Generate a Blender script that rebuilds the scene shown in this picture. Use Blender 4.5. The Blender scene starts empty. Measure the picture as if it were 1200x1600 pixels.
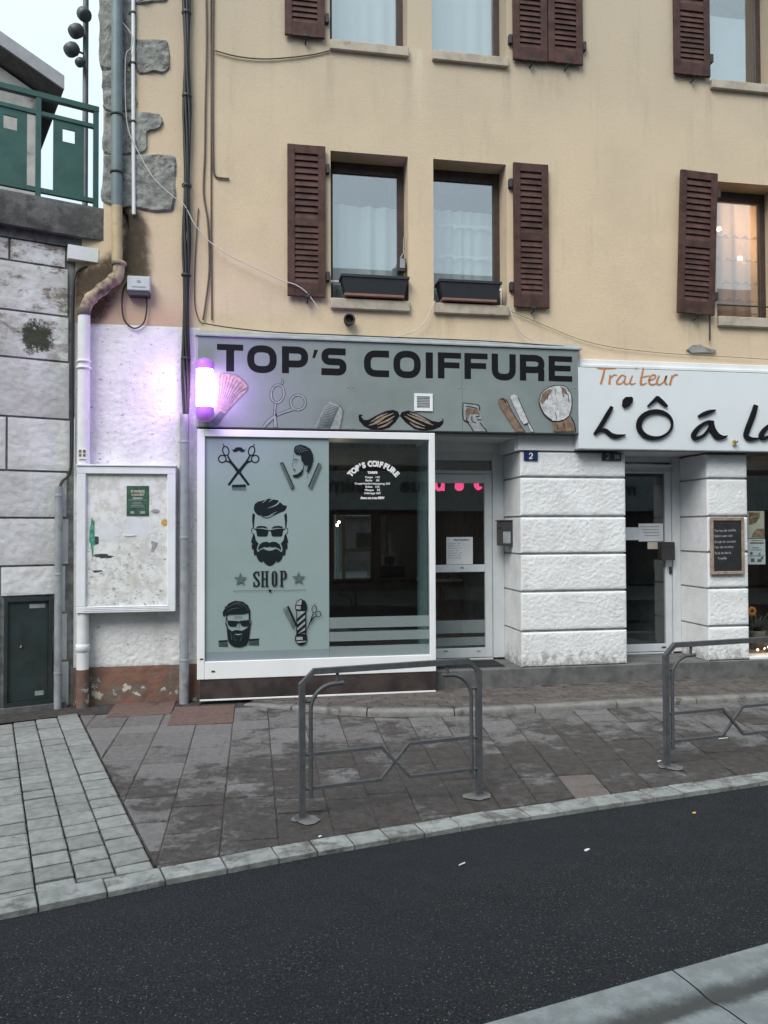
import bpy, math, random
from mathutils import Vector, noise
from mathutils.geometry import tessellate_polygon
random.seed(7)
R = math.radians
SC = bpy.context.scene
COL = SC.collection

# ------------------------------------------------------------------ camera
CAM = Vector((0.0, -9.2106, 2.0)); FPX = 1200.0
YAW, PIT, ROL = R(9.724), R(1.207), R(-0.212)
d_ = Vector((math.sin(YAW)*math.cos(PIT), math.cos(YAW)*math.cos(PIT), math.sin(PIT)))
r0 = Vector((math.cos(YAW), -math.sin(YAW), 0)); u0 = r0.cross(d_)
r_ = r0*math.cos(ROL) + u0*math.sin(ROL); u_ = u0*math.cos(ROL) - r0*math.sin(ROL)
cam = bpy.data.cameras.new('camera'); co = bpy.data.objects.new('camera', cam); COL.objects.link(co)
from mathutils import Matrix
m3 = Matrix((r_, u_, -d_)).transposed()
co.matrix_world = Matrix.Translation(CAM) @ m3.to_4x4()
cam.sensor_fit = 'HORIZONTAL'; cam.sensor_width = 36; cam.lens = 36*FPX/1200
cam.clip_start = 0.05; cam.clip_end = 800
SC.camera = co

# ------------------------------------------------------------------ light
SUN_EL, SUN_AZ = R(48), R(219)      # overcast: a very soft sun behind the camera, to the left
world = bpy.data.worlds.new("World"); SC.world = world; world.use_nodes = True
nt = world.node_tree; nt.nodes.clear()
out = nt.nodes.new('ShaderNodeOutputWorld'); bg = nt.nodes.new('ShaderNodeBackground')
sky = nt.nodes.new('ShaderNodeTexSky'); sky.sky_type = 'NISHITA'; sky.sun_disc = False
sky.sun_elevation = SUN_EL; sky.sun_rotation = SUN_AZ
geo = nt.nodes.new('ShaderNodeNewGeometry'); sep = nt.nodes.new('ShaderNodeSeparateXYZ')
tc = nt.nodes.new('ShaderNodeTexCoord')
nt.links.new(tc.outputs['Generated'], sep.inputs[0])
zr = nt.nodes.new('ShaderNodeMapRange'); zr.inputs[1].default_value = 0; zr.inputs[2].default_value = 1
zr.inputs[3].default_value = 0.42; zr.inputs[4].default_value = 0.98
nt.links.new(sep.outputs[2], zr.inputs[0])
nz = nt.nodes.new('ShaderNodeTexNoise'); nz.inputs['Scale'].default_value = 2.2; nz.inputs['Detail'].default_value = 5
nt.links.new(tc.outputs['Generated'], nz.inputs['Vector'])
nr = nt.nodes.new('ShaderNodeMapRange'); nr.inputs[3].default_value = 0.9; nr.inputs[4].default_value = 1.1
nt.links.new(nz.outputs[0], nr.inputs[0])
mu = nt.nodes.new('ShaderNodeMath'); mu.operation = 'MULTIPLY'
nt.links.new(zr.outputs[0], mu.inputs[0]); nt.links.new(nr.outputs[0], mu.inputs[1])
vm = nt.nodes.new('ShaderNodeVectorMath'); vm.operation = 'SCALE'
vm.inputs[0].default_value = (4.35, 5.15, 5.45)          # the grey-white cloud deck
nt.links.new(mu.outputs[0], vm.inputs['Scale'])
mx = nt.nodes.new('ShaderNodeMix'); mx.data_type = 'RGBA'; mx.inputs[0].default_value = 0.88
nt.links.new(sky.outputs[0], mx.inputs[6]); nt.links.new(vm.outputs[0], mx.inputs[7])
nt.links.new(mx.outputs[2], bg.inputs[0]); bg.inputs[1].default_value = 0.12
nt.links.new(bg.outputs[0], out.inputs[0])
sl = bpy.data.lights.new('sun', 'SUN'); sl.energy = 1.25; sl.angle = R(34); sl.color = (1.0, 0.955, 0.90)
so = bpy.data.objects.new('sun', sl); COL.objects.link(so)
so.rotation_euler = (R(90)-SUN_EL, 0, -(SUN_AZ) + math.pi)
sd = Vector((math.sin(SUN_AZ)*math.cos(SUN_EL), math.cos(SUN_AZ)*math.cos(SUN_EL), math.sin(SUN_EL)))
so.rotation_euler = (-sd).to_track_quat('-Z', 'Y').to_euler()
SC.view_settings.view_transform = 'Standard'; SC.view_settings.look = 'None'
SC.view_settings.exposure = 1.34; SC.view_settings.gamma = 1.0; SC.view_settings.use_curve_mapping = False
SC.render.engine = 'CYCLES'
SC.cycles.max_bounces = 8; SC.cycles.transparent_max_bounces = 16; SC.cycles.sample_clamp_indirect = 6
SC.cycles.caustics_reflective = False; SC.cycles.caustics_refractive = False
SC.cycles.use_denoising = True

# ------------------------------------------------------------------ measuring: where a line of sight meets a real plane
def ray(px, py): return r_*((px-600)/FPX) - u_*((py-800)/FPX) + d_
def W(px, py, Y=0.0):
    v = ray(px, py); t = (Y-CAM.y)/v.y; p = CAM + v*t; return (p.x, p.z)
def W3(px, py, Y=0.0):
    x, z = W(px, py, Y); return Vector((x, Y, z))
def G(px, py, z=0.0):
    v = ray(px, py); t = (z-CAM.z)/v.z; p = CAM + v*t; return (p.x, p.y)
TH = R(20); WP = Vector((-1.98, 0.0)); WU = Vector((-math.cos(TH), -math.sin(TH))); WN = Vector((math.sin(TH), -math.cos(TH)))
def LW(s, dd, z): p = WP + WU*s + WN*dd; return (p.x, p.y, z)      # left wall frame: along, out, up
def S(px, py, dd=0.0):
    v = ray(px, py); o = WP + WN*dd
    t = (o - Vector((CAM.x, CAM.y))).dot(WN)/Vector((v.x, v.y)).dot(WN); p = CAM + v*t
    return ((Vector((p.x, p.y))-o).dot(WU), p.z)

# ------------------------------------------------------------------ materials
def lin(c):
    return tuple((x/255/12.92 if x/255 <= 0.04045 else ((x/255+0.055)/1.055)**2.4) for x in c)
class NT:
    def __init__(s, name):
        s.m = bpy.data.materials.new(name); s.m.use_nodes = True; s.t = s.m.node_tree
        s.b = s.t.nodes['Principled BSDF']; s.o = s.t.nodes['Material Output']
        s.pos = s.n('ShaderNodeNewGeometry').outputs['Position']
    def n(s, ty): return s.t.nodes.new(ty)
    def l(s, a, b): s.t.links.new(a, b)
    def noise(s, scale, detail=6, rough=0.6, stretch=None, off=None):
        v = s.pos
        if stretch or off:
            mp = s.n('ShaderNodeMapping'); s.l(v, mp.inputs[0])
            if stretch: mp.inputs['Scale'].default_value = stretch
            if off: mp.inputs['Location'].default_value = off
            v = mp.outputs[0]
        n = s.n('ShaderNodeTexNoise'); n.inputs['Scale'].default_value = scale
        n.inputs['Detail'].default_value = detail; n.inputs['Roughness'].default_value = rough
        s.l(v, n.inputs['Vector']); return n.outputs[0]
    def ramp(s, v, lo, hi, a=0.0, b=1.0):
        r = s.n('ShaderNodeMapRange'); r.interpolation_type = 'SMOOTHSTEP'
        for i, x in enumerate((lo, hi, a, b)): r.inputs[i+1].default_value = x
        s.l(v, r.inputs[0]); return r.outputs[0]
    def mix(s, f, a, b, mode='MIX'):
        m = s.n('ShaderNodeMix'); m.data_type = 'RGBA'; m.blend_type = mode
        for k, x in ((0, f), (6, a), (7, b)):
            if hasattr(x, 'links'): s.l(x, m.inputs[k])
            elif k == 0: m.inputs[0].default_value = x
            else: m.inputs[k].default_value = (*x, 1)
        return m.outputs[2]
    def mul(s, a, b, op='MULTIPLY'):
        m = s.n('ShaderNodeMath'); m.operation = op
        for k, x in ((0, a), (1, b)):
            if hasattr(x, 'links'): s.l(x, m.inputs[k])
            else: m.inputs[k].default_value = x
        return m.outputs[0]
    def rnd(s): return s.n('ShaderNodeObjectInfo').outputs['Random']
    def xyz(s, i):
        p = s.n('ShaderNodeSeparateXYZ'); s.l(s.pos, p.inputs[0]); return p.outputs[i]
    def bump(s, v, strength, dist=0.01):
        b = s.n('ShaderNodeBump'); b.inputs['Strength'].default_value = strength; b.inputs['Distance'].default_value = dist
        s.l(v, b.inputs['Height']); s.l(b.outputs[0], s.b.inputs['Normal'])
    def col(s, c):
        if hasattr(c, 'links'): s.l(c, s.b.inputs['Base Color'])
        else: s.b.inputs['Base Color'].default_value = (*c, 1)
    def set(s, rough=0.6, spec=0.5, metal=0.0):
        if hasattr(rough, 'links'): s.l(rough, s.b.inputs['Roughness'])
        else: s.b.inputs['Roughness'].default_value = rough
        s.b.inputs['Specular IOR Level'].default_value = spec; s.b.inputs['Metallic'].default_value = metal
        return s.m
def M(name, c, rough=0.6, var=0.15, sc=6, bump=0.0, bsc=60, metal=0.0, dirt=None, dsc=4, dlo=0.55, dhi=0.7, rand=0.0, spec=0.5):
    a = NT(name); c2 = tuple(x*(1-var*2) for x in c); k = a.mix(a.ramp(a.noise(sc), 0.35, 0.68), c, c2)
    if rand:
        k = a.mix(1.0, k, a.mix(a.rnd(), (1-rand,)*3, (1+rand*0.6,)*3), 'MULTIPLY')
    if dirt: k = a.mix(a.ramp(a.noise(dsc, 8, 0.7, off=(3.1, 1.7, 0.4)), dlo, dhi), k, dirt)
    a.col(k)
    if bump: a.bump(a.noise(bsc, 5), bump)
    return a.set(rough, spec, metal)
def emit(name, c, s):
    a = NT(name); a.col(c); a.b.inputs['Emission Color'].default_value = (*c, 1); a.b.inputs['Emission Strength'].default_value = s
    return a.set(0.5)
def glass(name, tint, ior, rough=0.0):
    a = NT(name); tr = a.n('ShaderNodeBsdfTransparent'); gl = a.n('ShaderNodeBsdfGlossy'); fr = a.n('ShaderNodeFresnel')
    tr.inputs[0].default_value = (*tint, 1); gl.inputs['Roughness'].default_value = rough
    bf = a.n('ShaderNodeNewGeometry').outputs['Backfacing']; a.l(a.ramp(bf, 0, 1, ior, 1/ior), fr.inputs[0])      # same sheet seen from either side
    ms = a.n('ShaderNodeMixShader'); a.l(fr.outputs[0], ms.inputs[0]); a.l(tr.outputs[0], ms.inputs[1]); a.l(gl.outputs[0], ms.inputs[2])
    if rough == 0.0:
        b = a.n('ShaderNodeBump'); b.inputs['Strength'].default_value = 0.012; b.inputs['Distance'].default_value = 0.02
        a.l(a.noise(1.6, 1), b.inputs['Height']); a.l(b.outputs[0], gl.inputs['Normal'])
    a.l(ms.outputs[0], a.o.inputs[0]); return a.m
def veil(name, c, alpha, rough=0.6, transl=0.0):
    a = NT(name); tr = a.n('ShaderNodeBsdfTransparent'); df = a.n('ShaderNodeBsdfDiffuse'); df.inputs[0].default_value = (*c, 1)
    s = df.outputs[0]
    if transl:
        tl = a.n('ShaderNodeBsdfTranslucent'); tl.inputs[0].default_value = (*c, 1); m = a.n('ShaderNodeMixShader'); m.inputs[0].default_value = transl
        a.l(s, m.inputs[1]); a.l(tl.outputs[0], m.inputs[2]); s = m.outputs[0]
    ms = a.n('ShaderNodeMixShader'); ms.inputs[0].default_value = alpha
    a.l(tr.outputs[0], ms.inputs[1]); a.l(s, ms.inputs[2]); a.l(ms.outputs[0], a.o.inputs[0]); return a.m

MT = {}
def wall_yellow():
    a = NT('ochre_render'); base = a.mix(a.ramp(a.noise(0.9, 5), 0.3, 0.7), (0.69, 0.55, 0.385), (0.60, 0.48, 0.345))
    base = a.mix(a.ramp(a.xyz(2), 5.6, 8.8, 0.0, 0.75), base, (0.48, 0.415, 0.325))            # greyer render higher up
    base = a.mix(a.ramp(a.noise(1.3, 7, 0.7, stretch=(2.2, 1, 0.22)), 0.52, 0.78, 0.0, 0.5), base, (0.36, 0.31, 0.235))   # rain streaks
    base = a.mix(a.ramp(a.noise(2.5, 8, 0.75, off=(5, 2, 1)), 0.55, 0.70, 0.0, 0.45), base, (0.60, 0.44, 0.325))
    base = a.mix(a.ramp(a.noise(26, 8, 0.8, off=(3, 6, 2)), 0.45, 0.75, 0.0, 0.30), base, (0.42, 0.34, 0.25))
    for xs_, zt, ln, w_, cc in ((2.03, 7.95, 1.5, 0.13, (0.70, 0.64, 0.50)), (0.93, 7.80, 1.1, 0.08, (0.33, 0.28, 0.22)), (1.90, 7.80, 1.3, 0.10, (0.36, 0.31, 0.24)), (3.18, 7.80, 1.0, 0.09, (0.33, 0.28, 0.22)), (2.42, 4.64, 0.42, 0.10, (0.40, 0.27, 0.19)), (3.47, 4.75, 0.35, 0.24, (0.36, 0.31, 0.24)), (0.64, 4.75, 0.35, 0.26, (0.34, 0.29, 0.22)), (3.7, 7.85, 0.7, 0.5, (0.37, 0.32, 0.25)), (5.70, 4.75, 0.40, 0.26, (0.34, 0.29, 0.22)), (5.98, 7.80, 1.1, 0.08, (0.36, 0.31, 0.24)), (0.55, 7.85, 0.5, 0.25, (0.36, 0.31, 0.24))):
        dx = a.mul(a.mul(a.xyz(0), -xs_, 'ADD'), 1.0, 'MULTIPLY'); ab = a.n('ShaderNodeMath'); ab.operation = 'ABSOLUTE'; a.l(dx, ab.inputs[0])
        k_ = a.mul(a.ramp(ab.outputs[0], w_, w_*0.15), a.mul(a.ramp(a.xyz(2), zt-ln, zt-0.05), a.ramp(a.xyz(2), zt+0.03, zt-0.02)))
        base = a.mix(a.mul(k_, a.ramp(a.noise(7, 8, 0.75, stretch=(2.5, 1, 0.25)), 0.35, 0.65, 0.1, 0.5)), base, cc)          # run-off below sills and shutters
    low = a.mul(a.ramp(a.xyz(2), 4.8, 4.4), a.ramp(a.xyz(0), -0.6, -1.0))
    base = a.mix(a.mul(low, 0.75), base, (0.50, 0.335, 0.235))                                 # pinkish damp render low at the corner
    base = a.mix(a.ramp(a.noise(7, 9, 0.8, off=(1, 8, 3)), 0.68, 0.78, 0.0, 0.5), base, (0.22, 0.19, 0.155))
    a.col(base); a.bump(a.noise(38, 8, 0.8), 0.6, 0.012); return a.set(0.9, 0.2)
MT['yellow'] = wall_yellow()
def roughcast(name, chips, tone):
    a = NT(name); c = a.mix(a.ramp(a.noise(3, 6), 0.3, 0.7), tone, tuple(x*0.86 for x in tone))
    n = a.noise(16, 9, 0.75, off=(2, 4, 7), stretch=(1, 1, 1.5))
    c = a.mix(a.ramp(n, chips, chips+0.06), c, (0.24, 0.23, 0.22))
    c = a.mix(a.ramp(a.noise(1.7, 7, 0.7, stretch=(1.5, 1, 0.5)), 0.5, 0.75, 0, 0.4), c, (0.43, 0.42, 0.41))
    c = a.mix(a.ramp(a.mul(a.noise(9, 9, 0.8, off=(3, 3, 8)), a.ramp(a.xyz(2), 0.25, 0.62, 0.12, -0.1), 'ADD'), 0.52, 0.66, 0, 0.75), c, (0.30, 0.295, 0.28))
    a.col(c); a.bump(a.noise(58, 7, 0.75), 0.9, 0.014); return a.set(0.85, 0.25)
MT['white_rough'] = roughcast('white_roughcast', 0.59, (0.80, 0.80, 0.80))
MT['white_stone'] = roughcast('white_painted_stone', 0.80, (0.86, 0.87, 0.88))
def wallstone():
    a = NT('limewashed_stone'); c = a.mix(a.ramp(a.noise(2.2, 7, 0.65), 0.35, 0.65), (0.70, 0.70, 0.70), (0.55, 0.54, 0.53))
    c = a.mix(1.0, c, a.mix(a.rnd(), (0.85,)*3, (1.08,)*3), 'MULTIPLY')
    c = a.mix(a.ramp(a.noise(9, 9, 0.8, off=(4, 4, 1), stretch=(1, 1, 2.2)), 0.60, 0.74, 0, 0.6), c, (0.20, 0.18, 0.155))
    hi = a.ramp(a.xyz(2), 3.2, 4.6, 0.0, 1.0)
    c = a.mix(a.mul(hi, a.ramp(a.noise(4.2, 9, 0.75, off=(9, 3, 2), stretch=(1, 1, 1.8)), 0.49, 0.62)), c, (0.21, 0.175, 0.145))
    sp_ = a.n('ShaderNodeVectorMath'); sp_.operation = 'DISTANCE'; a.l(a.pos, sp_.inputs[0]); sp_.inputs[1].default_value = LW(0.42, 0.0, 4.15)
    bl_ = a.mul(a.ramp(sp_.outputs['Value'], 0.30, 0.05, 0, 0.35), a.noise(16, 9, 0.8), 'ADD'); c = a.mix(a.ramp(bl_, 0.62, 0.76), c, (0.055, 0.058, 0.040))     # a cushion of moss on one block
    a.col(c); a.bump(a.noise(40, 7, 0.75), 0.6, 0.012); return a.set(0.9, 0.2)
MT['wallstone'] = wallstone()
MT['joint'] = M('grey_mortar', (0.33, 0.325, 0.32), 0.95, 0.25, 8, 0.5, 80)
MT['groove'] = M('grey_groove', (0.38, 0.39, 0.40), 0.95, 0.2, 8)
MT['white_smooth'] = M('white_paint', (0.76, 0.77, 0.78), 0.6, 0.05, 3, 0.08, 40, dirt=(0.45, 0.44, 0.43), dlo=0.62, dhi=0.8)
MT['pvc'] = M('white_pvc', (0.80, 0.81, 0.82), 0.35, 0.03, 2)
MT['pvc_shaded'] = M('shaded_white_lacquer', (0.60, 0.635, 0.66), 0.4, 0.05, 3, dirt=(0.42, 0.43, 0.43), dlo=0.66, dhi=0.8)  # white darkened: the shade of the door recess is in this colour
MT['pvc_dirty'] = M('white_lacquered_metal', (0.74, 0.765, 0.79), 0.4, 0.06, 3, dirt=(0.5, 0.5, 0.5), dlo=0.66, dhi=0.8)
def plinth():
    a = NT('flaking_brown_plinth'); c = a.mix(a.ramp(a.noise(3, 7), 0.35, 0.65), (0.215, 0.118, 0.085), (0.15, 0.092, 0.075))
    z = a.ramp(a.xyz(2), 0.42, 0.05, 0.0, 0.13)
    n = a.mul(a.noise(3.6, 8, 0.7, off=(7.3, 1, 2)), z, 'ADD')
    c = a.mix(a.ramp(n, 0.60, 0.62), c, (0.15, 0.125, 0.11)); c = a.mix(a.ramp(n, 0.665, 0.68), c, (0.50, 0.44, 0.37))
    a.col(c); a.bump(a.noise(30, 7), 0.7, 0.01); return a.set(0.9, 0.2)
MT['plinth'] = plinth()
MT['concrete_dark'] = M('dark_concrete', (0.135, 0.135, 0.135), 0.85, 0.2, 5, 0.4, 60, dirt=(0.06, 0.055, 0.05), dlo=0.5, dhi=0.75)
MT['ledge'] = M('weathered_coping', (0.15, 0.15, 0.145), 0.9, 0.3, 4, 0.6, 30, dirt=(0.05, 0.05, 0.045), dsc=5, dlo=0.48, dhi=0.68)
MT['quoin'] = M('grey_limestone', (0.30, 0.305, 0.285), 0.9, 0.25, 11, 1.0, 22, dirt=(0.13, 0.125, 0.115), dsc=9, dlo=0.52, dhi=0.66, rand=0.12)
MT['sill'] = M('pale_sill_stone', (0.46, 0.40, 0.32), 0.85, 0.12, 7, 0.2, 60, dirt=(0.24, 0.19, 0.15), dsc=6)
MT['shutter'] = M('brown_shutter_paint', (0.092, 0.048, 0.041), 0.7, 0.22, 8, 0.2, 50, dirt=(0.12, 0.075, 0.062), dsc=14, dlo=0.62, dhi=0.75, rand=0.15, spec=0.22)
MT['frame_brown'] = M('brown_window_wood', (0.060, 0.038, 0.033), 0.5, 0.2, 10)
MT['iron'] = M('dark_iron', (0.035, 0.032, 0.032), 0.6, 0.2, 20)
MT['signgrey'] = M('sage_grey_panel', (0.215, 0.253, 0.250), 0.5, 0.07, 2, 0.03, 50)
MT['film'] = M('sage_window_film', (0.268, 0.345, 0.338), 0.4, 0.03, 2)
MT['film_low'] = M('grey_window_film', (0.22, 0.27, 0.29), 0.35, 0.03, 2)
MT['black'] = M('black_vinyl', (0.009, 0.009, 0.011), 0.6, 0.05, spec=0.12)
MT['ink'] = M('dark_print', (0.011, 0.017, 0.021), 0.6, 0.05, spec=0.12)
MT['print_grey'] = M('grey_print', (0.085, 0.125, 0.125), 0.5, 0.1)
MT['print_light'] = M('pale_grey_print', (0.33, 0.35, 0.36), 0.5, 0.15, 25)
MT['print_white'] = M('white_print', (0.60, 0.60, 0.61), 0.5, 0.2, 20)
MT['print_brown'] = M('brown_print', (0.25, 0.165, 0.11), 0.5, 0.25, 25)
MT['print_tan'] = M('tan_print', (0.33, 0.26, 0.20), 0.5, 0.2, 25)
MT['orange'] = M('orange_script', (0.55, 0.22, 0.075), 0.5, 0.08)
MT['whitesign'] = M('white_sign_board', (0.70, 0.745, 0.77), 0.3, 0.03, 1.2)
MT['metal'] = M('grey_metal', (0.30, 0.32, 0.34), 0.45, 0.12, 8, 0.1, 40, dirt=(0.16, 0.16, 0.16))
MT['zinc'] = M('zinc_flashing', (0.33, 0.365, 0.38), 0.5, 0.12, 5, dirt=(0.16, 0.16, 0.16), dlo=0.6, dhi=0.75)
MT['pipe_grey'] = M('grey_pipe_paint', (0.165, 0.215, 0.23), 0.5, 0.1, 4, dirt=(0.08, 0.09, 0.09), dlo=0.58, dhi=0.75)
MT['pipe_yellow'] = M('ochre_pipe_paint', (0.50, 0.39, 0.235), 0.6, 0.1, 5, dirt=(0.2, 0.15, 0.1))
MT['pipe_rust'] = M('rusty_pipe', (0.44, 0.345, 0.25), 0.8, 0.15, 9, 0.4, 40, dirt=(0.10, 0.072, 0.055), dsc=5, dlo=0.48, dhi=0.66)
MT['pipe_white'] = M('white_pipe_paint', (0.72, 0.73, 0.74), 0.6, 0.06, 5, dirt=(0.4, 0.38, 0.36), dlo=0.6, dhi=0.75)
MT['cable'] = M('black_cable', (0.022, 0.021, 0.023), 0.55, 0.2, 30)
MT['wire_brown'] = M('brown_wire', (0.12, 0.085, 0.06), 0.6, 0.2, 30)
MT['wire_white'] = M('white_wire', (0.60, 0.58, 0.54), 0.5, 0.1)
def barriermat():
    a = NT('barrier_grey_paint'); c = a.mix(a.ramp(a.noise(14, 7, 0.7), 0.35, 0.7), (0.090, 0.095, 0.102), (0.062, 0.066, 0.072))
    c = a.mix(a.ramp(a.noise(26, 9, 0.8, off=(3, 3, 3)), 0.60, 0.68, 0, 0.7), c, (0.16, 0.16, 0.16))
    f = a.mul(a.noise(18, 9, 0.8, off=(7, 1, 2)), a.ramp(a.xyz(2), 0.02, 0.30, 0.16, -0.02), 'ADD'); c = a.mix(a.ramp(f, 0.66, 0.76, 0, 0.7), c, (0.060, 0.040, 0.030))
    a.col(c); a.bump(a.noise(50, 6, 0.7), 0.25, 0.004); return a.set(0.5, 0.4)
MT['barrier'] = barriermat()
MT['rail_green'] = M('green_railing_paint', (0.030, 0.105, 0.090), 0.5, 0.12, 5, dirt=(0.06, 0.12, 0.09), dlo=0.5, dhi=0.8)
MT['cabinet'] = M('dark_green_cabinet', (0.026, 0.040, 0.039), 0.5, 0.2, 5, 0.1, 40, dirt=(0.035, 0.035, 0.03))
MT['bulb_box'] = M('pale_plastic', (0.50, 0.54, 0.56), 0.5, 0.06)
MT['navy'] = M('navy_enamel', (0.012, 0.025, 0.10), 0.3, 0.05)
MT['grime_plate'] = M('grimy_enamel', (0.03, 0.033, 0.05), 0.4, 0.3, 30)
MT['enamel_white'] = M('white_enamel', (0.75, 0.75, 0.75), 0.4, 0.03)
MT['enamel_grey'] = M('grey_enamel', (0.32, 0.32, 0.33), 0.4, 0.1)
MT['mailbox'] = M('charcoal_mailbox', (0.035, 0.036, 0.04), 0.45, 0.1)
MT['mat'] = M('black_doormat', (0.015, 0.015, 0.016), 0.95, 0.3, 80, 0.8, 200)
MT['paper'] = M('white_paper', (0.64, 0.66, 0.69), 0.7, 0.05)
MT['paper_cream'] = M('cream_paper', (0.55, 0.5, 0.42), 0.7, 0.05)
MT['chalkboard'] = M('chalkboard', (0.018, 0.017, 0.018), 0.7, 0.25, 12)
MT['chalk'] = M('chalk', (0.42, 0.43, 0.44), 0.8, 0.3, 50)
MT['wood_frame'] = M('grey_wood', (0.36, 0.27, 0.21), 0.7, 0.2, 14)
MT['planter'] = M('black_planter', (0.018, 0.022, 0.027), 0.55, 0.1, 5)
MT['tray'] = M('terracotta_tray', (0.23, 0.115, 0.09), 0.7, 0.1, 8)
MT['soil'] = M('dry_soil', (0.06, 0.045, 0.035), 0.95, 0.3, 30)
MT['poster_green'] = M('green_poster', (0.030, 0.11, 0.062), 0.6, 0.25, 14)
MT['turquoise'] = M('turquoise_scrap', (0.08, 0.36, 0.26), 0.7, 0.3, 18)
MT['yellow_scrap'] = M('yellow_scrap', (0.60, 0.36, 0.07), 0.6, 0.1)
MT['scrap_dark'] = M('dark_scrap', (0.05, 0.07, 0.08), 0.7, 0.3, 18)
def board():
    a = NT('paper_residue'); n = a.noise(7, 10, 0.7)
    c = a.mix(a.ramp(n, 0.42, 0.58), (0.70, 0.71, 0.70), (0.55, 0.545, 0.52))
    c = a.mix(a.ramp(a.noise(9, 8, 0.7, off=(2, 5, 9), stretch=(1, 1, 1.4)), 0.60, 0.63), c, (0.70, 0.72, 0.73))
    zz = a.ramp(a.xyz(2), 2.45, 1.5, -0.08, 0.02)
    d = a.mul(a.noise(12, 10, 0.8, off=(8, 1, 3), stretch=(1, 1, 1.7)), zz, 'ADD')
    c = a.mix(a.ramp(d, 0.575, 0.60), c, (0.30, 0.31, 0.305)); c = a.mix(a.ramp(d, 0.635, 0.645), c, (0.06, 0.07, 0.075))
    c = a.mix(a.ramp(a.noise(3, 6, off=(4, 4, 4)), 0.55, 0.7, 0, 0.5), c, (0.42, 0.38, 0.30))
    a.col(c); a.bump(n, 0.5, 0.004); return a.set(0.75, 0.3)
MT['board'] = board()
def asphalt():
    a = NT('damp_asphalt'); c = a.mix(a.ramp(a.noise(1.1, 6), 0.3, 0.7), (0.0070, 0.0088, 0.0115), (0.0105, 0.0125, 0.0155))
    c = a.mix(a.ramp(a.noise(75, 4, 0.8), 0.44, 0.64), c, (0.044, 0.048, 0.054))
    v = a.n('ShaderNodeTexVoronoi'); v.inputs['Scale'].default_value = 95; a.l(a.pos, v.inputs['Vector'])
    pc = a.n('ShaderNodeSeparateColor'); a.l(v.outputs['Color'], pc.inputs[0])
    near = a.ramp(a.xyz(1), -4.4, -5.8, 0.25, 1.0)
    sp = a.mul(a.mul(a.ramp(v.outputs['Distance'], 0.42, 0.15), a.ramp(pc.outputs[0], 0.78, 1.02)), near)
    v2 = a.n('ShaderNodeTexVoronoi'); v2.inputs['Scale'].default_value = 37; a.l(a.pos, v2.inputs['Vector']); pc2 = a.n('ShaderNodeSeparateColor'); a.l(v2.outputs['Color'], pc2.inputs[0])
    sp2 = a.mul(a.ramp(v2.outputs['Distance'], 0.22, 0.08), a.ramp(pc2.outputs[0], 0.82, 1.0)); c = a.mix(a.mul(sp2, near), c, (0.16, 0.165, 0.16))
    c = a.mix(sp, c, (0.30, 0.305, 0.30))
    c = a.mix(a.ramp(a.noise(0.55, 7, 0.65, off=(2, 7, 0), stretch=(0.6, 1.6, 1)), 0.42, 0.66, 0, 0.4), c, (0.022, 0.025, 0.029))
    c = a.mix(a.ramp(a.noise(5, 8, 0.8, off=(7, 7, 0)), 0.60, 0.78, 0, 0.6), c, (0.009, 0.0095, 0.011)); a.col(c)
    a.bump(a.noise(190, 4, 0.8), 0.9, 0.012); return a.set(a.ramp(a.noise(2.3, 5), 0.3, 0.7, 0.65, 0.85), 0.2)
MT['asphalt'] = asphalt()
def slabmat():
    a = NT('worn_paving_slab'); c = a.mix(a.rnd(), (0.165, 0.159, 0.159), (0.115, 0.106, 0.102))
    c = a.mix(a.ramp(a.noise(17, 9, 0.75), 0.4, 0.7, 0, 0.6), c, (0.24, 0.235, 0.235))
    dk = a.mix(a.ramp(a.noise(11, 9, 0.8, off=(4, 1, 0)), 0.38, 0.66), (0.038, 0.032, 0.029), (0.085, 0.076, 0.071))
    zone = a.mul(a.ramp(a.xyz(0), -0.85, 0.45, -0.08, 0.0), a.ramp(a.xyz(1), -1.3, -3.2, -0.05, 0.06), 'ADD')
    m = a.mul(a.mul(a.noise(1.7, 12, 0.74, off=(1.5, 0.3, 0)), 0.62), a.mul(a.noise(6.5, 12, 0.85, off=(6, 2, 0)), 0.55), 'ADD')
    m = a.mul(a.mul(m, zone, 'ADD'), a.mul(a.mul(a.rnd(), -0.5, 'ADD'), 0.06), 'ADD')
    mask = a.ramp(m, 0.540, 0.625); c = a.mix(a.mul(mask, 0.93), c, dk)
    c = a.mix(a.mul(a.ramp(a.noise(48, 5, 0.75, off=(2, 9, 0)), 0.63, 0.70), 0.55), c, (0.26, 0.25, 0.245))
    c = a.mix(a.mul(a.ramp(a.noise(60, 4, 0.7, off=(2, 9, 4)), 0.60, 0.70), 0.6), c, (0.035, 0.03, 0.027))
    a.col(c); a.bump(a.mul(a.noise(30, 9, 0.8), a.mul(mask, -0.25), 'ADD'), 1.0, 0.018); return a.set(a.ramp(mask, 0, 1, 0.85, 0.6), 0.3)
MT['slab'] = slabmat()
MT['slab_pink'] = M('reddish_patch', (0.135, 0.085, 0.072), 0.9, 0.15, 20, 0.6, 60, dirt=(0.05, 0.04, 0.035))
MT['slab_pale'] = M('pale_slab', (0.135, 0.115, 0.105), 0.85, 0.12, 9, 0.5, 50, dirt=(0.07, 0.055, 0.045), dsc=6, dlo=0.5, dhi=0.68)
MT['sett'] = M('granite_sett', (0.235, 0.245, 0.236), 0.75, 0.14, 13, 0.7, 45, dirt=(0.10, 0.10, 0.10), dsc=11, dlo=0.55, dhi=0.72, rand=0.16)
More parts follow.
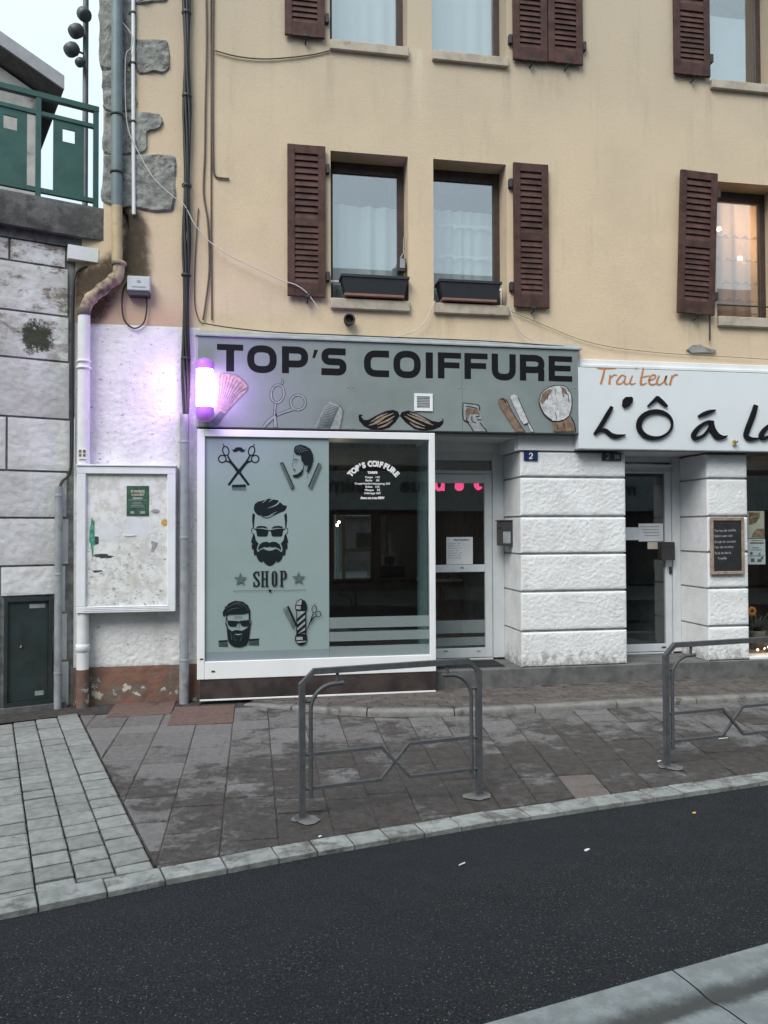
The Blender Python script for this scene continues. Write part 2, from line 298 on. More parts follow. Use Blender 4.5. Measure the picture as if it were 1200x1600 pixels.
MT['kerb'] = M('pale_kerb_stone', (0.275, 0.29, 0.282), 0.8, 0.18, 9, 0.8, 40, dirt=(0.105, 0.10, 0.095), dsc=6, dlo=0.50, dhi=0.66, rand=0.10)
MT['kerb2'] = M('old_kerb_concrete', (0.20, 0.195, 0.185), 0.85, 0.15, 9, 0.6, 40, dirt=(0.045, 0.035, 0.03), dsc=3.5, dlo=0.53, dhi=0.66)
def nearkerb():
    a = NT('gutter_stone'); c = a.mix(a.ramp(a.noise(9, 8, 0.7), 0.35, 0.65), (0.225, 0.25, 0.255), (0.165, 0.18, 0.185))
    c = a.mix(a.ramp(a.noise(3.3, 8, 0.7, off=(3, 3, 0)), 0.55, 0.7, 0, 0.5), c, (0.11, 0.115, 0.115))
    dt = a.n('ShaderNodeVectorMath'); dt.operation = 'DOT_PRODUCT'; a.l(a.pos, dt.inputs[0]); dt.inputs[1].default_value = (0.21814, -0.97592, 0)
    d = a.mul(dt.outputs['Value'], -(0.21814*0.828+0.97592*6.167), 'ADD')       # metres from the road edge: grime settles in the channel
    d = a.mul(d, a.mul(a.mul(a.noise(6, 8, 0.75, off=(1, 5, 0)), -0.5, 'ADD'), 0.16), 'ADD')
    g = a.mul(a.ramp(d, 0.13, 0.22), a.ramp(d, 0.33, 0.26)); c = a.mix(a.mul(g, 0.9), c, (0.040, 0.040, 0.039))
    a.col(c); a.bump(a.noise(60, 7), 0.6, 0.01); return a.set(0.8, 0.3)
MT['nearkerb'] = nearkerb()
MT['grime'] = M('gutter_grime', (0.035, 0.035, 0.034), 0.85, 0.3, 20, 0.7, 60)
MT['mortar_dark'] = M('dark_joint_sand', (0.050, 0.044, 0.040), 0.95, 0.3, 12, 0.6, 90, dirt=(0.03, 0.04, 0.018), dsc=2, dlo=0.6, dhi=0.7)
MT['bed'] = M('slab_joint_dirt', (0.060, 0.050, 0.045), 0.95, 0.3, 14, 0.5, 60)
MT['mortar_patch'] = M('cement_patch', (0.14, 0.14, 0.135), 0.9, 0.15, 8, 0.6, 40)
MT['paver'] = M('brown_paver', (0.115, 0.098, 0.088), 0.9, 0.2, 12, 0.6, 50, dirt=(0.05, 0.042, 0.036), dsc=5, dlo=0.5, dhi=0.66, rand=0.25)
MT['skirt'] = M('brown_skirting', (0.062, 0.047, 0.045), 0.5, 0.3, 4, 0.1, 30, dirt=(0.035, 0.028, 0.026), dsc=3)
MT['glass_shop'] = glass('shop_glass', (0.93, 0.96, 0.95), 1.68)
MT['glass_side'] = veil('tinted_side_glass', (0.16, 0.26, 0.255), 0.55, transl=0.5)
MT['glass_up'] = glass('window_glass', (0.95, 0.98, 0.98), 3.2)
MT['curtain'] = veil('sheer_curtain', (0.80, 0.90, 0.92), 0.93, transl=0.2)
MT['curtain_warm'] = veil('warm_curtain', (0.78, 0.62, 0.54), 0.88, transl=0.55)
MT['lace'] = veil('lace_trim', (0.42, 0.30, 0.24), 0.5, transl=0.4)
MT['reflection_panel'] = M('pale_reflection', (0.66, 0.76, 0.80), 0.7, 0.03)  # pale blue of the reflecting pane, put into a plain colour
MT['stripe'] = veil('frosted_stripe', (0.34, 0.40, 0.41), 0.42)
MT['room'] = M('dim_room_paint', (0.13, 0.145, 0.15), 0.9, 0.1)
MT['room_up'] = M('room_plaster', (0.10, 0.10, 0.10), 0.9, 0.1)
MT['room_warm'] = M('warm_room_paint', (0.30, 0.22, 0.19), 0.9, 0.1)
MT['counter'] = M('walnut_counter', (0.16, 0.09, 0.055), 0.5, 0.2, 8)
MT['counter_top'] = M('pale_counter_top', (0.55, 0.50, 0.45), 0.4, 0.05)
MT['warm'] = emit('warm_bulb', (1.0, 0.66, 0.30), 30)
MT['spot'] = emit('spot_bulb', (1.0, 0.83, 0.55), 6)
MT['fairy'] = emit('fairy_light', (1.0, 0.48, 0.18), 9)
MT['tube'] = emit('strip_light', (1.0, 0.93, 0.85), 0.9)
MT['pink'] = emit('pink_neon', (1.0, 0.08, 0.28), 0.40)
MT['neon'] = emit('violet_tube', (0.86, 0.62, 1.0), 9)
MT['neon2'] = emit('pink_stripe_tube', (1.0, 0.40, 0.85), 6)
def mirrormat():
    a = NT('mirror'); a.col((0.8, 0.82, 0.82)); return a.set(0.03, 0.5, 1.0)
MT['mirror'] = mirrormat()
MT['cap'] = emit('lit_violet_cap', (0.34, 0.14, 0.50), 0.13)
MT['brass'] = M('brass', (0.55, 0.42, 0.16), 0.35, 0.1, metal=0.7)
MT['roof'] = M('grey_roof', (0.14, 0.145, 0.16), 0.8, 0.2, 6)
MT['soffit'] = M('brown_soffit', (0.075, 0.070, 0.068), 0.85, 0.2, 6)
MT['stucco'] = M('grey_stucco', (0.42, 0.42, 0.40), 0.9, 0.15, 3, 0.4, 40, dirt=(0.13, 0.12, 0.11), dsc=2)
MT['fascia'] = M('pale_fascia', (0.26, 0.27, 0.30), 0.6, 0.1)
MT['mast'] = M('mast_steel', (0.155, 0.165, 0.185), 0.5, 0.1)
MT['lamp_dark'] = M('lamp_housing', (0.075, 0.085, 0.095), 0.5, 0.2)
MT['opp_wall'] = M('opposite_render', (0.48, 0.47, 0.45), 0.9, 0.15, 2)
MT['opp_dark'] = M('opposite_shopfront', (0.095, 0.075, 0.075), 0.6, 0.3, 3)
MT['opp_band'] = M('opposite_fascia', (0.36, 0.42, 0.43), 0.5, 0.1)
MT['plant'] = M('grey_green_leaf', (0.08, 0.11, 0.085), 0.6, 0.3, 30)
MT['flower'] = M('orange_flower', (0.60, 0.22, 0.03), 0.6, 0.2, 30)
MT['pot'] = M('grey_pot', (0.16, 0.18, 0.18), 0.6, 0.15, 12)
MT['stain'] = veil('moss_stain', (0.040, 0.034, 0.026), 0.8)
def stainmat():
    a = NT('damp_moss_stain'); tr = a.n('ShaderNodeBsdfTransparent'); df = a.n('ShaderNodeBsdfDiffuse'); df.inputs[0].default_value = (0.085, 0.066, 0.050, 1)
    ms = a.n('ShaderNodeMixShader'); vc = a.n('ShaderNodeVertexColor'); vc.layer_name = 'soak'
    v = a.mul(a.ramp(a.noise(14, 9, 0.75), 0.30, 0.62), 0.9, 'ADD'); v = a.mul(v, vc.outputs['Color'])
    a.l(a.ramp(v, 0.25, 1.6, 0, 0.84), ms.inputs[0]); a.l(tr.outputs[0], ms.inputs[1]); a.l(df.outputs[0], ms.inputs[2]); a.l(ms.outputs[0], a.o.inputs[0]); return a.m
MT['stain'] = stainmat()
MT['terrace'] = M('terrace_gravel', (0.15, 0.14, 0.13), 0.95, 0.2, 5)
MT['ground'] = M('ground_earth', (0.10, 0.10, 0.10), 0.95, 0.2, 1)

# ------------------------------------------------------------------ mesh helpers
class MB:
    def __init__(s): s.v = []; s.f = []; s.sm = []
    def add(s, vs, fs, smooth=False):
        b = len(s.v); s.v += [tuple(p) for p in vs]
        for f in fs: s.f.append(tuple(i+b for i in f)); s.sm.append(smooth)
        return s
    def box(s, x0, x1, y0, y1, z0, z1, c=0.0):
        if c <= 0:
            return s.hexa([(x0, y0, z0), (x1, y0, z0), (x1, y1, z0), (x0, y1, z0), (x0, y0, z1), (x1, y0, z1), (x1, y1, z1), (x0, y1, z1)])
        c = min(c, (x1-x0)/2.5, (y1-y0)/2.5, (z1-z0)/2.5)
        vs = []; idx = {}
        for i, X in enumerate((x0, x1)):
            for j, Y in enumerate((y0, y1)):
                for k, Z in enumerate((z0, z1)):
                    dx, dy, dz = (1, -1)[i]*c, (1, -1)[j]*c, (1, -1)[k]*c
                    for a, p in enumerate(((X, Y+dy, Z+dz), (X+dx, Y, Z+dz), (X+dx, Y+dy, Z))):
                        idx[i, j, k, a] = len(vs); vs.append(p)
        q = idx; fs = []
        for i in (0, 1):
            f = [q[i, 0, 0, 0], q[i, 1, 0, 0], q[i, 1, 1, 0], q[i, 0, 1, 0]]; fs.append(f if i else f[::-1])
            f = [q[0, i, 0, 1], q[1, i, 0, 1], q[1, i, 1, 1], q[0, i, 1, 1]]; fs.append(f[::-1] if i else f)
            f = [q[0, 0, i, 2], q[1, 0, i, 2], q[1, 1, i, 2], q[0, 1, i, 2]]; fs.append(f if i else f[::-1])
        for j in (0, 1):
            for k in (0, 1):
                fs.append([q[0, j, k, 1], q[1, j, k, 1], q[1, j, k, 2], q[0, j, k, 2]])
                fs.append([q[j, 0, k, 0], q[j, 1, k, 0], q[j, 1, k, 2], q[j, 0, k, 2]])
                fs.append([q[j, k, 0, 0], q[j, k, 1, 0], q[j, k, 1, 1], q[j, k, 0, 1]])
        for i in (0, 1):
            for j in (0, 1):
                for k in (0, 1): fs.append([q[i, j, k, 0], q[i, j, k, 1], q[i, j, k, 2]])
        return s.add(vs, fs)
    def hexa(s, p):
        return s.add(p, [(3, 2, 1, 0), (4, 5, 6, 7), (0, 1, 5, 4), (1, 2, 6, 5), (2, 3, 7, 6), (3, 0, 4, 7)])
    def quad(s, a, b, c, d): return s.add([a, b, c, d], [(0, 1, 2, 3)])
    def tube(s, pts, r, n=8, caps=True, sq=False):
        pts = [Vector(p) for p in pts]; rr = r if isinstance(r, (list, tuple)) else [r]*len(pts)
        vs = []; ref = None
        for i, p in enumerate(pts):
            t = (pts[min(i+1, len(pts)-1)]-pts[max(i-1, 0)]).normalized()
            if ref is None: ref = Vector((0, 1, 0)) if abs(t.y) < 0.8 else Vector((1, 0, 0))
            a = (ref - t*ref.dot(t)).normalized(); b = t.cross(a); ref = a
            k = 1.0
            if 0 < i < len(pts)-1:
                ca = (pts[i]-pts[i-1]).normalized().dot((pts[i+1]-pts[i]).normalized()); k = 1/max(0.5, math.sqrt((1+ca)/2)) if sq else 1
            for j in range(n):
                an = 2*math.pi*(j+0.5)/n; q = rr[i]*(1.414 if sq else 1)
                vs.append(p + a*math.cos(an)*q + b*math.sin(an)*q)
        fs = []
        for i in range(len(pts)-1):
            for j in range(n): fs.append((i*n+j, i*n+(j+1) % n, (i+1)*n+(j+1) % n, (i+1)*n+j))
        s.add(vs, fs, not sq)
        if caps:
            s.add(vs[:n], [tuple(range(n))[::-1]]); s.add(vs[-n:], [tuple(range(n))])
        return s
    def lathe(s, prof, c, n=16, axis='z'):
        vs = []
        for r, h in prof:
            for j in range(n):
                a = 2*math.pi*j/n; x, y = r*math.cos(a), r*math.sin(a)
                vs.append((c[0]+x, c[1]+y, c[2]+h) if axis == 'z' else (c[0]+x, c[1]+h, c[2]+y))
        fs = [(i*n+j, i*n+(j+1) % n, (i+1)*n+(j+1) % n, (i+1)*n+j) for i in range(len(prof)-1) for j in range(n)]
        return s.add(vs, fs, True)
    def sphere(s, c, r, n=12):
        k = n//2; return s.lathe([(max(1e-4, r*math.sin(math.pi*i/k)), -r*math.cos(math.pi*i/k)) for i in range(k+1)], c, n)
    def prism(s, poly, y0, y1=None):
        """poly: (x, z) outline; front at y0 (towards the street), back at y1 (None: front skin only)"""
        tri = tessellate_polygon([[Vector((p[0], p[1], 0)) for p in poly]]); n = len(poly)
        vs = [(p[0], y0, p[1]) for p in poly]; s.add(vs, [tuple(t) for t in tri])
        if y1 is not None:
            vs2 = vs + [(p[0], y1, p[1]) for p in poly]
            s.add(vs2, [(i, (i+1) % n, n+(i+1) % n, n+i) for i in range(n)])
            s.add(vs2[n:], [tuple(t) for t in tri])
        return s
def orient(me):
    import bmesh
    b = bmesh.new(); b.from_mesh(me); bmesh.ops.recalc_face_normals(b, faces=b.faces); b.to_mesh(me); b.free()
WLOC = {}
def reg(o, parent, loc):
    COL.objects.link(o); WLOC[o.name] = Vector(loc)
    if parent is not None:
        o.parent = parent; o.location = Vector(loc) - WLOC[parent.name]
    else: o.location = loc
    return o
def part(name, mb, mat, parent=None, loc=None, fix=True):
    """one mesh object from world-space geometry; its origin is its parent's unless loc is given"""
    if loc is None: loc = WLOC[parent.name] if parent is not None else (0, 0, 0)
    L = Vector(loc)
    me = bpy.data.meshes.new(name); me.from_pydata([(Vector(p)-L)[:] for p in mb.v], [], mb.f); me.update()
    if fix: orient(me)
    me.polygons.foreach_set('use_smooth', mb.sm[:len(me.polygons)] if len(mb.sm) == len(me.polygons) else [False]*len(me.polygons))
    me.materials.append(MT[mat]); o = bpy.data.objects.new(name, me)
    return reg(o, parent, loc)
def tag(o, label, cat, group=None):
    o['label'] = label; o['category'] = cat
    if group: o['group'] = group
    return o
def thing(name, label, cat, loc, group=None):
    o = bpy.data.objects.new(name, None); o.empty_display_size = 0.2; reg(o, None, loc); return tag(o, label, cat, group)
def struct(name, mb=None, mat=None, loc=(0, 0, 0), kind='structure'):
    if mb is None: o = bpy.data.objects.new(name, None); reg(o, None, loc)
    else: o = part(name, mb, mat, None, loc)
    o['kind'] = kind; return o
def inst(src, parent, loc, scale=None, rot=None):
    o = src.copy(); reg(o, parent, loc)
    if scale: o.scale = scale
    if rot is not None: o.rotation_euler = rot
    return o
def rough_face(mb, x0, x1, z0, z1, y, step, amp, sc=14, seed=0, edge=0.03, ridge=True):
    nx = max(2, int((x1-x0)/step)); nz = max(2, int((z1-z0)/step)); vs = []
    for j in range(nz+1):
        for i in range(nx+1):
            x = x0+(x1-x0)*i/nx; z = z0+(z1-z0)*j/nz
            e = min(1, min(x-x0, x1-x, z-z0, z1-z)/edge)
            n = noise.fractal(Vector((x*sc*0.85, seed*3.7, z*sc)), 0.7, 2.0, 4)
            vs.append((x, y - e*(0.35*amp + amp*n*0.6) , z))
    fs = [(j*(nx+1)+i, j*(nx+1)+i+1, (j+1)*(nx+1)+i+1, (j+1)*(nx+1)+i) for j in range(nz) for i in range(nx)]
    mb.add(vs, fs, True)
def catmull(pts, k=6):
    P = [pts[0]] + list(pts) + [pts[-1]]; out = []
    for i in range(1, len(P)-2):
        for t in range(k):
            t /= k; a, b, c, e = P[i-1], P[i], P[i+1], P[i+2]
            out.append(tuple(0.5*(2*b[m]+(c[m]-a[m])*t+(2*a[m]-5*b[m]+4*c[m]-e[m])*t*t+(3*b[m]-a[m]-3*c[m]+e[m])*t**3) for m in range(len(b))))
    out.append(tuple(P[-2])); return out
def ribbon(pts, smooth=True, closed=False):
    """pts (x, z, width) -> list of quads"""
    if smooth and len(pts) > 2: pts = catmull(pts, 5)
    L, Rr = [], []
    n = len(pts)
    for i, p in enumerate(pts):
        a = pts[(i-1) % n] if (closed or i > 0) else p; b = pts[(i+1) % n] if (closed or i < n-1) else p
        if closed is False and i == n-1: b = p
        tx, tz = b[0]-a[0], b[1]-a[1]; l = math.hypot(tx, tz) or 1; nx, nz = -tz/l, tx/l
        L.append((p[0]+nx*p[2]/2, p[1]+nz*p[2]/2)); Rr.append((p[0]-nx*p[2]/2, p[1]-nz*p[2]/2))
    return L, Rr
class Art:
    """flat print on the plane y=Y: every layer sits a fraction of a millimetre in front of the one below"""
    def __init__(s, ox, oy, sc, Y, parent, depth=None):
        s.ox, s.oy, s.sc, s.Y, s.p, s.k, s.depth = ox, oy, sc, Y, parent, 0, depth
    def w(s, q): return W(s.ox+q[0]/s.sc, s.oy+q[1]/s.sc, s.Y)
    def ww(s, v): return v/s.sc*(s.Y-CAM.y)/FPX/0.985
    def y(s): s.k += 1; return s.Y - 0.0004*s.k
    def poly(s, mb, pts, mirror=None):
        mb.prism([s.w(p) for p in pts], s.y(), None if s.depth is None else s.Y+s.depth)
        if mirror is not None: s.poly(mb, [(2*mirror-p[0], p[1]) for p in pts])
    def line(s, mb, pts, wd, mirror=None, smooth=True, closed=False):
        wd = wd if isinstance(wd, (list, tuple)) else [wd]*len(pts)
        P = [(*s.w(p), s.ww(w)) for p, w in zip(pts, wd)]; L, Rr = ribbon(P, smooth, closed); y = s.y(); n = len(L)
        m = n if closed else n-1
        for i in range(m):
            j = (i+1) % n
            if s.depth is None: mb.quad((L[i][0], y, L[i][1]), (Rr[i][0], y, Rr[i][1]), (Rr[j][0], y, Rr[j][1]), (L[j][0], y, L[j][1]))
            else: mb.prism([L[i], Rr[i], Rr[j], L[j]], y, s.Y+s.depth)
        if mirror is not None: s.line(mb, [(2*mirror-p[0], p[1]) for p in pts], wd, None, smooth, closed)
    def ring(s, mb, c, rx, ry, wd, rot=0, n=24, mirror=None):
        pts = []
        for i in range(n):
            a = 2*math.pi*i/n; x, z = rx*math.cos(a), ry*math.sin(a)
            pts.append((c[0]+x*math.cos(rot)-z*math.sin(rot), c[1]+x*math.sin(rot)+z*math.cos(rot)))
        if callable(wd): ws = [wd(2*math.pi*i/n) for i in range(n)]
        else: ws = wd
        s.line(mb, pts, ws, None, False, True)
        if mirror is not None: s.ring(mb, (2*mirror-c[0], c[1]), rx, ry, wd, -rot, n)
    def disc(s, mb, c, rx, ry=None, n=16):
        ry = ry or rx; s.poly(mb, [(c[0]+rx*math.cos(2*math.pi*i/n), c[1]+ry*math.sin(2*math.pi*i/n)) for i in range(n)])
def text(mb, s, size, x, z, y, align='CENTER', bold=0.0, xs=1.0, rot=0.0):
    cu = bpy.data.curves.new('t', 'FONT'); cu.body = s; cu.size = size; cu.align_x = align; cu.offset = bold; cu.resolution_u = 3; cu.fill_mode = 'FRONT'
    ob = bpy.data.objects.new('t', cu); COL.objects.link(ob); dg = bpy.context.evaluated_depsgraph_get()
    me = bpy.data.meshes.new_from_object(ob.evaluated_get(dg)); ca, sa = math.cos(rot), math.sin(rot)
    vs = [(x+(v.co.x*xs)*ca-v.co.y*sa, y, z+(v.co.x*xs)*sa+v.co.y*ca) for v in me.vertices]
    mb.add(vs, [tuple(p.vertices) for p in me.polygons])
    bpy.data.objects.remove(ob); bpy.data.curves.remove(cu); bpy.data.meshes.remove(me)
def clip(poly, a, b):
    """keep the part of poly left of the line a->b"""
    out = []; f = lambda p: (b[0]-a[0])*(p[1]-a[1])-(b[1]-a[1])*(p[0]-a[0])
    for i, p in enumerate(poly):
        q = poly[(i+1) % len(poly)]; fp, fq = f(p), f(q)
        if fp >= 0: out.append(p)
        if fp*fq < 0: t = fp/(fp-fq); out.append((p[0]+(q[0]-p[0])*t, p[1]+(q[1]-p[1])*t))
    return out
def area(p): return 0.5*sum(p[i][0]*p[(i+1) % len(p)][1]-p[(i+1) % len(p)][0]*p[i][1] for i in range(len(p)))
def shrink(poly, dd):
    n = len(poly); out = []
    for i in range(n):
        a, b, c = poly[i-1], poly[i], poly[(i+1) % n]
        def nrm(p, q):
            x, y = q[0]-p[0], q[1]-p[1]; l = math.hypot(x, y) or 1e-9; return (-y/l, x/l)
        n1, n2 = nrm(a, b), nrm(b, c); k = 1+n1[0]*n2[0]+n1[1]*n2[1]; k = max(k, 0.3)
        out.append((b[0]+(n1[0]+n2[0])*dd/k, b[1]+(n1[1]+n2[1])*dd/k))
    return out
def clean(p, e=0.012):
    out = []
    for q in p:
        if not out or math.hypot(q[0]-out[-1][0], q[1]-out[-1][1]) > e: out.append(q)
    if len(out) > 1 and math.hypot(out[0][0]-out[-1][0], out[0][1]-out[-1][1]) <= e: out.pop()
    return out
def flag(name, poly, zt, zb, mat, parent, gap=0.004, ch=0.006, tilt=0.0):
    """a paving stone: outline in plan, chamfered top edge, slightly tilted top"""
    poly = clean(poly)
    if len(poly) < 3: return None
    if area(poly) < 0: poly = poly[::-1]
    if area(poly) < 0.004: return None
    p0 = shrink(poly, gap); p1 = shrink(poly, gap+ch); n = len(poly)
    if area(p1) <= 0.001: return None
    cx = sum(p[0] for p in poly)/n; cy = sum(p[1] for p in poly)/n
    ax, ay = random.uniform(-tilt, tilt), random.uniform(-tilt, tilt); dz = random.uniform(-tilt, tilt)*0.15
    h = lambda p: zt+dz+(p[0]-cx)*ax+(p[1]-cy)*ay
    j = lambda: random.uniform(-0.4, 0.4)*gap
    vs = [(p[0], p[1], zb) for p in p0]+[(p[0]+j(), p[1]+j(), h(p)-ch*0.8) for p in p0]+[(p[0]+j(), p[1]+j(), h(p)) for p in p1]
    fs = [(i, (i+1) % n, n+(i+1) % n, n+i) for i in range(n)]+[(n+i, n+(i+1) % n, 2*n+(i+1) % n, 2*n+i) for i in range(n)]+[tuple(range(2*n, 3*n))]
    mb = MB().add(vs, fs); return part(name, mb, mat, parent, (cx, cy, zt))

# ================================================================== GROUND
struct('ground', MB().box(-120, 120, -120, 120, -0.6, -0.09), 'ground')
KO = [(-9.0, -7.7), (-4.2, -5.95), (-2.6, -5.37), (-1.293, -4.90), (-0.494, -4.65), (0.021, -4.515), (0.401, -4.41), (1.62, -4.142), (3.99, -3.73), (7.0, -3.22), (14.0, -2.0)]
def ko_y(x):
    for a, b in zip(KO, KO[1:]):
        if a[0] <= x <= b[0]: return a[1]+(b[1]-a[1])*(x-a[0])/(b[0]-a[0])
    return KO[-1][1]
def offs(poly, dd):
    out = []
    for i, p in enumerate(poly):
        a = poly[max(0, i-1)]; b = poly[min(len(poly)-1, i+1)]; l = math.hypot(b[0]-a[0], b[1]-a[1])
        out.append((p[0]-(b[1]-a[1])/l*dd, p[1]+(b[0]-a[0])/l*dd))
    return out
NK0, NKD = (0.828, -6.167), (math.cos(R(12.6)), math.sin(R(12.6)))
NKN = (NKD[1], -NKD[0])
def nk(s, dd): return (NK0[0]+NKD[0]*s+NKN[0]*dd, NK0[1]+NKD[1]*s+NKN[1]*dd)
# road between the two kerbs
mb = MB(); n = len(KO)
vs = [(p[0], p[1], -0.028) for p in KO]+[(*nk((p[0]-NK0[0])*1.02, 0.004), -0.028) for p in KO]
mb.add(vs, [(n+i, n+i+1, i+1, i) for i in range(n-1)]); struct('road', mb, 'asphalt')
# asphalt on the photographer's side
mb = MB(); mb.quad((*nk(-14, 0.50), -0.024), (*nk(14, 0.50), -0.024), (*nk(14, 4.2), -0.024), (*nk(-14, 4.2), -0.024)); struct('asphalt_verge', mb, 'asphalt')
mb = MB(); mb.hexa([(*nk(-14, 4.2), -0.2), (*nk(14, 4.2), -0.2), (*nk(14, 9), -0.2), (*nk(-14, 9), -0.2), (*nk(-14, 4.2), 0.08), (*nk(14, 4.2), 0.08), (*nk(14, 9), 0.08), (*nk(-14, 9), 0.08)])
struct('opposite_pavement', mb, 'concrete_dark')
# bed under the paving (dark joint sand)
KI = offs(KO, 0.02); mb = MB(); n = len(KI)
vs = [(p[0], p[1], -0.030) for p in KI]+[(p[0], 0.6, -0.030) for p in KI]; mb.add(vs, [(i, i+1, n+i+1, n+i) for i in range(n-1)])
pav = struct('pavement', mb, 'mortar_dark')
# kerb stones along the road edge
kerb = struct('kerb')
seg = [0]
for a, b in zip(KO, KO[1:]): seg.append(seg[-1]+math.hypot(b[0]-a[0], b[1]-a[1]))
def at(poly, s):
    for i in range(len(poly)-1):
        if seg[i] <= s <= seg[i+1] or i == len(poly)-2:
            t = (s-seg[i])/(seg[i+1]-seg[i]); a, b = poly[i], poly[i+1]; return (a[0]+(b[0]-a[0])*t, a[1]+(b[1]-a[1])*t)
KW = 0.185; KIN = offs(KO, KW); s = 3.6
while s < seg[-1]-6.0:
    x = at(KO, s)[0]; L = random.uniform(0.30, 0.40) if x < -0.1 else random.uniform(0.235, 0.285)
    q = [at(KO, s), at(KO, s+L), at(KIN, s+L), at(KIN, s)]; sk = 0.0 if x < 0 else 0.02
    flag('kerb_stone', q, 0.006, -0.06, 'kerb', kerb, 0.0045, 0.007, 0.02); s += L
# boundary between setts and slabs
D0, D1 = (-1.90, -0.25), (-0.575, -4.415)
dl = math.hypot(D1[0]-D0[0], D1[1]-D0[1]); DV = ((D1[0]-D0[0])/dl, (D1[1]-D0[1])/dl); DP = (DV[1], -DV[0])   # along / to the left
kin = lambda x: ko_y(x)+KW*1.03
def wall_y(x): return -math.tan(TH)*(-1.98-x) if x < -1.98 else 0.0
# rows of granite setts running down from the stone wall
setts = struct('sett_paving'); spots = []
for k in range(0, 12):
    w0, w1 = 0.012+k*0.213, 0.012+(k+1)*0.213; s = random.uniform(0.0, 0.15)
    while s < 5.6:
        L = random.uniform(0.195, 0.235)
        q = [(D0[0]+DV[0]*a+DP[0]*b, D0[1]+DV[1]*a+DP[1]*b) for a, b in ((s+0.012, w0+0.003), (s+L-0.012, w0+0.003), (s+L-0.012, w1-0.003), (s+0.012, w1-0.003))]
        c = (sum(p[0] for p in q)/4, sum(p[1] for p in q)/4); s += L
        if c[1] > wall_y(c[0])-0.50 or c[0] < -3.9: continue
        for a, b in zip(KIN, KIN[1:]):
            if a[0]-0.4 <= c[0] <= b[0]+0.4: q = clip(q, a, b) if len(q) > 2 else q
        if len(q) < 3: continue
        patch = abs(c[0]+1.06) < 0.30 and -4.55 < c[1] < -4.02
        spots.append((q, patch))
for q, patch in spots:
    flag('sett', q, 0.006, -0.03, 'sett', setts, 0.003, 0.009, 0.02)
mb = MB(); q = [(-1.90, 0.3), (-1.90, -0.25)]+[(-0.575, -4.415)]+[(p[0], p[1]) for p in KI if p[0] > -0.2]+[(14, 0.3)]
mb.add([(p[0], p[1], -0.0065) for p in q], [tuple(range(len(q)))]); part('slab_bed', mb, 'bed', pav)
# columns of large worn slabs, fanning a little to the right
PY0, PY1 = -1.235, -0.62
def col_line(xt):
    a = max(0.0, min(10.0, (xt-0.6)*3.6)); t = math.tan(R(a)); return ((xt, -1.0), (xt-t*4.0, -5.0))
def front_y(x):          # foot of the raised kerb in front of the shop
    for a, b in zip(FE, FE[1:]):
        if a[0] <= x <= b[0]: return a[1]+(b[1]-a[1])*(x-a[0])/(b[0]-a[0])
    return -0.42 if x < FE[0][0] else FE[-1][1]
FE = [(-0.10, -0.30), (0.35, -0.60), (0.85, -0.92), (1.25, -1.10), (2.05, -1.235), (2.75, -1.255), (4.3, -1.21), (6.0, -1.21), (10.0, -1.21)]
k = 0; x = -2.03
while x < 9.6:
    wdt = 0.366 if x < 3 else 0.40; A, B = col_line(x), col_line(x+wdt)
    def px(l, y): t = (l[0][1]-y)/(l[0][1]-l[1][1]); return l[0][0]+(l[1][0]-l[0][0])*t
    y = -0.40 if x < 0.1 else -0.3; y -= random.uniform(0.0, 0.3); y0 = -0.42 if x < 0.1 else front_y(x+wdt/2)-0.0
    y = y0
    first = True
    while y > -5.2:
        L = random.uniform(0.27, 0.52); L = L*random.uniform(0.4, 1) if first else L; first = False
        q = [(px(A, y-L), y-L), (px(B, y-L), y-L), (px(B, y), y), (px(A, y), y)]; y -= L
        q = clip(q, D0, D1) if x < 0 else q                     # right of the sett boundary
        for a, b in zip(KIN, KIN[1:]):
            if len(q) > 2 and a[0]-0.6 <= q[0][0] <= b[0]+0.6: q = clip(q, a, b)
        if x > -0.2:
            for a, b in zip(FE, FE[1:]):
                if len(q) > 2 and a[0]-0.3 <= x+wdt/2 <= b[0]+0.3: q = clip(q, b, a)
        if len(q) < 3: continue
        c = (sum(p[0] for p in q)/len(q), sum(p[1] for p in q)/len(q))
        pale = abs(c[0]-2.58) < 0.2 and abs(c[1]+3.45) < 0.3
        flag('paving_slab', q, random.uniform(-0.0025, 0.0035), -0.03, 'slab_pale' if pale else 'slab', pav, random.uniform(0.003, 0.006), 0.006, 0.014)
    x += wdt
# reddish patch slabs along the wall foot
for a, b in (((183, 1097), (276, 1116)), ((273, 1106), (367, 1130))):
    x0, y0 = G(*a); x1, y1 = G(b[0], a[1]); _, y2 = G(*b)
    flag('patch_slab', [(x0, y2), (x1, y2), (x1, y0), (x0, y0)], 0.012, -0.02, 'slab_pink', pav, 0.004, 0.005, 0.01)
mb = MB(); pts = [(-3.2, -0.95), (-2.6, -0.72), (-2.02, -0.50), (-1.55, -0.47), (-1.30, -0.43), (-0.62, -0.42), (-0.55, 0.04), (-2.0, 0.04), (-3.3, -0.42)]
mb.add([(p[0], p[1], 0.0045) for p in pts], [tuple(range(len(pts)))]); part('dirt_strip', mb, 'mortar_dark', pav)
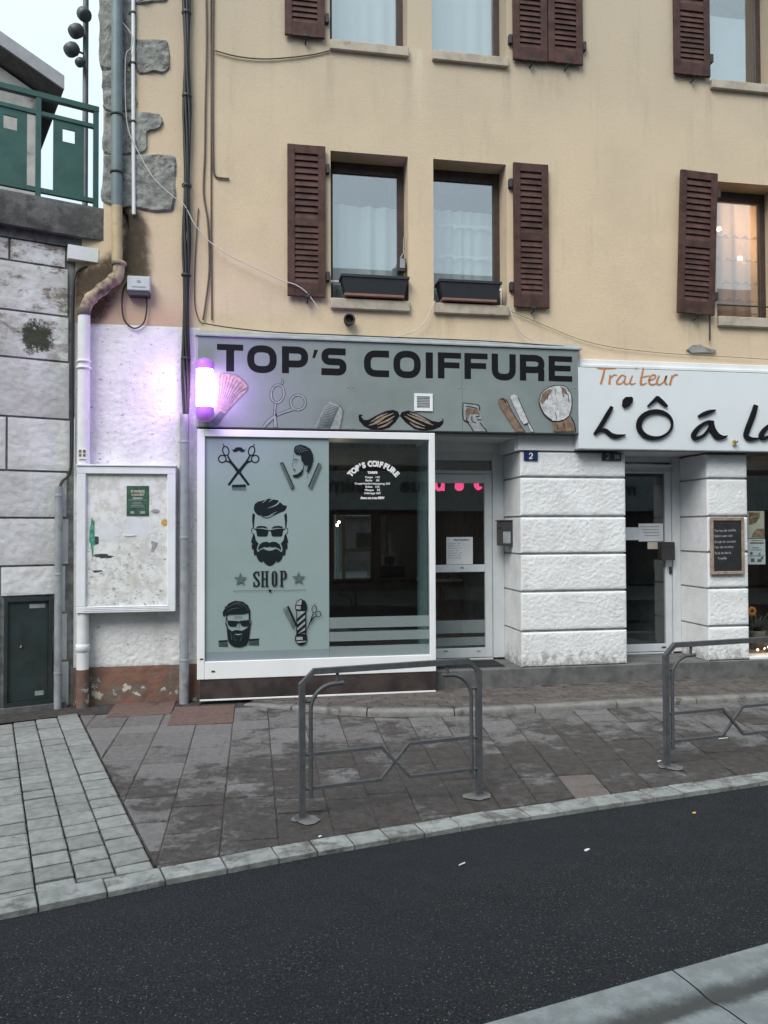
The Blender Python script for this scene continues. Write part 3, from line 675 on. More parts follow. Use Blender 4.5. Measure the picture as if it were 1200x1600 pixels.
# raised strip in front of the shops: small pavers behind a rounded kerb
plat = struct('raised_pavement'); PZ = 0.052
def top_z(x): return max(0.006, min(0.066, 0.006+(x+0.10)*0.055))
BE = offs(FE, 0.15)
mb = MB(); n = len(BE)
vs = [(p[0], p[1], min(top_z(p[0]), PZ+0.03)-0.018) for p in BE]+[(p[0], 0.02, 0.028) for p in BE]; mb.add(vs, [(i, i+1, n+i+1, n+i) for i in range(n-1)])
part('paver_bed', mb, 'mortar_dark', plat)
cells = []
rowh, bl = 0.13, 0.255
for r in range(9):
    y1 = -0.005-r*rowh; x = -0.15-(r % 2)*bl/2
    while x < 9.0:
        q = [(x, y1-rowh), (x+bl, y1-rowh), (x+bl, y1), (x, y1)]
        for a, b in zip(BE, BE[1:]):
            if len(q) > 2 and a[0]-0.3 <= x+bl/2 <= b[0]+0.3: q = clip(q, a, b)
        if len(q) > 2 and area(q) > 0.008 and x < 7.6: cells.append(q)
        x += bl
cells.sort(key=lambda q: math.hypot(q[0][0], q[0][1]+9.2)); rest = MB()
for q in cells[:296]:
    cx = sum(p[0] for p in q)/len(q); cy = sum(p[1] for p in q)/len(q); zz = 0.03+(top_z(cx)-0.034)*min(1, max(0, -cy/1.1))
    flag('paver', q, zz, zz-0.03, 'paver', plat, 0.004, 0.004, 0.02)
pk = struct('platform_kerb'); xs = [-0.10, 0.42, 1.2, 2.12, 3.02, 3.98, 4.95, 5.9, 6.9, 7.9, 9.4]
def fe_pt(poly, x):
    for i in range(len(poly)-1):
        if FE[i][0] <= x <= FE[i+1][0]+1e-6: t = (x-FE[i][0])/(FE[i+1][0]-FE[i][0]); a, b = poly[i], poly[i+1]; return (a[0]+(b[0]-a[0])*t, a[1]+(b[1]-a[1])*t)
for a, b in zip(xs, xs[1:]):
    mb = MB(); m = 12; g = 0.006; ring = []
    for i in range(m+1):
        x = a+g+(b-a-2*g)*i/m; f = fe_pt(FE, x); k_ = fe_pt(BE, x); z = top_z(x); ux, uy = k_[0]-f[0], k_[1]-f[1]
        P = lambda t, h: (f[0]+ux*t, f[1]+uy*t, h+noise.noise(Vector((x*5, t*3, h*9)))*0.004)
        ring.append([P(0.02, -0.02), P(0.0, z*0.55), P(0.05, z*0.82), P(0.16, z*0.97), P(0.32, z), P(1, z), P(1, z-0.05)])
    vs = [p for rr in ring for p in rr]; w = 7
    fs = [(i*w+j, (i+1)*w+j, (i+1)*w+j+1, i*w+j+1) for i in range(m) for j in range(w-1)]
    mb.add(vs, fs, True); mb.add(ring[0], [tuple(range(w))]); mb.add(ring[-1], [tuple(range(w))]); part('kerb_stone', mb, 'kerb2', pk)
# gutter stones on the near side of the road
nks = struct('gutter'); s = -3.4
while s < 4.6:
    L = 1.12; mb = MB(); prof = [(0.0, -0.06), (0.004, -0.026), (0.012, -0.017), (0.10, -0.017), (0.165, -0.021), (0.215, -0.030), (0.25, -0.030), (0.29, -0.020), (0.34, -0.016), (0.47, -0.016), (0.482, -0.026), (0.485, -0.06)]
    vs = [(*nk(s+0.004+e*(L-0.008), dd), z) for e in (0, 1) for dd, z in prof]; w = len(prof)
    mb.add(vs, [(i, i+1, w+i+1, w+i) for i in range(w-1)]); g_ = part('gutter_stone', mb, 'nearkerb', nks)
    s += L
mb = MB(); mb.quad((*nk(-4, -0.01), -0.036), (*nk(5, -0.01), -0.036), (*nk(5, 0.51), -0.036), (*nk(-4, 0.51), -0.036)); part('joint_bed', mb, 'grime', nks)

# ================================================================== STONE RETAINING WALL (left)
wl = thing('stone_wall', 'whitewashed retaining wall of big stone blocks with mossy joints at the left', 'wall', (*WP, 0))
mb = MB(); mb.hexa([LW(0.02, -0.6, -0.05), LW(5, -0.6, -0.05), LW(5, -0.03, -0.05), LW(0.02, -0.03, -0.05), LW(0.02, -0.6, 5.35), LW(5, -0.6, 5.35), LW(5, -0.03, 5.35), LW(0.02, -0.03, 5.35)])
part('mortar_core', mb, 'joint', wl)
CZ = [0.0, 0.52, 1.06, 1.60, 2.13, 2.65, 3.245, 3.90, 4.42, 4.97, 5.22]
cuts = {0: [0.06, 1.3, 2.4], 1: [0.08, 0.9, 2.1], 2: [0.1, 1.25, 2.3], 3: [0.07, 1.1, 2.2], 4: [0.09, 1.4, 2.5], 5: [0.06, 0.715, 1.7, 2.7], 6: [0.07, 1.2, 2.2], 7: [0.08, 1.0, 2.1], 8: [0.09, 1.3, 2.3], 9: [0.12, 0.70, 1.6, 2.6]}
CBX = (S(82, 1000)[0]-0.03, S(4, 1000)[0]+0.03); CBT = S(40, 934)[1]
for k in range(11):
    if k == 10: xs_, z0, z1 = [CBX[0]+0.0, CBX[1]], CBT+0.03, CZ[3]-0.012
    else: xs_ = cuts[k]+[3.6]; z0, z1 = CZ[k]+0.012, CZ[k+1]-0.012
    for a, b in zip(xs_, xs_[1:]):
        for (p, q) in ([(a, b)] if k > 2 else [(a, min(b, CBX[0])), (max(a, CBX[1]), b)]):
            if q-p < 0.06: continue
            t = MB(); zt = z1
            rough_face(t, p+0.012, q-0.012, z0, zt, 0, 0.022, 0.011, 22, k*5+int(a*10), 0.04)
            nv = len(t.v); p0, p1 = p+0.012, q-0.012
            t.add([(p0, 0, z0), (p1, 0, z0), (p1, 0, zt), (p0, 0, zt), (p0, 0.06, z0), (p1, 0.06, z0), (p1, 0.06, zt), (p0, 0.06, zt)], [(0, 1, 5, 4), (1, 2, 6, 5), (2, 3, 7, 6), (3, 0, 4, 7)])
            t.v = [LW(v[0], -v[1], v[2]) for v in t.v]
            part('stone_block', t, 'wallstone', wl, LW((p+q)/2, 0, z0))
x0, z0 = S(106, 383, 0.05); x1, z1 = S(153, 412, 0.05)
mb = MB(); mb.hexa([LW(a, d, z) for z in (z1, z0) for a, d in ((x0, 0.09), (x1, 0.09), (x1, -0.05), (x0, -0.05))]); part('white_block', mb, 'white_smooth', wl)
mb = MB(); LZ0, LZ1 = 5.33, 5.70
t = MB(); rough_face(t, -0.27, 4.0, LZ0, LZ1, -0.10, 0.05, 0.02, 7, 3, 0.03)
t.add([(-0.27, -0.10, LZ0), (4, -0.10, LZ0), (4, -0.10, LZ1), (-0.27, -0.10, LZ1), (-0.27, 0.5, LZ0), (4, 0.5, LZ0), (4, 0.5, LZ1), (-0.27, 0.5, LZ1)], [(0, 1, 5, 4), (1, 2, 6, 5), (2, 3, 7, 6), (3, 0, 4, 7)])
t.v = [LW(v[0], -v[1], v[2]) for v in t.v]; part('coping', t, 'ledge', wl)
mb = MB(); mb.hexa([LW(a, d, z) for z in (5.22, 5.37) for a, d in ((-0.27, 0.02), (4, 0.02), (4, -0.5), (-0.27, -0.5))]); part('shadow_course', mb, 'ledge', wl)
struct('terrace', MB().box(-14, -1.72, 0.45, 14, 5.2, 5.55), 'terrace')
# green railing on the coping
rl = thing('green_railing', 'green metal railing with solid panels on top of the stone wall', 'railing', LW(0.3, -0.1, 5.76))
def bar(name, s0, z0, s1, z1, w, dd, par, mat='rail_green', d=-0.05):
    m_ = MB(); w2 = w/2
    if abs(s1-s0) > abs(z1-z0): m_.hexa([LW(a, d+b, (z0 if a == s0 else z1)+e) for e in (-w2, w2) for a, b in ((s0, dd), (s1, dd), (s1, -dd), (s0, -dd))])
    else: m_.hexa([LW(s0+a, d+b, z) for z in (z0, z1) for a, b in ((-w2, dd), (w2, dd), (w2, -dd), (-w2, -dd))])
    return part(name, m_, mat, par, LW(s0, d, z0))
se, zt = S(150, 172, -0.05); zb = S(150, 322, -0.05)[1]
for xx in (150, 60, -32, -122): ss = S(xx, 172, -0.05)[0]; bar('post', ss, LZ1-0.02, ss, zt+0.02, 0.055, 0.03, rl)
bar('top_rail', se-0.03, zt, 3.8, zt, 0.06, 0.035, rl); bar('middle_rail', se, S(146, 198, -0.05)[1], 3.8, S(146, 198, -0.05)[1], 0.045, 0.025, rl)
bar('bottom_rail', se, S(150, 315, -0.05)[1], 3.8, S(150, 315, -0.05)[1], 0.05, 0.025, rl)
pz1, pz0 = S(100, 184, -0.05)[1], S(100, 302, -0.05)[1]
for l, r in ((83, 131), (-11, 42), (-105, -52)):
    s0, s1 = S(r, 240, -0.05)[0], S(l, 240, -0.05)[0]; ws0 = s0+0.30*(s1-s0); ws1 = s0+0.70*(s1-s0); hz1 = pz1-0.13; hz0 = hz1-0.15
    m_ = MB()
    for a, b, c, e in ((s0, ws0, pz0, pz1), (ws1, s1, pz0, pz1), (ws0, ws1, hz1, pz1), (ws0, ws1, pz0, hz0)):
        m_.hexa([LW(p, -0.05+q, z) for z in (c, e) for p, q in ((a, 0.012), (b, 0.012), (b, -0.012), (a, -0.012))])
    part('panel', m_, 'rail_green', rl, LW(s0, -0.05, pz0))
# utility cabinet let into the wall
s0, s1 = S(81, 1000)[0], S(6, 1000)[0]; cz1, cz0 = S(40, 934)[1], 0.06
cb = thing('utility_cabinet', 'dark green metal utility cabinet let into the foot of the stone wall', 'cabinet', LW((s0+s1)/2, 0, 0))
def lbox(mb, s0, s1, d0, d1, z0, z1): mb.hexa([LW(a, d, z) for z in (z0, z1) for a, d in ((s0, d1), (s1, d1), (s1, d0), (s0, d0))]); return mb
m_ = MB()
for a, b, c, e in ((s0, s0+0.035, cz0, cz1), (s1-0.035, s1, cz0, cz1), (s0+0.035, s1-0.035, cz1-0.04, cz1), (s0+0.035, s1-0.035, cz0, cz0+0.05)): lbox(m_, a, b, -0.06, 0.012, c, e)
part('frame', m_, 'cabinet', cb); dr = part('door', lbox(MB(), s0+0.04, s1-0.04, -0.05, -0.012, cz0+0.055, cz1-0.045), 'cabinet', cb)
part('nameplate', lbox(MB(), s0+0.07, s0+0.23, -0.012, -0.009, cz1-0.12, cz1-0.075), 'metal', dr)
part('label', lbox(MB(), s0+0.08, s0+0.17, -0.012, -0.009, cz0+0.10, cz0+0.15), 'metal', dr)
part('lock', MB().lathe([(0.018, 0), (0.018, 0.012), (0.001, 0.012)], LW(s1-0.16, 0.0, 0.72), 10, 'y'), 'metal', dr)
part('plinth', lbox(MB(), s0-0.15, s1+0.1, -0.08, 0.05, -0.01, 0.06), 'concrete_dark', cb)
# ================================================================== THE BUILDING
bd = thing('apartment_building', 'ochre rendered old building with brown shutters over white ground floor shops', 'building', (3, 0.2, 0))
LO = [(0.935, 1.895), (2.215, 3.16), (6.06, 6.98)]; LZ = (4.775, 6.59)
UP = [(0.93, 1.892), (2.207, 3.175), (6.0, 6.95)]; UZ = (7.93, 9.75)
HO = [(a, b, *LZ) for a, b in LO]+[(a, b, *UZ) for a, b in UP]+[(9.2, 10.1, *LZ), (9.2, 10.1, *UZ)]
def xs_grid(lo, hi, extra, step):
    v = sorted(set([lo, hi]+[e for e in extra if lo < e < hi])); out = []
    for a, b in zip(v, v[1:]):
        k = max(1, int(math.ceil((b-a)/step))); out += [a+(b-a)*i/k for i in range(k)]
    return out+[hi]
gx = xs_grid(-2.0, 12.5, [-1.70, -0.60]+[e for h in HO for e in h[:2]], 0.25); gz = xs_grid(3.175, 11.8, [4.36, 5.35, 4.2]+[e for h in HO for e in h[2:]], 0.25)
def inw(x, z):
    if any(h[0] < x < h[1] and h[2] < z < h[3] for h in HO): return False
    if x < -1.70: return 4.36 < z < 5.35
    if x < -0.60: return z > 4.36
    return True
wob = lambda x, z: noise.noise(Vector((x*0.9, 3.3, z*0.9)))*0.008
mb = MB(); vid = {}
def vv(i, j):
    if (i, j) not in vid: vid[i, j] = len(mb.v); mb.v.append((gx[i], wob(gx[i], gz[j]), gz[j]))
    return vid[i, j]
for i in range(len(gx)-1):
    for j in range(len(gz)-1):
        if inw((gx[i]+gx[i+1])/2, (gz[j]+gz[j+1])/2): mb.f.append((vv(i, j), vv(i+1, j), vv(i+1, j+1), vv(i, j+1))); mb.sm.append(True)
for a, b, c, e in HO:
    D = 0.42
    for p, q in (((a, c), (a, e)), ((b, e), (b, c)), ((a, e), (b, e)), ((b, c), (a, c))):
        mb.quad((p[0], wob(*p), p[1]), (q[0], wob(*q), q[1]), (q[0], D, q[1]), (p[0], D, p[1]))
part('wall', mb, 'yellow', bd, fix=False)
mb = MB(); mb.quad((-1.70, 0.0, 5.3), (-1.70, 9, 5.3), (-1.70, 9, 11.8), (-1.70, 0, 11.8)); mb.quad((12.5, 0, 0), (12.5, 9, 0), (12.5, 9, 11.8), (12.5, 0, 11.8)); mb.box(-2.0, 12.5, 9, 9.1, 0, 11.8)
part('side_wall', mb, 'quoin', bd)
mb = MB(); mb.hexa([(-2.1, -0.5, 11.8), (12.9, -0.5, 11.8), (12.9, 9.4, 11.8), (-2.1, 9.4, 11.8), (-2.1, -0.5, 11.98), (12.9, -0.5, 11.98), (12.9, 9.4, 14), (-2.1, 9.4, 14)]); part('roof', mb, 'roof', bd)
# exposed quoin stones at the corner
def qstone(pts, y=-0.006, seed=0):
    P = catmull([W(*p, 0) for p in pts]+[W(*pts[0], 0)], 5)[:-1]; P = [(p[0]+0.016*noise.fractal(Vector((p[0]*9, seed*2.1, p[1]*9)), 0.8, 2, 4), p[1]+0.016*noise.fractal(Vector((p[0]*9, seed*2.1+7, p[1]*9)), 0.8, 2, 4)) for p in P]
    if area(P) < 0: P = P[::-1]
    t = MB(); n = len(P); cx = sum(p[0] for p in P)/n; cz = sum(p[1] for p in P)/n
    rings = [[(p[0], 0.03, p[1]) for p in P], [(p[0], y, p[1]) for p in P]]
    for k, f in enumerate((0.94, 0.82, 0.66, 0.48, 0.28)):
        rings.append([(cx+(p[0]-cx)*f, y-0.010-0.016*(0.5+noise.fractal(Vector(((cx+(p[0]-cx)*f)*7, seed*3.0, (cz+(p[1]-cz)*f)*7)), 0.75, 2, 4)), cz+(p[1]-cz)*f) for p in P])
    vs = [p for r in rings for p in r]; t.add(vs+[(cx, y-0.018, cz)], [(k*n+i, k*n+(i+1) % n, (k+1)*n+(i+1) % n, (k+1)*n+i) for k in range(6) for i in range(n)]+[(6*n+i, 6*n+(i+1) % n, 7*n) for i in range(n)], False)
    part('quoin', t, 'quoin', bd, (cx, 0, cz))
for i, pts in enumerate([
        [(154, -60), (212, -60), (213, -2), (214, 60), (200, 108), (159, 108), (155, 60), (154, 0)],
        [(214, 61), (255, 63), (263, 68), (265, 92), (261, 112), (240, 114), (214, 112)],
        [(158, 111), (210, 112), (212, 140), (211, 172), (165, 173), (161, 150)],
        [(164, 176), (212, 176), (240, 177), (252, 182), (255, 194), (246, 203), (230, 207), (229, 236), (212, 240), (163, 240)],
        [(163, 243), (210, 242), (255, 242), (273, 246), (275, 270), (273, 312), (268, 330), (240, 331), (212, 326), (163, 318), (160, 285)],
        [(205, -60), (262, -60), (266, -20), (262, 2), (240, 4), (206, 3)]]):
    qstone(pts, -0.004-0.0013*i, i)
# moss / damp stain behind the downpipe
t = MB(); P = [(193, 320), (200, 333), (216, 334), (224, 352), (227, 390), (227, 431), (193, 431), (160, 490), (140, 498), (124, 470), (123, 430), (150, 416), (176, 400), (193, 380)]
ring = [W(*p, -0.02) for p in catmull(P+[P[0]], 3)[:-1]]; big = shrink(ring if area(ring) > 0 else ring[::-1], -0.13)
if area(ring) < 0: ring = ring[::-1]
ring = shrink(ring, 0.05); n = len(ring); cx, cz = W(200, 400, 0)
me = bpy.data.meshes.new('damp_stain'); L = WLOC[bd.name]
tri = tessellate_polygon([[Vector((p[0], p[1], 0)) for p in ring]])
me.from_pydata([(Vector((p[0], -0.014, p[1]))-L)[:] for p in ring]+[(Vector((p[0], -0.014, p[1]))-L)[:] for p in big], [], [tuple(x) for x in tri]+[(i, (i+1) % n, n+(i+1) % n, n+i) for i in range(n)]); me.update()
at_ = me.color_attributes.new('soak', 'FLOAT_COLOR', 'POINT')
for i in range(2*n): at_.data[i].color = (1, 1, 1, 1) if i < n else (0, 0, 0, 1)
me.materials.append(MT['stain']); reg(bpy.data.objects.new('damp_stain', me), bd, L)
# white roughcast corner of the ground floor, flaking brown base
mb = MB(); rough_face(mb, -2.0, -0.60, 0.43, 4.36, -0.004, 0.019, 0.012, 38, 2, 0.01); mb.quad((-0.60, -0.01, 0.43), (-0.60, 0.1, 0.43), (-0.60, 0.1, 4.36), (-0.60, -0.01, 4.36)); part('roughcast', mb, 'white_rough', bd)
mb = MB(); rough_face(mb, -2.0, -0.56, -0.02, 0.43, -0.012, 0.03, 0.014, 10, 5, 0.01); part('base_band', mb, 'plinth', bd)
# plinth and recess floors
mb = MB(); mb.box(2.17, 12.4, -0.03, 0.9, -0.02, 0.252, 0.012); part('plinth', mb, 'concrete_dark', bd)
# rusticated white piers
def pier(x0, x1, zs, nm, depth=0.68):
    core = part(nm, MB().box(x0+0.012, x1-0.012, 0.014, depth, 0.25, zs[-1]), 'groove', bd, ((x0+x1)/2, 0.3, 0.25))
    for k, (a, b) in enumerate(zip(zs, zs[1:])):
        a2, b2 = a+(0.013 if k else 0.004), b-0.013; t = MB(); c = 0.012
        rough_face(t, x0+c, x1-c, a2+c, b2-c, -0.012, 0.015, 0.0105, 42, k*3+int(x0*7), 0.012)
        X0, X1, Z0, Z1 = x0+c, x1-c, a2+c, b2-c
        t.add([(X0, -0.012, Z0), (X1, -0.012, Z0), (X1, -0.012, Z1), (X0, -0.012, Z1), (x0, 0.0, a2), (x1, 0.0, a2), (x1, 0.0, b2), (x0, 0.0, b2), (x0, depth, a2), (x1, depth, a2), (x1, depth, b2), (x0, depth, b2)],
              [(0, 1, 5, 4), (1, 2, 6, 5), (2, 3, 7, 6), (3, 0, 4, 7), (4, 5, 9, 8), (5, 6, 10, 9), (6, 7, 11, 10), (7, 4, 8, 11)])
        part('stone_block', t, 'white_stone', core, ((x0+x1)/2, 0, a2))
ZS = [0.252, 0.698, 1.195, 1.668, 2.139, 2.636, 2.965]
pier(3.315, 4.728, ZS, 'pier'); pier(5.874, 6.456, ZS, 'pier')
# lintel band, soffits, recess linings
mb = MB(); mb.box(3.28, 4.04, -0.03, 0.3, 2.97, 3.172, 0.006); part('lintel', mb, 'white_smooth', bd)
mb = MB(); mb.box(2.17, 3.30, 0.0, 0.66, 3.13, 3.17); mb.box(4.04, 9.5, 0.0, 0.9, 2.98, 3.04); mb.box(2.17, 3.312, 0.64, 0.70, 3.012, 3.13); mb.box(3.252, 3.327, 0.004, 0.70, 2.968, 3.129); part('soffit', mb, 'white_smooth', bd)
mb = MB(); mb.box(6.456, 9.5, 0.02, 0.2, 2.90, 2.98); part('header', mb, 'wood_frame', bd)
mb = MB(); mb.box(6.46, 9.5, -0.02, 0.25, 0.252, 0.285, 0.004); part('window_ledge', mb, 'white_smooth', bd)
mb = MB(); mb.box(9.5, 12.5, 0, 0.5, 0.25, 3.0); part('end_pier', mb, 'white_stone', bd)

# ---- upper windows: sill, frame (> pane), rooms behind
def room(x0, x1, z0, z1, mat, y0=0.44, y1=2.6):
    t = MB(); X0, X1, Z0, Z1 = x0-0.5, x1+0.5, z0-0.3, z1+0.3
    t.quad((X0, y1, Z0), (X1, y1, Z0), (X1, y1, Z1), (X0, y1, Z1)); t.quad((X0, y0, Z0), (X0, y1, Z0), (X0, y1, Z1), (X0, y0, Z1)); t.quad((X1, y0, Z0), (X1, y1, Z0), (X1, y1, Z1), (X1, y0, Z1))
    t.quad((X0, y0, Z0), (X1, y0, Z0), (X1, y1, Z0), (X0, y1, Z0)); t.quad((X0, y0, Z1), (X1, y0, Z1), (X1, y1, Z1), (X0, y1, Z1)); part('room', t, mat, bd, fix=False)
def window(x0, x1, z0, z1, sillz, roommat='room_up', top=0.14):
    t = MB(); D = 0.27; s = 0.055
    t.box(x0, x0+s, D, D+0.07, z0, z1, 0.005); t.box(x1-s-0.03, x1, D, D+0.07, z0, z1, 0.005); t.box(x0+s, x1-s-0.03, D+0.003, D+0.067, z1-top, z1, 0.005); t.box(x0+s, x1-s-0.03, D+0.003, D+0.067, z0, z0+0.06, 0.005)
    f = part('window', t, 'frame_brown', bd, ((x0+x1)/2, D, z0))
    part('pane', MB().box(x0+s-0.01, x1-s-0.02, D+0.025, D+0.031, z0+0.05, z1-top+0.01), 'glass_up', f)
    t = MB(); t.box(x0-0.004, x1+0.012, -0.055, 0.26, sillz, z0+0.004, 0.008); part('window_sill', t, 'sill', bd, ((x0+x1)/2, 0, sillz))
    room(x0, x1, z0, z1, roommat)
for i, (a, b) in enumerate(LO): window(a, b, *LZ, 4.652, 'room_warm' if i == 2 else 'room_up')
for i, (a, b) in enumerate(UP): window(a, b, *UZ, 7.815)
# ---- louvred shutters, hinges and holdbacks
def shutter(x0, x1, z0, z1, hinge, y=-0.05, label=None, tilt=0.0, detail=20):
    D0, D1 = y-0.018, y+0.020; st = 0.088; mz = z0+(z1-z0)*0.475; t = MB()
    t.box(x0, x0+st, D0, D1, z0, z1, 0.004); t.box(x1-st, x1, D0, D1, z0, z1, 0.004)
    for a, b in ((z0, z0+0.17), (mz-0.02, mz+0.075), (z1-0.105, z1)): t.box(x0+st, x1-st, D0+0.003, D1-0.002, a, b, 0.003)
    piv = Vector(((x0+x1)/2, y, z0)); s = part('shutter', t, 'shutter', bd, piv)
    if label: s['label'] = label
    proto = None; w = x1-x0-2*st
    for a, b in ((z0+0.17, mz-0.02), (mz+0.075, z1-0.105)):
        k = detail//2; st_ = (b-a)/k
        for i in range(k):
            zc = a+st_*(i+0.5)
            if proto is None:
                t = MB(); h = st_*0.60; t.hexa([(x0+st, D0+0.004, zc-h), (x1-st, D0+0.004, zc-h), (x1-st, D0+0.010, zc-h-0.002), (x0+st, D0+0.010, zc-h-0.002), (x0+st, D1-0.010, zc+h), (x1-st, D1-0.010, zc+h), (x1-st, D1-0.004, zc+h), (x0+st, D1-0.004, zc+h)])
                proto = part('slat', t, 'shutter', s, (piv.x, y, zc)); first = False
            else: inst(proto, s, (piv.x, y, zc))
    part('backing', MB().box(x0+st*0.9, x1-st*0.9, D1-0.003, D1, z0+0.1, z1-0.08), 'shutter', s)
    hx = x0-0.03 if hinge == 'L' else x1+0.03
    for zz in (z0+0.26, z1-0.26):
        t = MB(); a, b = sorted((hx, x0+0.05 if hinge == 'L' else x1-0.05)); t.box(a, b, D1, D1+0.012, zz-0.018, zz+0.018); t.box(hx-0.022, hx+0.022, y-0.01, 0.01, zz-0.055, zz+0.055, 0.004)
        part('hinge', t, 'iron', s)
    ex = x0+(x1-x0)*0.52; t = MB(); t.tube([(ex, 0.0, z0-0.06), (ex, y-0.03, z0-0.06), (ex, y-0.04, z0+0.03)], 0.010, 6); t.box(ex-0.03, ex+0.03, y-0.05, y-0.03, z0-0.02, z0+0.012, 0.003)
    part('holdback', t, 'iron', s)
    if tilt: s.rotation_euler = (0, tilt, 0)
    return s
shutter(0.412, 0.868, 4.775, 6.603, 'R'); shutter(3.236, 3.697, 4.768, 6.597, 'L')
shutter(5.44, 5.966, 4.78, 6.66, 'R', -0.075, None, R(2.2))
shutter(0.383, 0.862, 7.925, 9.78, 'R'); shutter(3.245, 3.70, 7.915, 9.78, 'L'); shutter(3.712, 4.178, 7.925, 9.78, 'R', -0.052, 'shutter leaf with an extra plain panel beside the folded pair'); shutter(5.452, 5.966, 7.945, 9.79, 'R')
# ---- curtains
def curtain(name, label, x0, x1, z0, z1, y, mat, amp=0.022, waves=7, seed=0, hem=True, group='sheer curtains in the windows'):
    t = MB(); nx = 64
    for zz in (z0, z1):
        for i in range(nx+1):
            u = i/nx; t.v.append((x0+(x1-x0)*u, y+amp*math.sin(u*waves*6.28+seed+math.sin(u*9+seed))*(1.0 if zz == z0 else 0.8)+0.01*math.sin(u*31+seed), zz))
    for i in range(nx): t.f.append((i, i+1, nx+2+i, nx+1+i)); t.sm.append(True)
    o = part(name, t, mat, None, ((x0+x1)/2, y, z0)); return tag(o, label, 'curtain', group)
curtain('curtain', 'plain sheer curtain behind the window above the round vent pipe', 0.96, 1.86, 4.79, 6.10, 0.40, 'curtain', 0.03, 3.2, 0.3)
c2 = curtain('curtain', 'sheer curtain with horizontal stitched bands behind the window above the razor drawing', 2.24, 3.12, 4.79, 6.12, 0.40, 'curtain', 0.024, 5.5, 1.4)
for zz in (5.10, 5.50, 5.90):
    t = MB(); nx = 40
    for e in (0, 0.028):
        for i in range(nx+1): u = i/nx; t.v.append((2.24+0.88*u, 0.362, zz+e+0.008*math.sin(u*24)))
    for i in range(nx): t.f.append((i, i+1, nx+2+i, nx+1+i)); t.sm.append(True)
    part('stitched_band', t, 'curtain', c2)
cw = curtain('curtain', 'warm lit scalloped lace curtain in the window right of the tilted shutter', 5.9, 7.1, 4.79, 6.55, 0.42, 'curtain_warm', 0.012, 5, 0.9)
for zz, dx in ((5.12, 0.0), (5.36, 0.05), (5.68, 0.02), (6.0, 0.06)):
    t = MB(); nx = 56
    for i in range(nx+1):
        x = 5.95+1.1*i/nx; ph = ((x+dx)/0.155) % 1.0; t.v += [(x, 0.392, zz), (x, 0.392, zz+0.004+0.05*abs(1-2*ph))]
    for i in range(nx): t.f.append((2*i, 2*i+2, 2*i+3, 2*i+1)); t.sm.append(False)
    part('lace_edge', t, 'lace', cw)
for k, (px_, py_) in enumerate(((1123, 358), (1156, 404))):
    p = W3(px_, py_, 0.95); l = ('glowing warm lamp bulb higher up behind the lace curtain, beside the tilted shutter', 'glowing warm lamp bulb lower down behind the middle of the lace curtain')[k]
    b = thing('lamp_bulb', l, 'lamp', p, 'lit bulbs behind the lace curtain'); part('globe', MB().sphere(p, 0.035, 12), 'warm', b); l_ = bpy.data.lights.new('bulb_light', 'POINT'); l_.energy = 6.5; l_.color = (1, 0.62, 0.32); l_.shadow_soft_size = 0.06; reg(bpy.data.objects.new('bulb_light', l_), b, p+Vector((0, -0.12, -0.06))); part('flex', MB().tube([p+Vector((0, 0, 0.03)), p+Vector((0, 0, 1.5))], 0.006, 6), 'cable', b)
# upper row: pale net curtains, and a panel painted as a pane reflection
curtain('curtain', 'pale plain net curtain in the upper window beside the sagging dark wire', 0.95, 1.87, 7.94, 9.7, 0.40, 'curtain', 0.006, 2, 0.3)
curtain('curtain', 'pale plain net curtain in the upper window that has the small glass jar', 2.22, 3.15, 7.94, 9.7, 0.40, 'curtain', 0.006, 2, 1.3)
x0, z1 = W(1112, 25, 0.40); x1, _ = W(1164, 25, 0.40); xl, zz1 = W(1122, -20, 0.40)
tag(part('reflection_panel', MB().box(x0-0.12, x1, 0.40, 0.41, 7.94, z1), 'reflection_panel', None, (x0, 0.4, 7.94)), 'pale blue panel standing for the pane reflection low in the upper right window', 'reflection_panel')  # added panel, its colour stands in for the reflecting casement pane
p = W3(686, 80, 0.22); p.z = UZ[0]+0.004
j = thing('glass_jar', 'small glass jar standing at the left end of an upper window sill', 'jar', p); part('body', MB().lathe([(0.001, 0), (0.05, 0), (0.055, 0.02), (0.055, 0.10), (0.035, 0.13), (0.035, 0.145)], p, 14), 'paper', j); part('lid', MB().lathe([(0.04, 0.145), (0.04, 0.165), (0.001, 0.167)], p, 14), 'bulb_box', j)
# ---- flower boxes and white rails
def planter(x0, x1, label, rail):
    b = thing('flower_box', label, 'flower box', ((x0+x1)/2, 0.02, 4.80), 'black flower boxes on the lower window sills'); t = MB(); y0, y1 = -0.10, 0.14; zb, zt = 4.835, 5.06; dx, dy = 0.045, 0.03; w = 0.012
    def rg(o, z, i): return [(x0+o+i, y0+(o*0.66)+i, z), (x1-o-i, y0+(o*0.66)+i, z), (x1-o-i, y1-(o*0.66)-i, z), (x0+o+i, y1-(o*0.66)-i, z)]
    rings = [rg(dx, zb, 0), rg(0.004, zt-0.03, 0), rg(-0.012, zt-0.03, 0), rg(-0.012, zt, 0), rg(0.0, zt, w), rg(dx, zb+0.05, w)]
    vs = [p for r in rings for p in r]; fs = [(k*4+i, k*4+(i+1) % 4, k*4+4+(i+1) % 4, k*4+4+i) for k in range(5) for i in range(4)]+[(0, 1, 2, 3)]
    part('trough', t.add(vs, fs), 'planter', b)
    part('soil', MB().add(rg(0.02, zt-0.05, w*0.5), [(0, 1, 2, 3)]), 'soil', b); part('saucer', MB().box(x0+0.03, x1-0.05, y0+0.005, y1-0.02, 4.80, 4.833, 0.006), 'tray', b)
planter(1.06, 1.875, 'black flower box on terracotta tray under the plain curtain, beside the grey door-phone box', 0)
planter(2.27, 3.05, 'black flower box on terracotta tray under the curtain with stitched bands', 0)
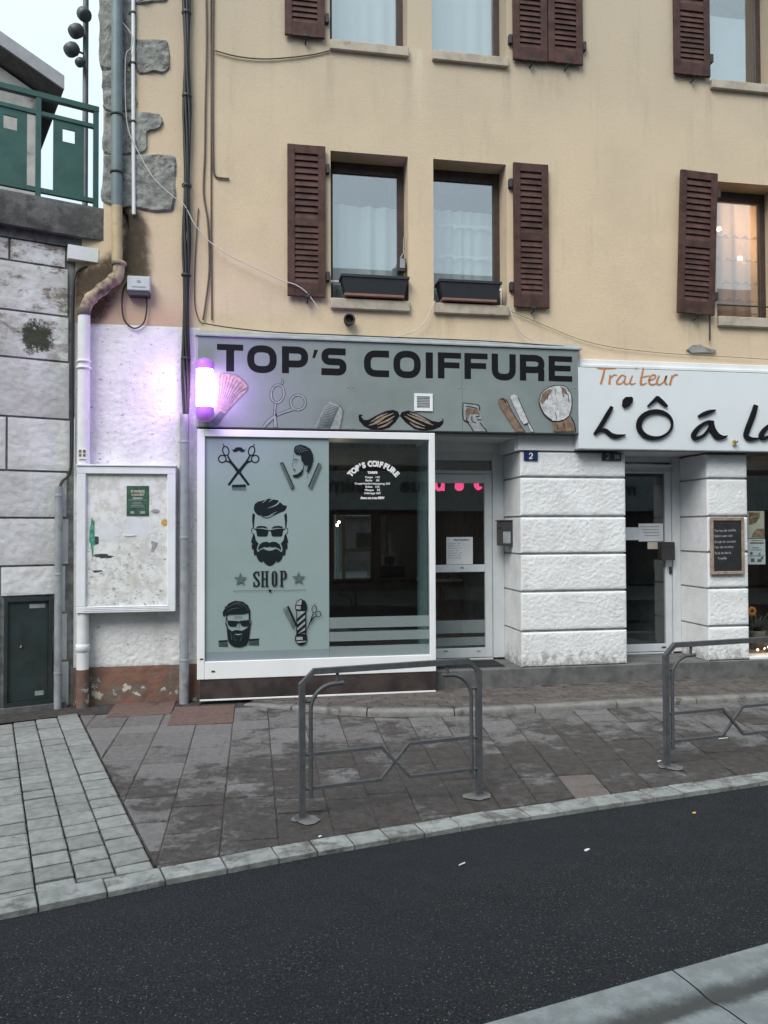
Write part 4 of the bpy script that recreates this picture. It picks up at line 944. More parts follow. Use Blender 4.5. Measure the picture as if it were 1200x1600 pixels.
for (a, b), l in ((LO[0], 'white rail bar across the window above the round vent pipe'), (LO[1], 'white rail bar with end bracket across the window above the razor drawing')):
    r = thing('window_rail', l, 'rail', ((a+b)/2, 0.16, 5.05), 'white bars across the lower windows'); part('bar', MB().box(a+0.002, b-0.012, 0.158, 0.19, 5.03, 5.06, 0.004), 'pvc', r); part('bracket', MB().box(b-0.03, b-0.015, 0.16, 0.19, 4.79, 5.03), 'pvc', r)
r = thing('window_rail', 'two thin dark bars across the foot of the lace curtain window', 'rail', (6.5, 0.12, 4.9)); part('bar', MB().tube([(6.062, 0.12, 4.98), (6.978, 0.12, 4.98)], 0.010, 8), 'iron', r); part('bar', MB().box(6.062, 6.978, 0.10, 0.14, 4.80, 4.83), 'iron', r)
x, z = W(628, 410, 0.1)
b = thing('wall_lantern', 'small dark box with grey front hanging in the right reveal of a lower window', 'lantern', (x, 0.1, z)); part('body', MB().box(x-0.055, x+0.04, 0.05, 0.16, z-0.13, z+0.04, 0.008), 'iron', b); part('face', MB().box(x-0.035, x+0.03, 0.044, 0.052, z-0.09, z+0.03, 0.003), 'metal', b)
part('arm', MB().tube([(x-0.02, 0.1, z+0.04), (x+0.0, 0.1, z+0.08), (x+0.025, 0.1, z+0.12), (x+0.03, 0.1, z+0.32)], 0.010, 6), 'metal', b); part('shade', MB().lathe([(0.001, -0.16), (0.03, -0.15), (0.035, -0.12)], (x-0.03, 0.1, z), 10), 'iron', b)
x, z = W(545, 501, -0.03)
b = thing('vent_pipe', 'round black vent pipe end sticking out above the salon sign', 'pipe', (x, 0, z)); part('sleeve', MB().lathe([(0.058, 0.10), (0.058, -0.10), (0.050, -0.10), (0.050, 0.10)], (x, 0, z), 20, 'y'), 'mailbox', b); part('rim', MB().lathe([(0.05, -0.10), (0.052, -0.106), (0.068, -0.106), (0.072, -0.095), (0.066, -0.085), (0.058, -0.085)], (x, 0, z), 20, 'y'), 'iron', b)
part('dark_end', MB().lathe([(0.001, 0.01), (0.05, 0.01)], (x, 0, z), 20, 'y'), 'black', b)
# ================================================================== SALON SHOPFRONT
BX0, BX1, BZ0, BZ1, BY = -0.622, 2.172, 0.28, 3.145, -0.20
t = MB(); F0, F1 = BY, BY+0.07
t.box(BX0, -0.536, F0, F1, BZ0, BZ1, 0.006); t.box(2.100, BX1, F0, F1, BZ0, BZ1, 0.006); t.box(-0.536, 2.100, F0+0.003, F1, 3.062, BZ1, 0.005); t.box(-0.536, 2.100, F0+0.003, F1, BZ0, 0.482, 0.005)
t.box(BX1-0.05, BX1-0.003, F1, 0.645, BZ0, 0.482); t.box(BX1-0.05, BX1-0.003, F1, 0.645, 3.07, BZ1); t.box(BX0, BX0+0.06, F1, -0.02, BZ0, BZ1)
t.box(BX0+0.003, BX1-0.05, F1, 0.645, 0.455, 0.48); t.box(BX0+0.003, BX1-0.05, F1, 0.645, 3.10, 3.14)
bay = part('shop_window', t, 'pvc', bd, ((BX0+BX1)/2, BY, BZ0))
part('pane', MB().box(-0.54, 2.104, BY+0.035, BY+0.041, 0.478, 3.066), 'glass_shop', bay)
part('side_pane', MB().box(2.128, 2.134, F1+0.002, 0.64, 0.482, 3.07), 'glass_side', bay)
part('shelf', MB().box(-0.54, 2.12, F1+0.005, 0.64, 0.4805, 0.486), 'film_low', bay)
FY = BY+0.033
part('film', MB().box(-0.537, 0.890, FY-0.001, FY+0.0015, 0.585, 3.063), 'film', bay)
part('film_band', MB().box(-0.537, 0.890, FY-0.001, FY+0.0015, 0.483, 0.584), 'film_low', bay)
for y0, y1 in ((964, 981), (986.5, 1001), (1009, 1025)):
    za, zb = W(600, y1-1.0, FY)[1], W(600, y0-1.0, FY)[1]; part('frosted_stripe', MB().box(0.893, 2.098, FY, FY+0.0015, za, zb), 'stripe', bay)
t = MB(); t.box(BX0+0.03, 0.60, BY+0.012, BY+0.1, 0.055, 0.281); sk = part('skirting', t, 'skirt', bay)
t = MB(); t.box(0.604, BX1-0.004, BY+0.012, 0.6, 0.055, 0.281); part('skirting', t, 'skirt', bay)
part('skirting_trim', MB().box(BX0+0.03, BX1-0.004, BY+0.006, BY+0.1, 0.034, 0.054, 0.003), 'pvc', bay)
t = MB()
for px_, py_ in ((315, 1030), (333, 1049)):
    x, z = W(px_, py_, BY); t.box(x-0.02, x+0.02, BY-0.003, BY+0.004, z-0.008, z+0.008)
part('drain_cap', t, 'mailbox', bay)['kind'] = 'stuff'
# prints on the sage film
A5 = Art(300, 660, 5.4545, FY-0.0012, bay)
t = MB(); g = MB()
for mz in (None, 398):
    A5.line(t, [(318, 318) if mz is None else (478, 318), (398, 418), (485, 536) if mz is None else (311, 536)], [15, 23, 20], None, False)
A5.ring(t, (288, 243), 26, 39, 10, -0.25, 22, 398); A5.ring(t, (258, 311), 32, 31, 10, 0, 22, 398)
A5.line(t, [(283, 328), (320, 340), (352, 370), (392, 424)], [12, 13, 15, 18], 398); A5.line(t, [(300, 275), (318, 310), (345, 352)], [12, 13, 15], 398); A5.line(t, [(266, 182), (272, 206)], 6, 398)
A5.poly(t, [(336, 225), (352, 236), (375, 214), (398, 211), (398, 236), (385, 246), (368, 251), (350, 246)], 398)
A5.poly(t, [(340, 532), (458, 528), (458, 550), (340, 553)])
part('scissors_emblem', t, 'ink', bay)
for i in range(13): A5.line(g, [(344+i*9.2, 553), (344+i*9.2, 574)], 5.5)
part('comb_teeth', g, 'print_grey', bay)['kind'] = 'stuff'
t = MB(); g = MB(); f = MB()
A5.poly(t, [(870, 222), (880, 203), (920, 188), (965, 200), (1008, 226), (1030, 272), (1033, 322), (1016, 382), (992, 432), (978, 418), (990, 362), (955, 362), (948, 412), (935, 447), (897, 470), (862, 467), (858, 449), (895, 442), (925, 420), (944, 395), (952, 352), (930, 322), (928, 276), (884, 271), (868, 248)])
A5.line(t, [(865, 322), (885, 316), (908, 322)], [4, 7, 3]); A5.line(t, [(862, 398), (872, 402), (882, 418)], [12, 8, 3]); A5.line(t, [(875, 340), (886, 346), (898, 340)], 3); A5.line(t, [(866, 275), (864, 315), (856, 352), (858, 380)], 2.5)
A5.line(t, [(986, 362), (972, 380), (970, 408), (980, 416)], 3); A5.line(t, [(988, 420), (980, 455), (984, 485)], 2.5)
part('profile_emblem', t, 'ink', bay)
for q in ([(882, 240), (895, 215), (925, 200)], [(895, 255), (915, 222), (950, 208)], [(912, 262), (935, 230), (975, 222)], [(930, 262), (955, 240), (995, 240)]): A5.line(f, q, [4, 6, 3])
part('hair_light', f, 'print_grey', bay)['kind'] = 'stuff'
A5.poly(g, [(748, 354), (776, 341), (868, 550), (843, 570)]); A5.poly(g, [(1078, 344), (1104, 360), (1016, 571), (990, 551)])
part('comb', g, 'print_grey', bay)['kind'] = 'stuff'
t = MB(); A5.line(t, [(772, 341), (867, 551), (845, 570)], 8, None, False); A5.line(t, [(1080, 344), (991, 551)], 8); A5.line(t, [(748, 354), (776, 341)], 6); part('comb_spine', t, 'ink', bay)['kind'] = 'stuff'
# the big bearded head
A9 = Art(370, 760, 8.89, FY-0.0012, bay); t = MB(); f = MB()
A9.poly(t, [(236, 300), (248, 245), (290, 212), (335, 203), (395, 185), (450, 168), (495, 180), (560, 188), (587, 206), (612, 228), (650, 262), (697, 268), (688, 312), (660, 345), (600, 368), (540, 397), (480, 430), (430, 445), (385, 442), (330, 426), (350, 408), (300, 405), (262, 372), (240, 335)])
A9.poly(t, [(222, 368), (254, 394), (246, 470), (238, 582), (224, 582), (212, 470), (214, 410)], 456)
A9.poly(t, [(268, 582), (282, 556), (330, 547), (390, 553), (428, 576), (425, 586), (350, 574), (290, 579)], 456)
A9.poly(t, [(240, 586), (350, 588), (445, 606), (456, 608), (456, 622), (440, 622), (427, 686), (405, 697), (300, 696), (282, 684), (266, 606), (238, 598)], 456)
A9.line(t, [(232, 578), (206, 592), (208, 640), (230, 664)], 8, 456)
A9.poly(t, [(232, 650), (252, 690), (262, 745), (302, 796), (284, 830), (276, 880), (292, 914), (332, 882), (370, 866), (410, 885), (456, 894), (456, 1106), (415, 1092), (380, 1060), (362, 1032), (356, 1058), (312, 1042), (284, 1002), (268, 952), (246, 966), (235, 922), (232, 868), (212, 878), (206, 822), (218, 790), (198, 782), (206, 735), (220, 690)], 456)
A9.poly(t, [(456, 783), (420, 768), (370, 772), (322, 800), (298, 848), (300, 888), (330, 862), (380, 838), (425, 846), (456, 832)], 456)
part('bearded_head_emblem', t, 'ink', bay)
A9.line(f, [(598, 205), (560, 248), (500, 280), (430, 302)], [18, 17, 11, 3]); A9.line(f, [(352, 232), (378, 212), (412, 184)], [3, 8, 11]); A9.line(f, [(442, 220), (468, 198), (500, 178)], [3, 8, 12]); A9.line(f, [(340, 428), (440, 415), (500, 380), (560, 350)], [5, 10, 9, 3]); A9.line(f, [(385, 440), (470, 418), (530, 385)], [2, 7, 2])
part('hair_light', f, 'film', bay)['kind'] = 'stuff'
t = MB()      # SHOP
A9.line(t, [(303, 1245), (300, 1205), (272, 1187), (245, 1208), (243, 1245), (272, 1285), (302, 1325), (302, 1365), (274, 1388), (243, 1370), (240, 1325)], [16, 22, 17, 26, 30, 33, 30, 26, 17, 22, 16])
A9.poly(t, [(296, 1178), (310, 1178), (310, 1248), (300, 1248)]); A9.poly(t, [(232, 1322), (244, 1322), (244, 1395), (230, 1398)])
def rc(a, x0, y0, x1, y1, m): a.poly(m, [(x0, y0), (x1, y0), (x1, y1), (x0, y1)])
for q in ((343, 1178, 371, 1392), (401, 1178, 429, 1390), (371, 1276, 401, 1292), (330, 1176, 384, 1188), (390, 1175, 444, 1187), (330, 1382, 384, 1394), (390, 1381, 444, 1392), (607, 1172, 636, 1390), (592, 1170, 640, 1182), (592, 1380, 650, 1392)): rc(A9, *q, t)
A9.line(t, [(497, 1215), (497, 1350), (507, 1380), (522, 1385), (537, 1378), (547, 1348), (547, 1213), (537, 1184), (522, 1180), (507, 1186)], [28, 28, 22, 12, 22, 28, 28, 22, 12, 22], None, False, True)
A9.line(t, [(634, 1178), (662, 1180), (676, 1208), (676, 1252), (664, 1280), (634, 1284)], [13, 20, 29, 29, 20, 13])
part('shop_lettering', t, 'ink', bay)
t = MB()
for cx, cy in ((50, 1290), (858, 1277)):
    A9.poly(t, [(cx+(98 if i % 2 == 0 else 40)*math.sin(i*math.pi/5), cy-(98 if i % 2 == 0 else 40)*math.cos(i*math.pi/5)) for i in range(10)])
part('star', t, 'print_grey', bay)['kind'] = 'stuff'
t = MB(); A9.line(t, [(-52, 1452), (962, 1437)], 5); A9.disc(t, (460, 1447), 21); part('rule', t, 'ink', bay)
# lower left head and lower right barber pole
B5 = Art(300, 860, 5.4545, FY-0.0012, bay); t = MB(); f = MB(); g = MB()
B5.poly(g, [(228, 768), (300, 764), (310, 822), (228, 823)]); B5.poly(g, [(488, 755), (572, 751), (572, 811), (480, 812)]); part('comb', g, 'print_grey', bay)['kind'] = 'stuff'
B5.poly(t, [(226, 768), (300, 763), (306, 780), (226, 783)]); B5.poly(t, [(488, 755), (573, 750), (573, 767), (484, 772)])
for i in range(9): B5.line(t, [(230+i*8.6, 783), (230+i*8.6, 822)], 2.6); B5.line(t, [(494+i*8.8, 770), (494+i*8.8, 811)], 2.6)
B5.poly(t, [(265, 560), (262, 525), (282, 492), (276, 484), (305, 466), (300, 460), (335, 440), (370, 428), (430, 435), (475, 465), (496, 510), (497, 590), (484, 592), (481, 530), (440, 541), (310, 546), (296, 560), (300, 596), (288, 596), (290, 545), (276, 560)])
B5.poly(t, [(300, 597), (390, 600), (396, 608), (406, 600), (492, 590), (484, 640), (450, 646), (420, 640), (410, 616), (385, 618), (376, 645), (330, 648), (309, 636)])
B5.poly(t, [(288, 600), (300, 640), (306, 662), (340, 688), (372, 676), (398, 680), (428, 684), (466, 662), (488, 640), (496, 600), (500, 640), (492, 700), (485, 760), (466, 803), (432, 820), (395, 825), (355, 818), (325, 800), (305, 768), (300, 700)])
B5.line(t, [(292, 600), (287, 625), (298, 650)], 5); B5.line(t, [(498, 592), (504, 615), (492, 650)], 5); B5.line(t, [(395, 612), (405, 650), (388, 662)], 3); B5.line(t, [(355, 566), (395, 563), (432, 567)], 2.5); B5.line(t, [(362, 576), (395, 574), (425, 577)], 2.5)
part('bearded_man_emblem', t, 'ink', bay)
B5.line(f, [(364, 711), (395, 716), (425, 709)], [3, 9, 3]); part('mouth_light', f, 'film', bay); f = MB()
for q in ([(285, 500), (330, 470), (385, 455), (430, 485)], [(300, 520), (350, 495), (400, 490)], [(345, 455), (400, 445), (455, 475), (480, 515)], [(350, 720), (372, 770)], [(430, 715), (412, 770)], [(330, 700), (340, 760)]): B5.line(f, q, [2, 4, 3, 2][:len(q)])
part('hair_light', f, 'print_grey', bay)['kind'] = 'stuff'
t = MB(); f = MB(); t2 = MB()
B5.poly(t, [(878, 500), (880, 460), (892, 430), (927, 412), (962, 428), (978, 458), (980, 505), (970, 512), (972, 715), (980, 725), (980, 765), (960, 798), (927, 808), (895, 796), (876, 765), (878, 728), (888, 715), (888, 510)])
for i in range(15): u = i/14; x, y = 818+u*68, 478+u*150; B5.line(t, [(x, y), (x-46+u*20, y+27+u*20)], 4.5)
B5.line(t, [(816, 474), (890, 640)], 16); B5.ring(t, (1040, 498), 19, 31, 6, 0.1); B5.ring(t, (1075, 541), 22, 24, 6); B5.line(t, [(1034, 528), (1012, 590), (972, 695)], [7, 10, 4]); B5.line(t, [(1056, 558), (1025, 582), (980, 665)], [7, 10, 4]); B5.line(t, [(1047, 446), (1046, 468)], 4)
part('barber_pole_emblem', t, 'ink', bay)
B5.poly(f, [(885, 462), (897, 434), (925, 419), (935, 425), (930, 462)]); B5.poly(f, [(886, 470), (925, 472), (925, 502), (886, 498)]); B5.poly(f, [(896, 516), (963, 518), (963, 710), (896, 710)])
B5.poly(f, [(886, 734), (940, 734), (945, 760), (886, 762)]); B5.poly(f, [(887, 772), (975, 768), (962, 780), (900, 788)])
part('pole_light', f, 'print_light', bay)['kind'] = 'stuff'
for y in (520, 572, 624, 676): B5.poly(t2, [(963, y), (963, min(712, y+26)), (896, min(712, y+86)), (896, min(711, y+56))])
part('pole_stripe', t2, 'ink', bay)['kind'] = 'stuff'
# white lettering on the clear glass
t = MB(); yy = FY-0.0015; word = "TOP'S COIFFURE"; cx, cz = W(584, 772, yy); rad = 0.375
wid = {"'": 0.45, ' ': 0.42, 'I': 0.45}; tot = sum(wid.get(c, 1.0) for c in word); an = 0.90; cum = 0
for c in word:
    w_ = wid.get(c, 1.0); a = an-2*an*(cum+w_/2)/tot; cum += w_
    if c != ' ': text(t, c, 0.088, cx+rad*math.sin(-a)*0.93, cz-0.015+rad*math.cos(a)*0.93, yy, 'CENTER', 0.006, 0.95, a)
part('arched_lettering', t, 'enamel_white', bay)
t = MB()
for s_, py_, sz, bo in (("TARIFS", 740, 0.036, 0.003), ("Coupe   14€", 747, 0.033, 0.001), ("Barbe     8€", 752, 0.033, 0.001), ("Coupe+barbe+shampoing 20€", 757, 0.033, 0.001), ("Enfant   12€", 762, 0.033, 0.001), ("Masque    5€", 767, 0.033, 0.001), ("Défrisage 40€", 772, 0.033, 0.001), ("Avec ou sans RDV", 779.5, 0.036, 0.003)):
    x, z = W(582, py_, yy); t = MB(); text(t, s_, sz, x, z, yy, 'CENTER', bo, 1.05); part('price_lettering', t, 'enamel_white', bay)['kind'] = 'stuff'
# ---- salon door in its recess
DY = 0.65
def doorset(x0, x1, gx0, gx1, label, z0=0.275, leaf=2.715, glz=(0.41, 2.595), mid=None, trans=(2.853, 2.765, 3.01)):
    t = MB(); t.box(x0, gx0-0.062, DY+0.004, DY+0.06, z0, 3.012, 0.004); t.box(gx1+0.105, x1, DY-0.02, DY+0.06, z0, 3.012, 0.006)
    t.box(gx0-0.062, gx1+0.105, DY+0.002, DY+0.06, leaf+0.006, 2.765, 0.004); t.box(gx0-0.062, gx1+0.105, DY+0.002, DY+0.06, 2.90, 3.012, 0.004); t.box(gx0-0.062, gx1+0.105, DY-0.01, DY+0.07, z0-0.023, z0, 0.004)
    fr = part('door_frame', t, 'pvc_shaded', bd, ((x0+x1)/2, DY, z0)); fr['label'] = label
    part('transom_pane', MB().box(gx0-0.05, gx1+0.09, DY+0.03, DY+0.036, 2.76, 2.905), 'glass_shop', fr)
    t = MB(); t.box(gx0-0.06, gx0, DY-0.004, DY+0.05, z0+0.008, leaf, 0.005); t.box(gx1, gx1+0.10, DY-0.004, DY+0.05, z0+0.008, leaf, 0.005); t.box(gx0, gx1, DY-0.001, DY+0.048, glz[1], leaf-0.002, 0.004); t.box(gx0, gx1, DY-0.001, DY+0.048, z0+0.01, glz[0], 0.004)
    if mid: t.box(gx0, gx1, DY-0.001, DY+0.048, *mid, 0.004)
    lf = part('door', t, 'pvc_shaded', bd, ((gx0+gx1)/2, DY, z0))
    part('pane', MB().box(gx0-0.005, gx1+0.005, DY+0.02, DY+0.026, glz[0]-0.005, glz[1]+0.005), 'glass_shop', lf)
    return fr, lf
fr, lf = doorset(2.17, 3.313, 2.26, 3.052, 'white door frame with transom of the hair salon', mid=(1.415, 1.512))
for y0, y1 in ((971.5, 991.5), (998, 1011), (1018, 1029)):
    za, zb = W(720, y1-2, DY)[1], W(720, y0-2, DY)[1]; part('frosted_stripe', MB().box(2.262, 3.05, DY+0.0175, DY+0.0195, max(za, 0.412), zb), 'stripe', lf)
t = MB()
for px_ in (696, 748): x, z = W(px_, 1017, DY); t.box(x-0.025, x+0.025, DY-0.008, DY, z-0.006, z+0.006)
x, z = W(722, 887, DY); t.box(x-0.02, x+0.02, DY-0.006, DY, z-0.012, z+0.012); part('door_fittings', t, 'metal', lf)['kind'] = 'stuff'
x0, z0 = W(698, 882, DY); x1, z1 = W(739, 839, DY)
n_ = thing('paper_notice', 'white opening hours sheet taped inside the salon door glass', 'notice', ((x0+x1)/2, DY+0.014, z0)); part('sheet', MB().box(x0, x1, DY+0.012, DY+0.015, z0, z1), 'paper', n_)
t = MB(); text(t, 'Nos horaires :', 0.038, (x0+x1)/2+0.03, z1-0.048, DY+0.0115, 'CENTER', 0.0012); part('heading', t, 'ink', n_)
t = MB()
for k, s_ in enumerate(('Lundi 14h - 19h', 'Mardi 9h - 19h', 'Mercredi 9h - 19h', 'Jeudi 9h - 19h', 'Vendredi 9h - 19h', 'Samedi 9h - 18h', 'Dimanche fermé')): text(t, s_, 0.026, x0+0.02, z1-0.093-k*0.032, DY+0.0115, 'LEFT')
part('lines', t, 'print_grey', n_)['kind'] = 'stuff'
# pink letters hanging behind the door head
n_ = thing('neon_letters', 'glowing pink letters hanging inside the salon behind the door head', 'neon sign', (2.72, DY+0.12, 2.50)); NY = DY+0.12
N6 = Art(660, 690, 4.324, NY, n_, 0.02)
t = MB(); N6.line(t, [(92, 240), (92, 300), (105, 322), (125, 320), (138, 300), (140, 240)], 22); N6.line(t, [(142, 240), (142, 332)], 18); part('letter', t, 'pink', n_)
t = MB(); N6.line(t, [(251, 262), (251, 303)], [58, 60]); N6.disc(t, (250, 305), 30, 28); part('letter', t, 'pink', n_)
t = MB(); N6.line(t, [(402, 258), (376, 262), (366, 292), (380, 316), (402, 306)], [16, 26, 34, 26, 12]); part('letter', t, 'pink', n_)
# ---- salon interior
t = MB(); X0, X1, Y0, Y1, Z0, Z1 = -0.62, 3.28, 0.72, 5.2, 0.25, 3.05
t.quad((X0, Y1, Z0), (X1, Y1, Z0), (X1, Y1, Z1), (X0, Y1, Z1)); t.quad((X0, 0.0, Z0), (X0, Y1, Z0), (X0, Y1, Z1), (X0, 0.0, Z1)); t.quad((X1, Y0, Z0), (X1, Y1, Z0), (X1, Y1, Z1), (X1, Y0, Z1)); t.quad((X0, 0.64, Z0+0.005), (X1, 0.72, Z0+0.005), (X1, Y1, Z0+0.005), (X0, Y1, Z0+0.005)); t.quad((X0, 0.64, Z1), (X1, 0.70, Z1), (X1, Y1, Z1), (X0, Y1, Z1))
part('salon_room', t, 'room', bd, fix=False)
x0, zt = W(660, 905, 2.6); x1, _ = W(765, 905, 2.6)
c_ = thing('reception_counter', 'dim wooden counter inside the salon seen through the door', 'counter', ((x0+x1)/2, 2.8, 0.26)); part('body', MB().box(x0+0.05, x1-0.03, 2.62, 3.0, 0.26, zt-0.05, 0.01), 'counter', c_); part('top', MB().box(x0, x1, 2.56, 3.05, zt-0.05, zt, 0.01), 'counter_top', c_)
x, z = W(690, 868, 2.75); b = thing('gift_box', 'small brown box on the counter inside the salon', 'box', (x, 2.75, zt)); part('body', MB().box(x-0.12, x+0.1, 2.66, 2.86, zt, zt+0.16, 0.01), 'print_brown', b); part('lid', MB().box(x-0.13, x+0.11, 2.65, 2.87, zt+0.16, zt+0.20, 0.008), 'paper_cream', b)
x0, z = W(684, 823, 4.9); x1, _ = W(731, 823, 4.9); s_ = thing('strip_light', 'thin lit strip lamp at the back of the salon', 'lamp', ((x0+x1)/2, 4.9, z)); part('tube', MB().tube([(x0, 4.9, z), (x1, 4.9, z)], 0.012, 8), 'tube', s_); part('batten', MB().box(x0, x1, 4.93, 5.19, z-0.02, z+0.03), 'enamel_grey', s_)
for k, (a, b_) in enumerate(((529.5, 816), (527, 820.5))):
    p = W3(a, b_, 3.4); s_ = thing('spot_lamp', ('upper warm spot glowing deep inside the salon', 'lower warm spot glowing deep inside the salon')[k], 'lamp', p, 'two warm spots in the salon'); part('bulb', MB().sphere(p, 0.022, 10), 'spot', s_); part('stem', MB().tube([p+Vector((0, 0.02, 0)), p+Vector((0, 0.3, 0.25)), Vector((p.x, p.y+0.3, 3.05))], 0.01, 6), 'mailbox', s_)
p = Vector((0.75, 2.6, 0.26)); ch = thing('salon_chair', 'dark barber chair standing inside the salon', 'chair', p)
part('base', MB().lathe([(0.001, 0), (0.28, 0), (0.28, 0.03), (0.05, 0.06), (0.05, 0.4)], p, 18), 'metal', ch); part('seat', MB().box(p.x-0.27, p.x+0.27, 2.35, 2.85, 0.66, 0.80, 0.03), 'black', ch); part('backrest', MB().box(p.x-0.25, p.x+0.25, 2.84, 2.94, 0.82, 1.45, 0.03), 'black', ch)
for sx in (-1, 1): part('armrest', MB().box(p.x+sx*0.29-0.03, p.x+sx*0.29+0.03, 2.4, 2.85, 0.80, 0.96, 0.02), 'metal', ch)
l_ = bpy.data.lights.new('spot_glow', 'POINT'); l_.energy = 2.6; l_.color = (1, 0.80, 0.58); l_.shadow_soft_size = 0.05; reg(bpy.data.objects.new('spot_glow', l_), s_, W3(528, 818, 3.2)+Vector((0, -0.1, 0)))
for k, mx0 in enumerate((0.35, 1.45, 2.35)):
    m_ = thing('wall_mirror', ('tall mirror on the salon back wall nearest the bearded head emblem', 'tall mirror on the salon back wall behind the price lettering', 'tall mirror on the salon back wall seen beside the door')[k], 'mirror', (mx0, 5.19, 1.0), 'mirrors inside the salon'); t = MB()
    for q in ((mx0, mx0+0.05, 1.0, 2.3), (mx0+0.75, mx0+0.80, 1.0, 2.3), (mx0+0.05, mx0+0.75, 2.25, 2.3), (mx0+0.05, mx0+0.75, 1.0, 1.05)): t.box(q[0], q[1], 5.13, 5.19, q[2], q[3], 0.005)
    part('frame', t, 'counter', m_); part('mirror_glass', MB().box(mx0+0.05, mx0+0.75, 5.16, 5.17, 1.05, 2.25), 'mirror', m_)
# door mat, mailbox
x0, y0 = G(700, 1043, 0.256); x1, _ = G(788, 1043, 0.256)
m_ = thing('doormat', 'black doormat on the salon threshold', 'doormat', (2.75, 0.3, 0.256)); part('mat', MB().box(2.28, 3.12, 0.10, 0.50, 0.256, 0.272, 0.005), 'mat', m_); part('edging', MB().box(2.265, 3.135, 0.085, 0.515, 0.254, 0.262, 0.003), 'mailbox', m_)
x1 = 3.305; b = thing('mailbox', 'dark grey letterbox fixed to the pier beside the salon door', 'mailbox', (x1, 0.4, 1.77)); y0, y1 = 0.28, 0.50
part('body', MB().box(3.165, x1+0.005, y0, y1, 1.765, 2.085, 0.006), 'mailbox', b); part('flap', MB().box(3.157, 3.166, y0+0.03, y1-0.03, 1.98, 2.02, 0.002), 'iron', b); part('lid', MB().box(3.15, x1+0.004, y0-0.01, y1+0.01, 2.085, 2.10, 0.004), 'mailbox', b); part('front_plate', MB().box(3.18, 3.28, y0-0.004, y0+0.001, 1.80, 1.95), 'metal', b)

# ================================================================== SALON SIGN
SX0, SX1, SZ0, SZ1, SY = -0.63, 4.048, 3.178, 4.222, -0.17
sg = thing('salon_sign', 'long grey hair salon sign with black capitals and barber drawings', 'shop sign', (1.7, -0.1, SZ0))
sx = W(722, 600, SY)[0]
part('panel', MB().box(SX0+0.02, sx-0.0015, SY, -0.02, SZ0, SZ1), 'signgrey', sg); part('panel', MB().box(sx+0.0015, SX1-0.03, SY, -0.02, SZ0, SZ1), 'signgrey', sg)
part('edge_trim', MB().box(SX1-0.03, SX1, SY-0.006, -0.02, SZ0-0.004, SZ1, 0.003), 'metal', sg); part('edge_trim', MB().box(SX0-0.012, SX0+0.02, SY-0.006, 0.0, SZ0-0.004, SZ1, 0.003), 'zinc', sg)
part('bottom_trim', MB().box(SX0+0.02, SX1-0.03, SY-0.004, -0.02, SZ0-0.016, SZ0-0.002, 0.002), 'mailbox', sg)
t = MB(); t.hexa([(SX0-0.02, SY-0.02, SZ1+0.004), (SX1+0.02, SY-0.02, SZ1+0.004), (SX1+0.02, 0.0, SZ1+0.006), (SX0-0.02, 0.0, SZ1+0.006), (SX0-0.02, SY-0.02, SZ1+0.02), (SX1+0.02, SY-0.02, SZ1+0.02), (SX1+0.02, -0.003, SZ1+0.115), (SX0-0.02, -0.003, SZ1+0.115)]); part('flashing', t, 'zinc', sg)
def arcp(cx, cz, rx, rz, a0, a1, k=8, e=2.6):
    o = []
    for i in range(k+1):
        a = R(a0+(a1-a0)*i/k); c, s_ = math.cos(a), math.sin(a); o.append((cx+rx*math.copysign(abs(c)**(2/e), c), cz+rz*math.copysign(abs(s_)**(2/e), s_)))
    return o
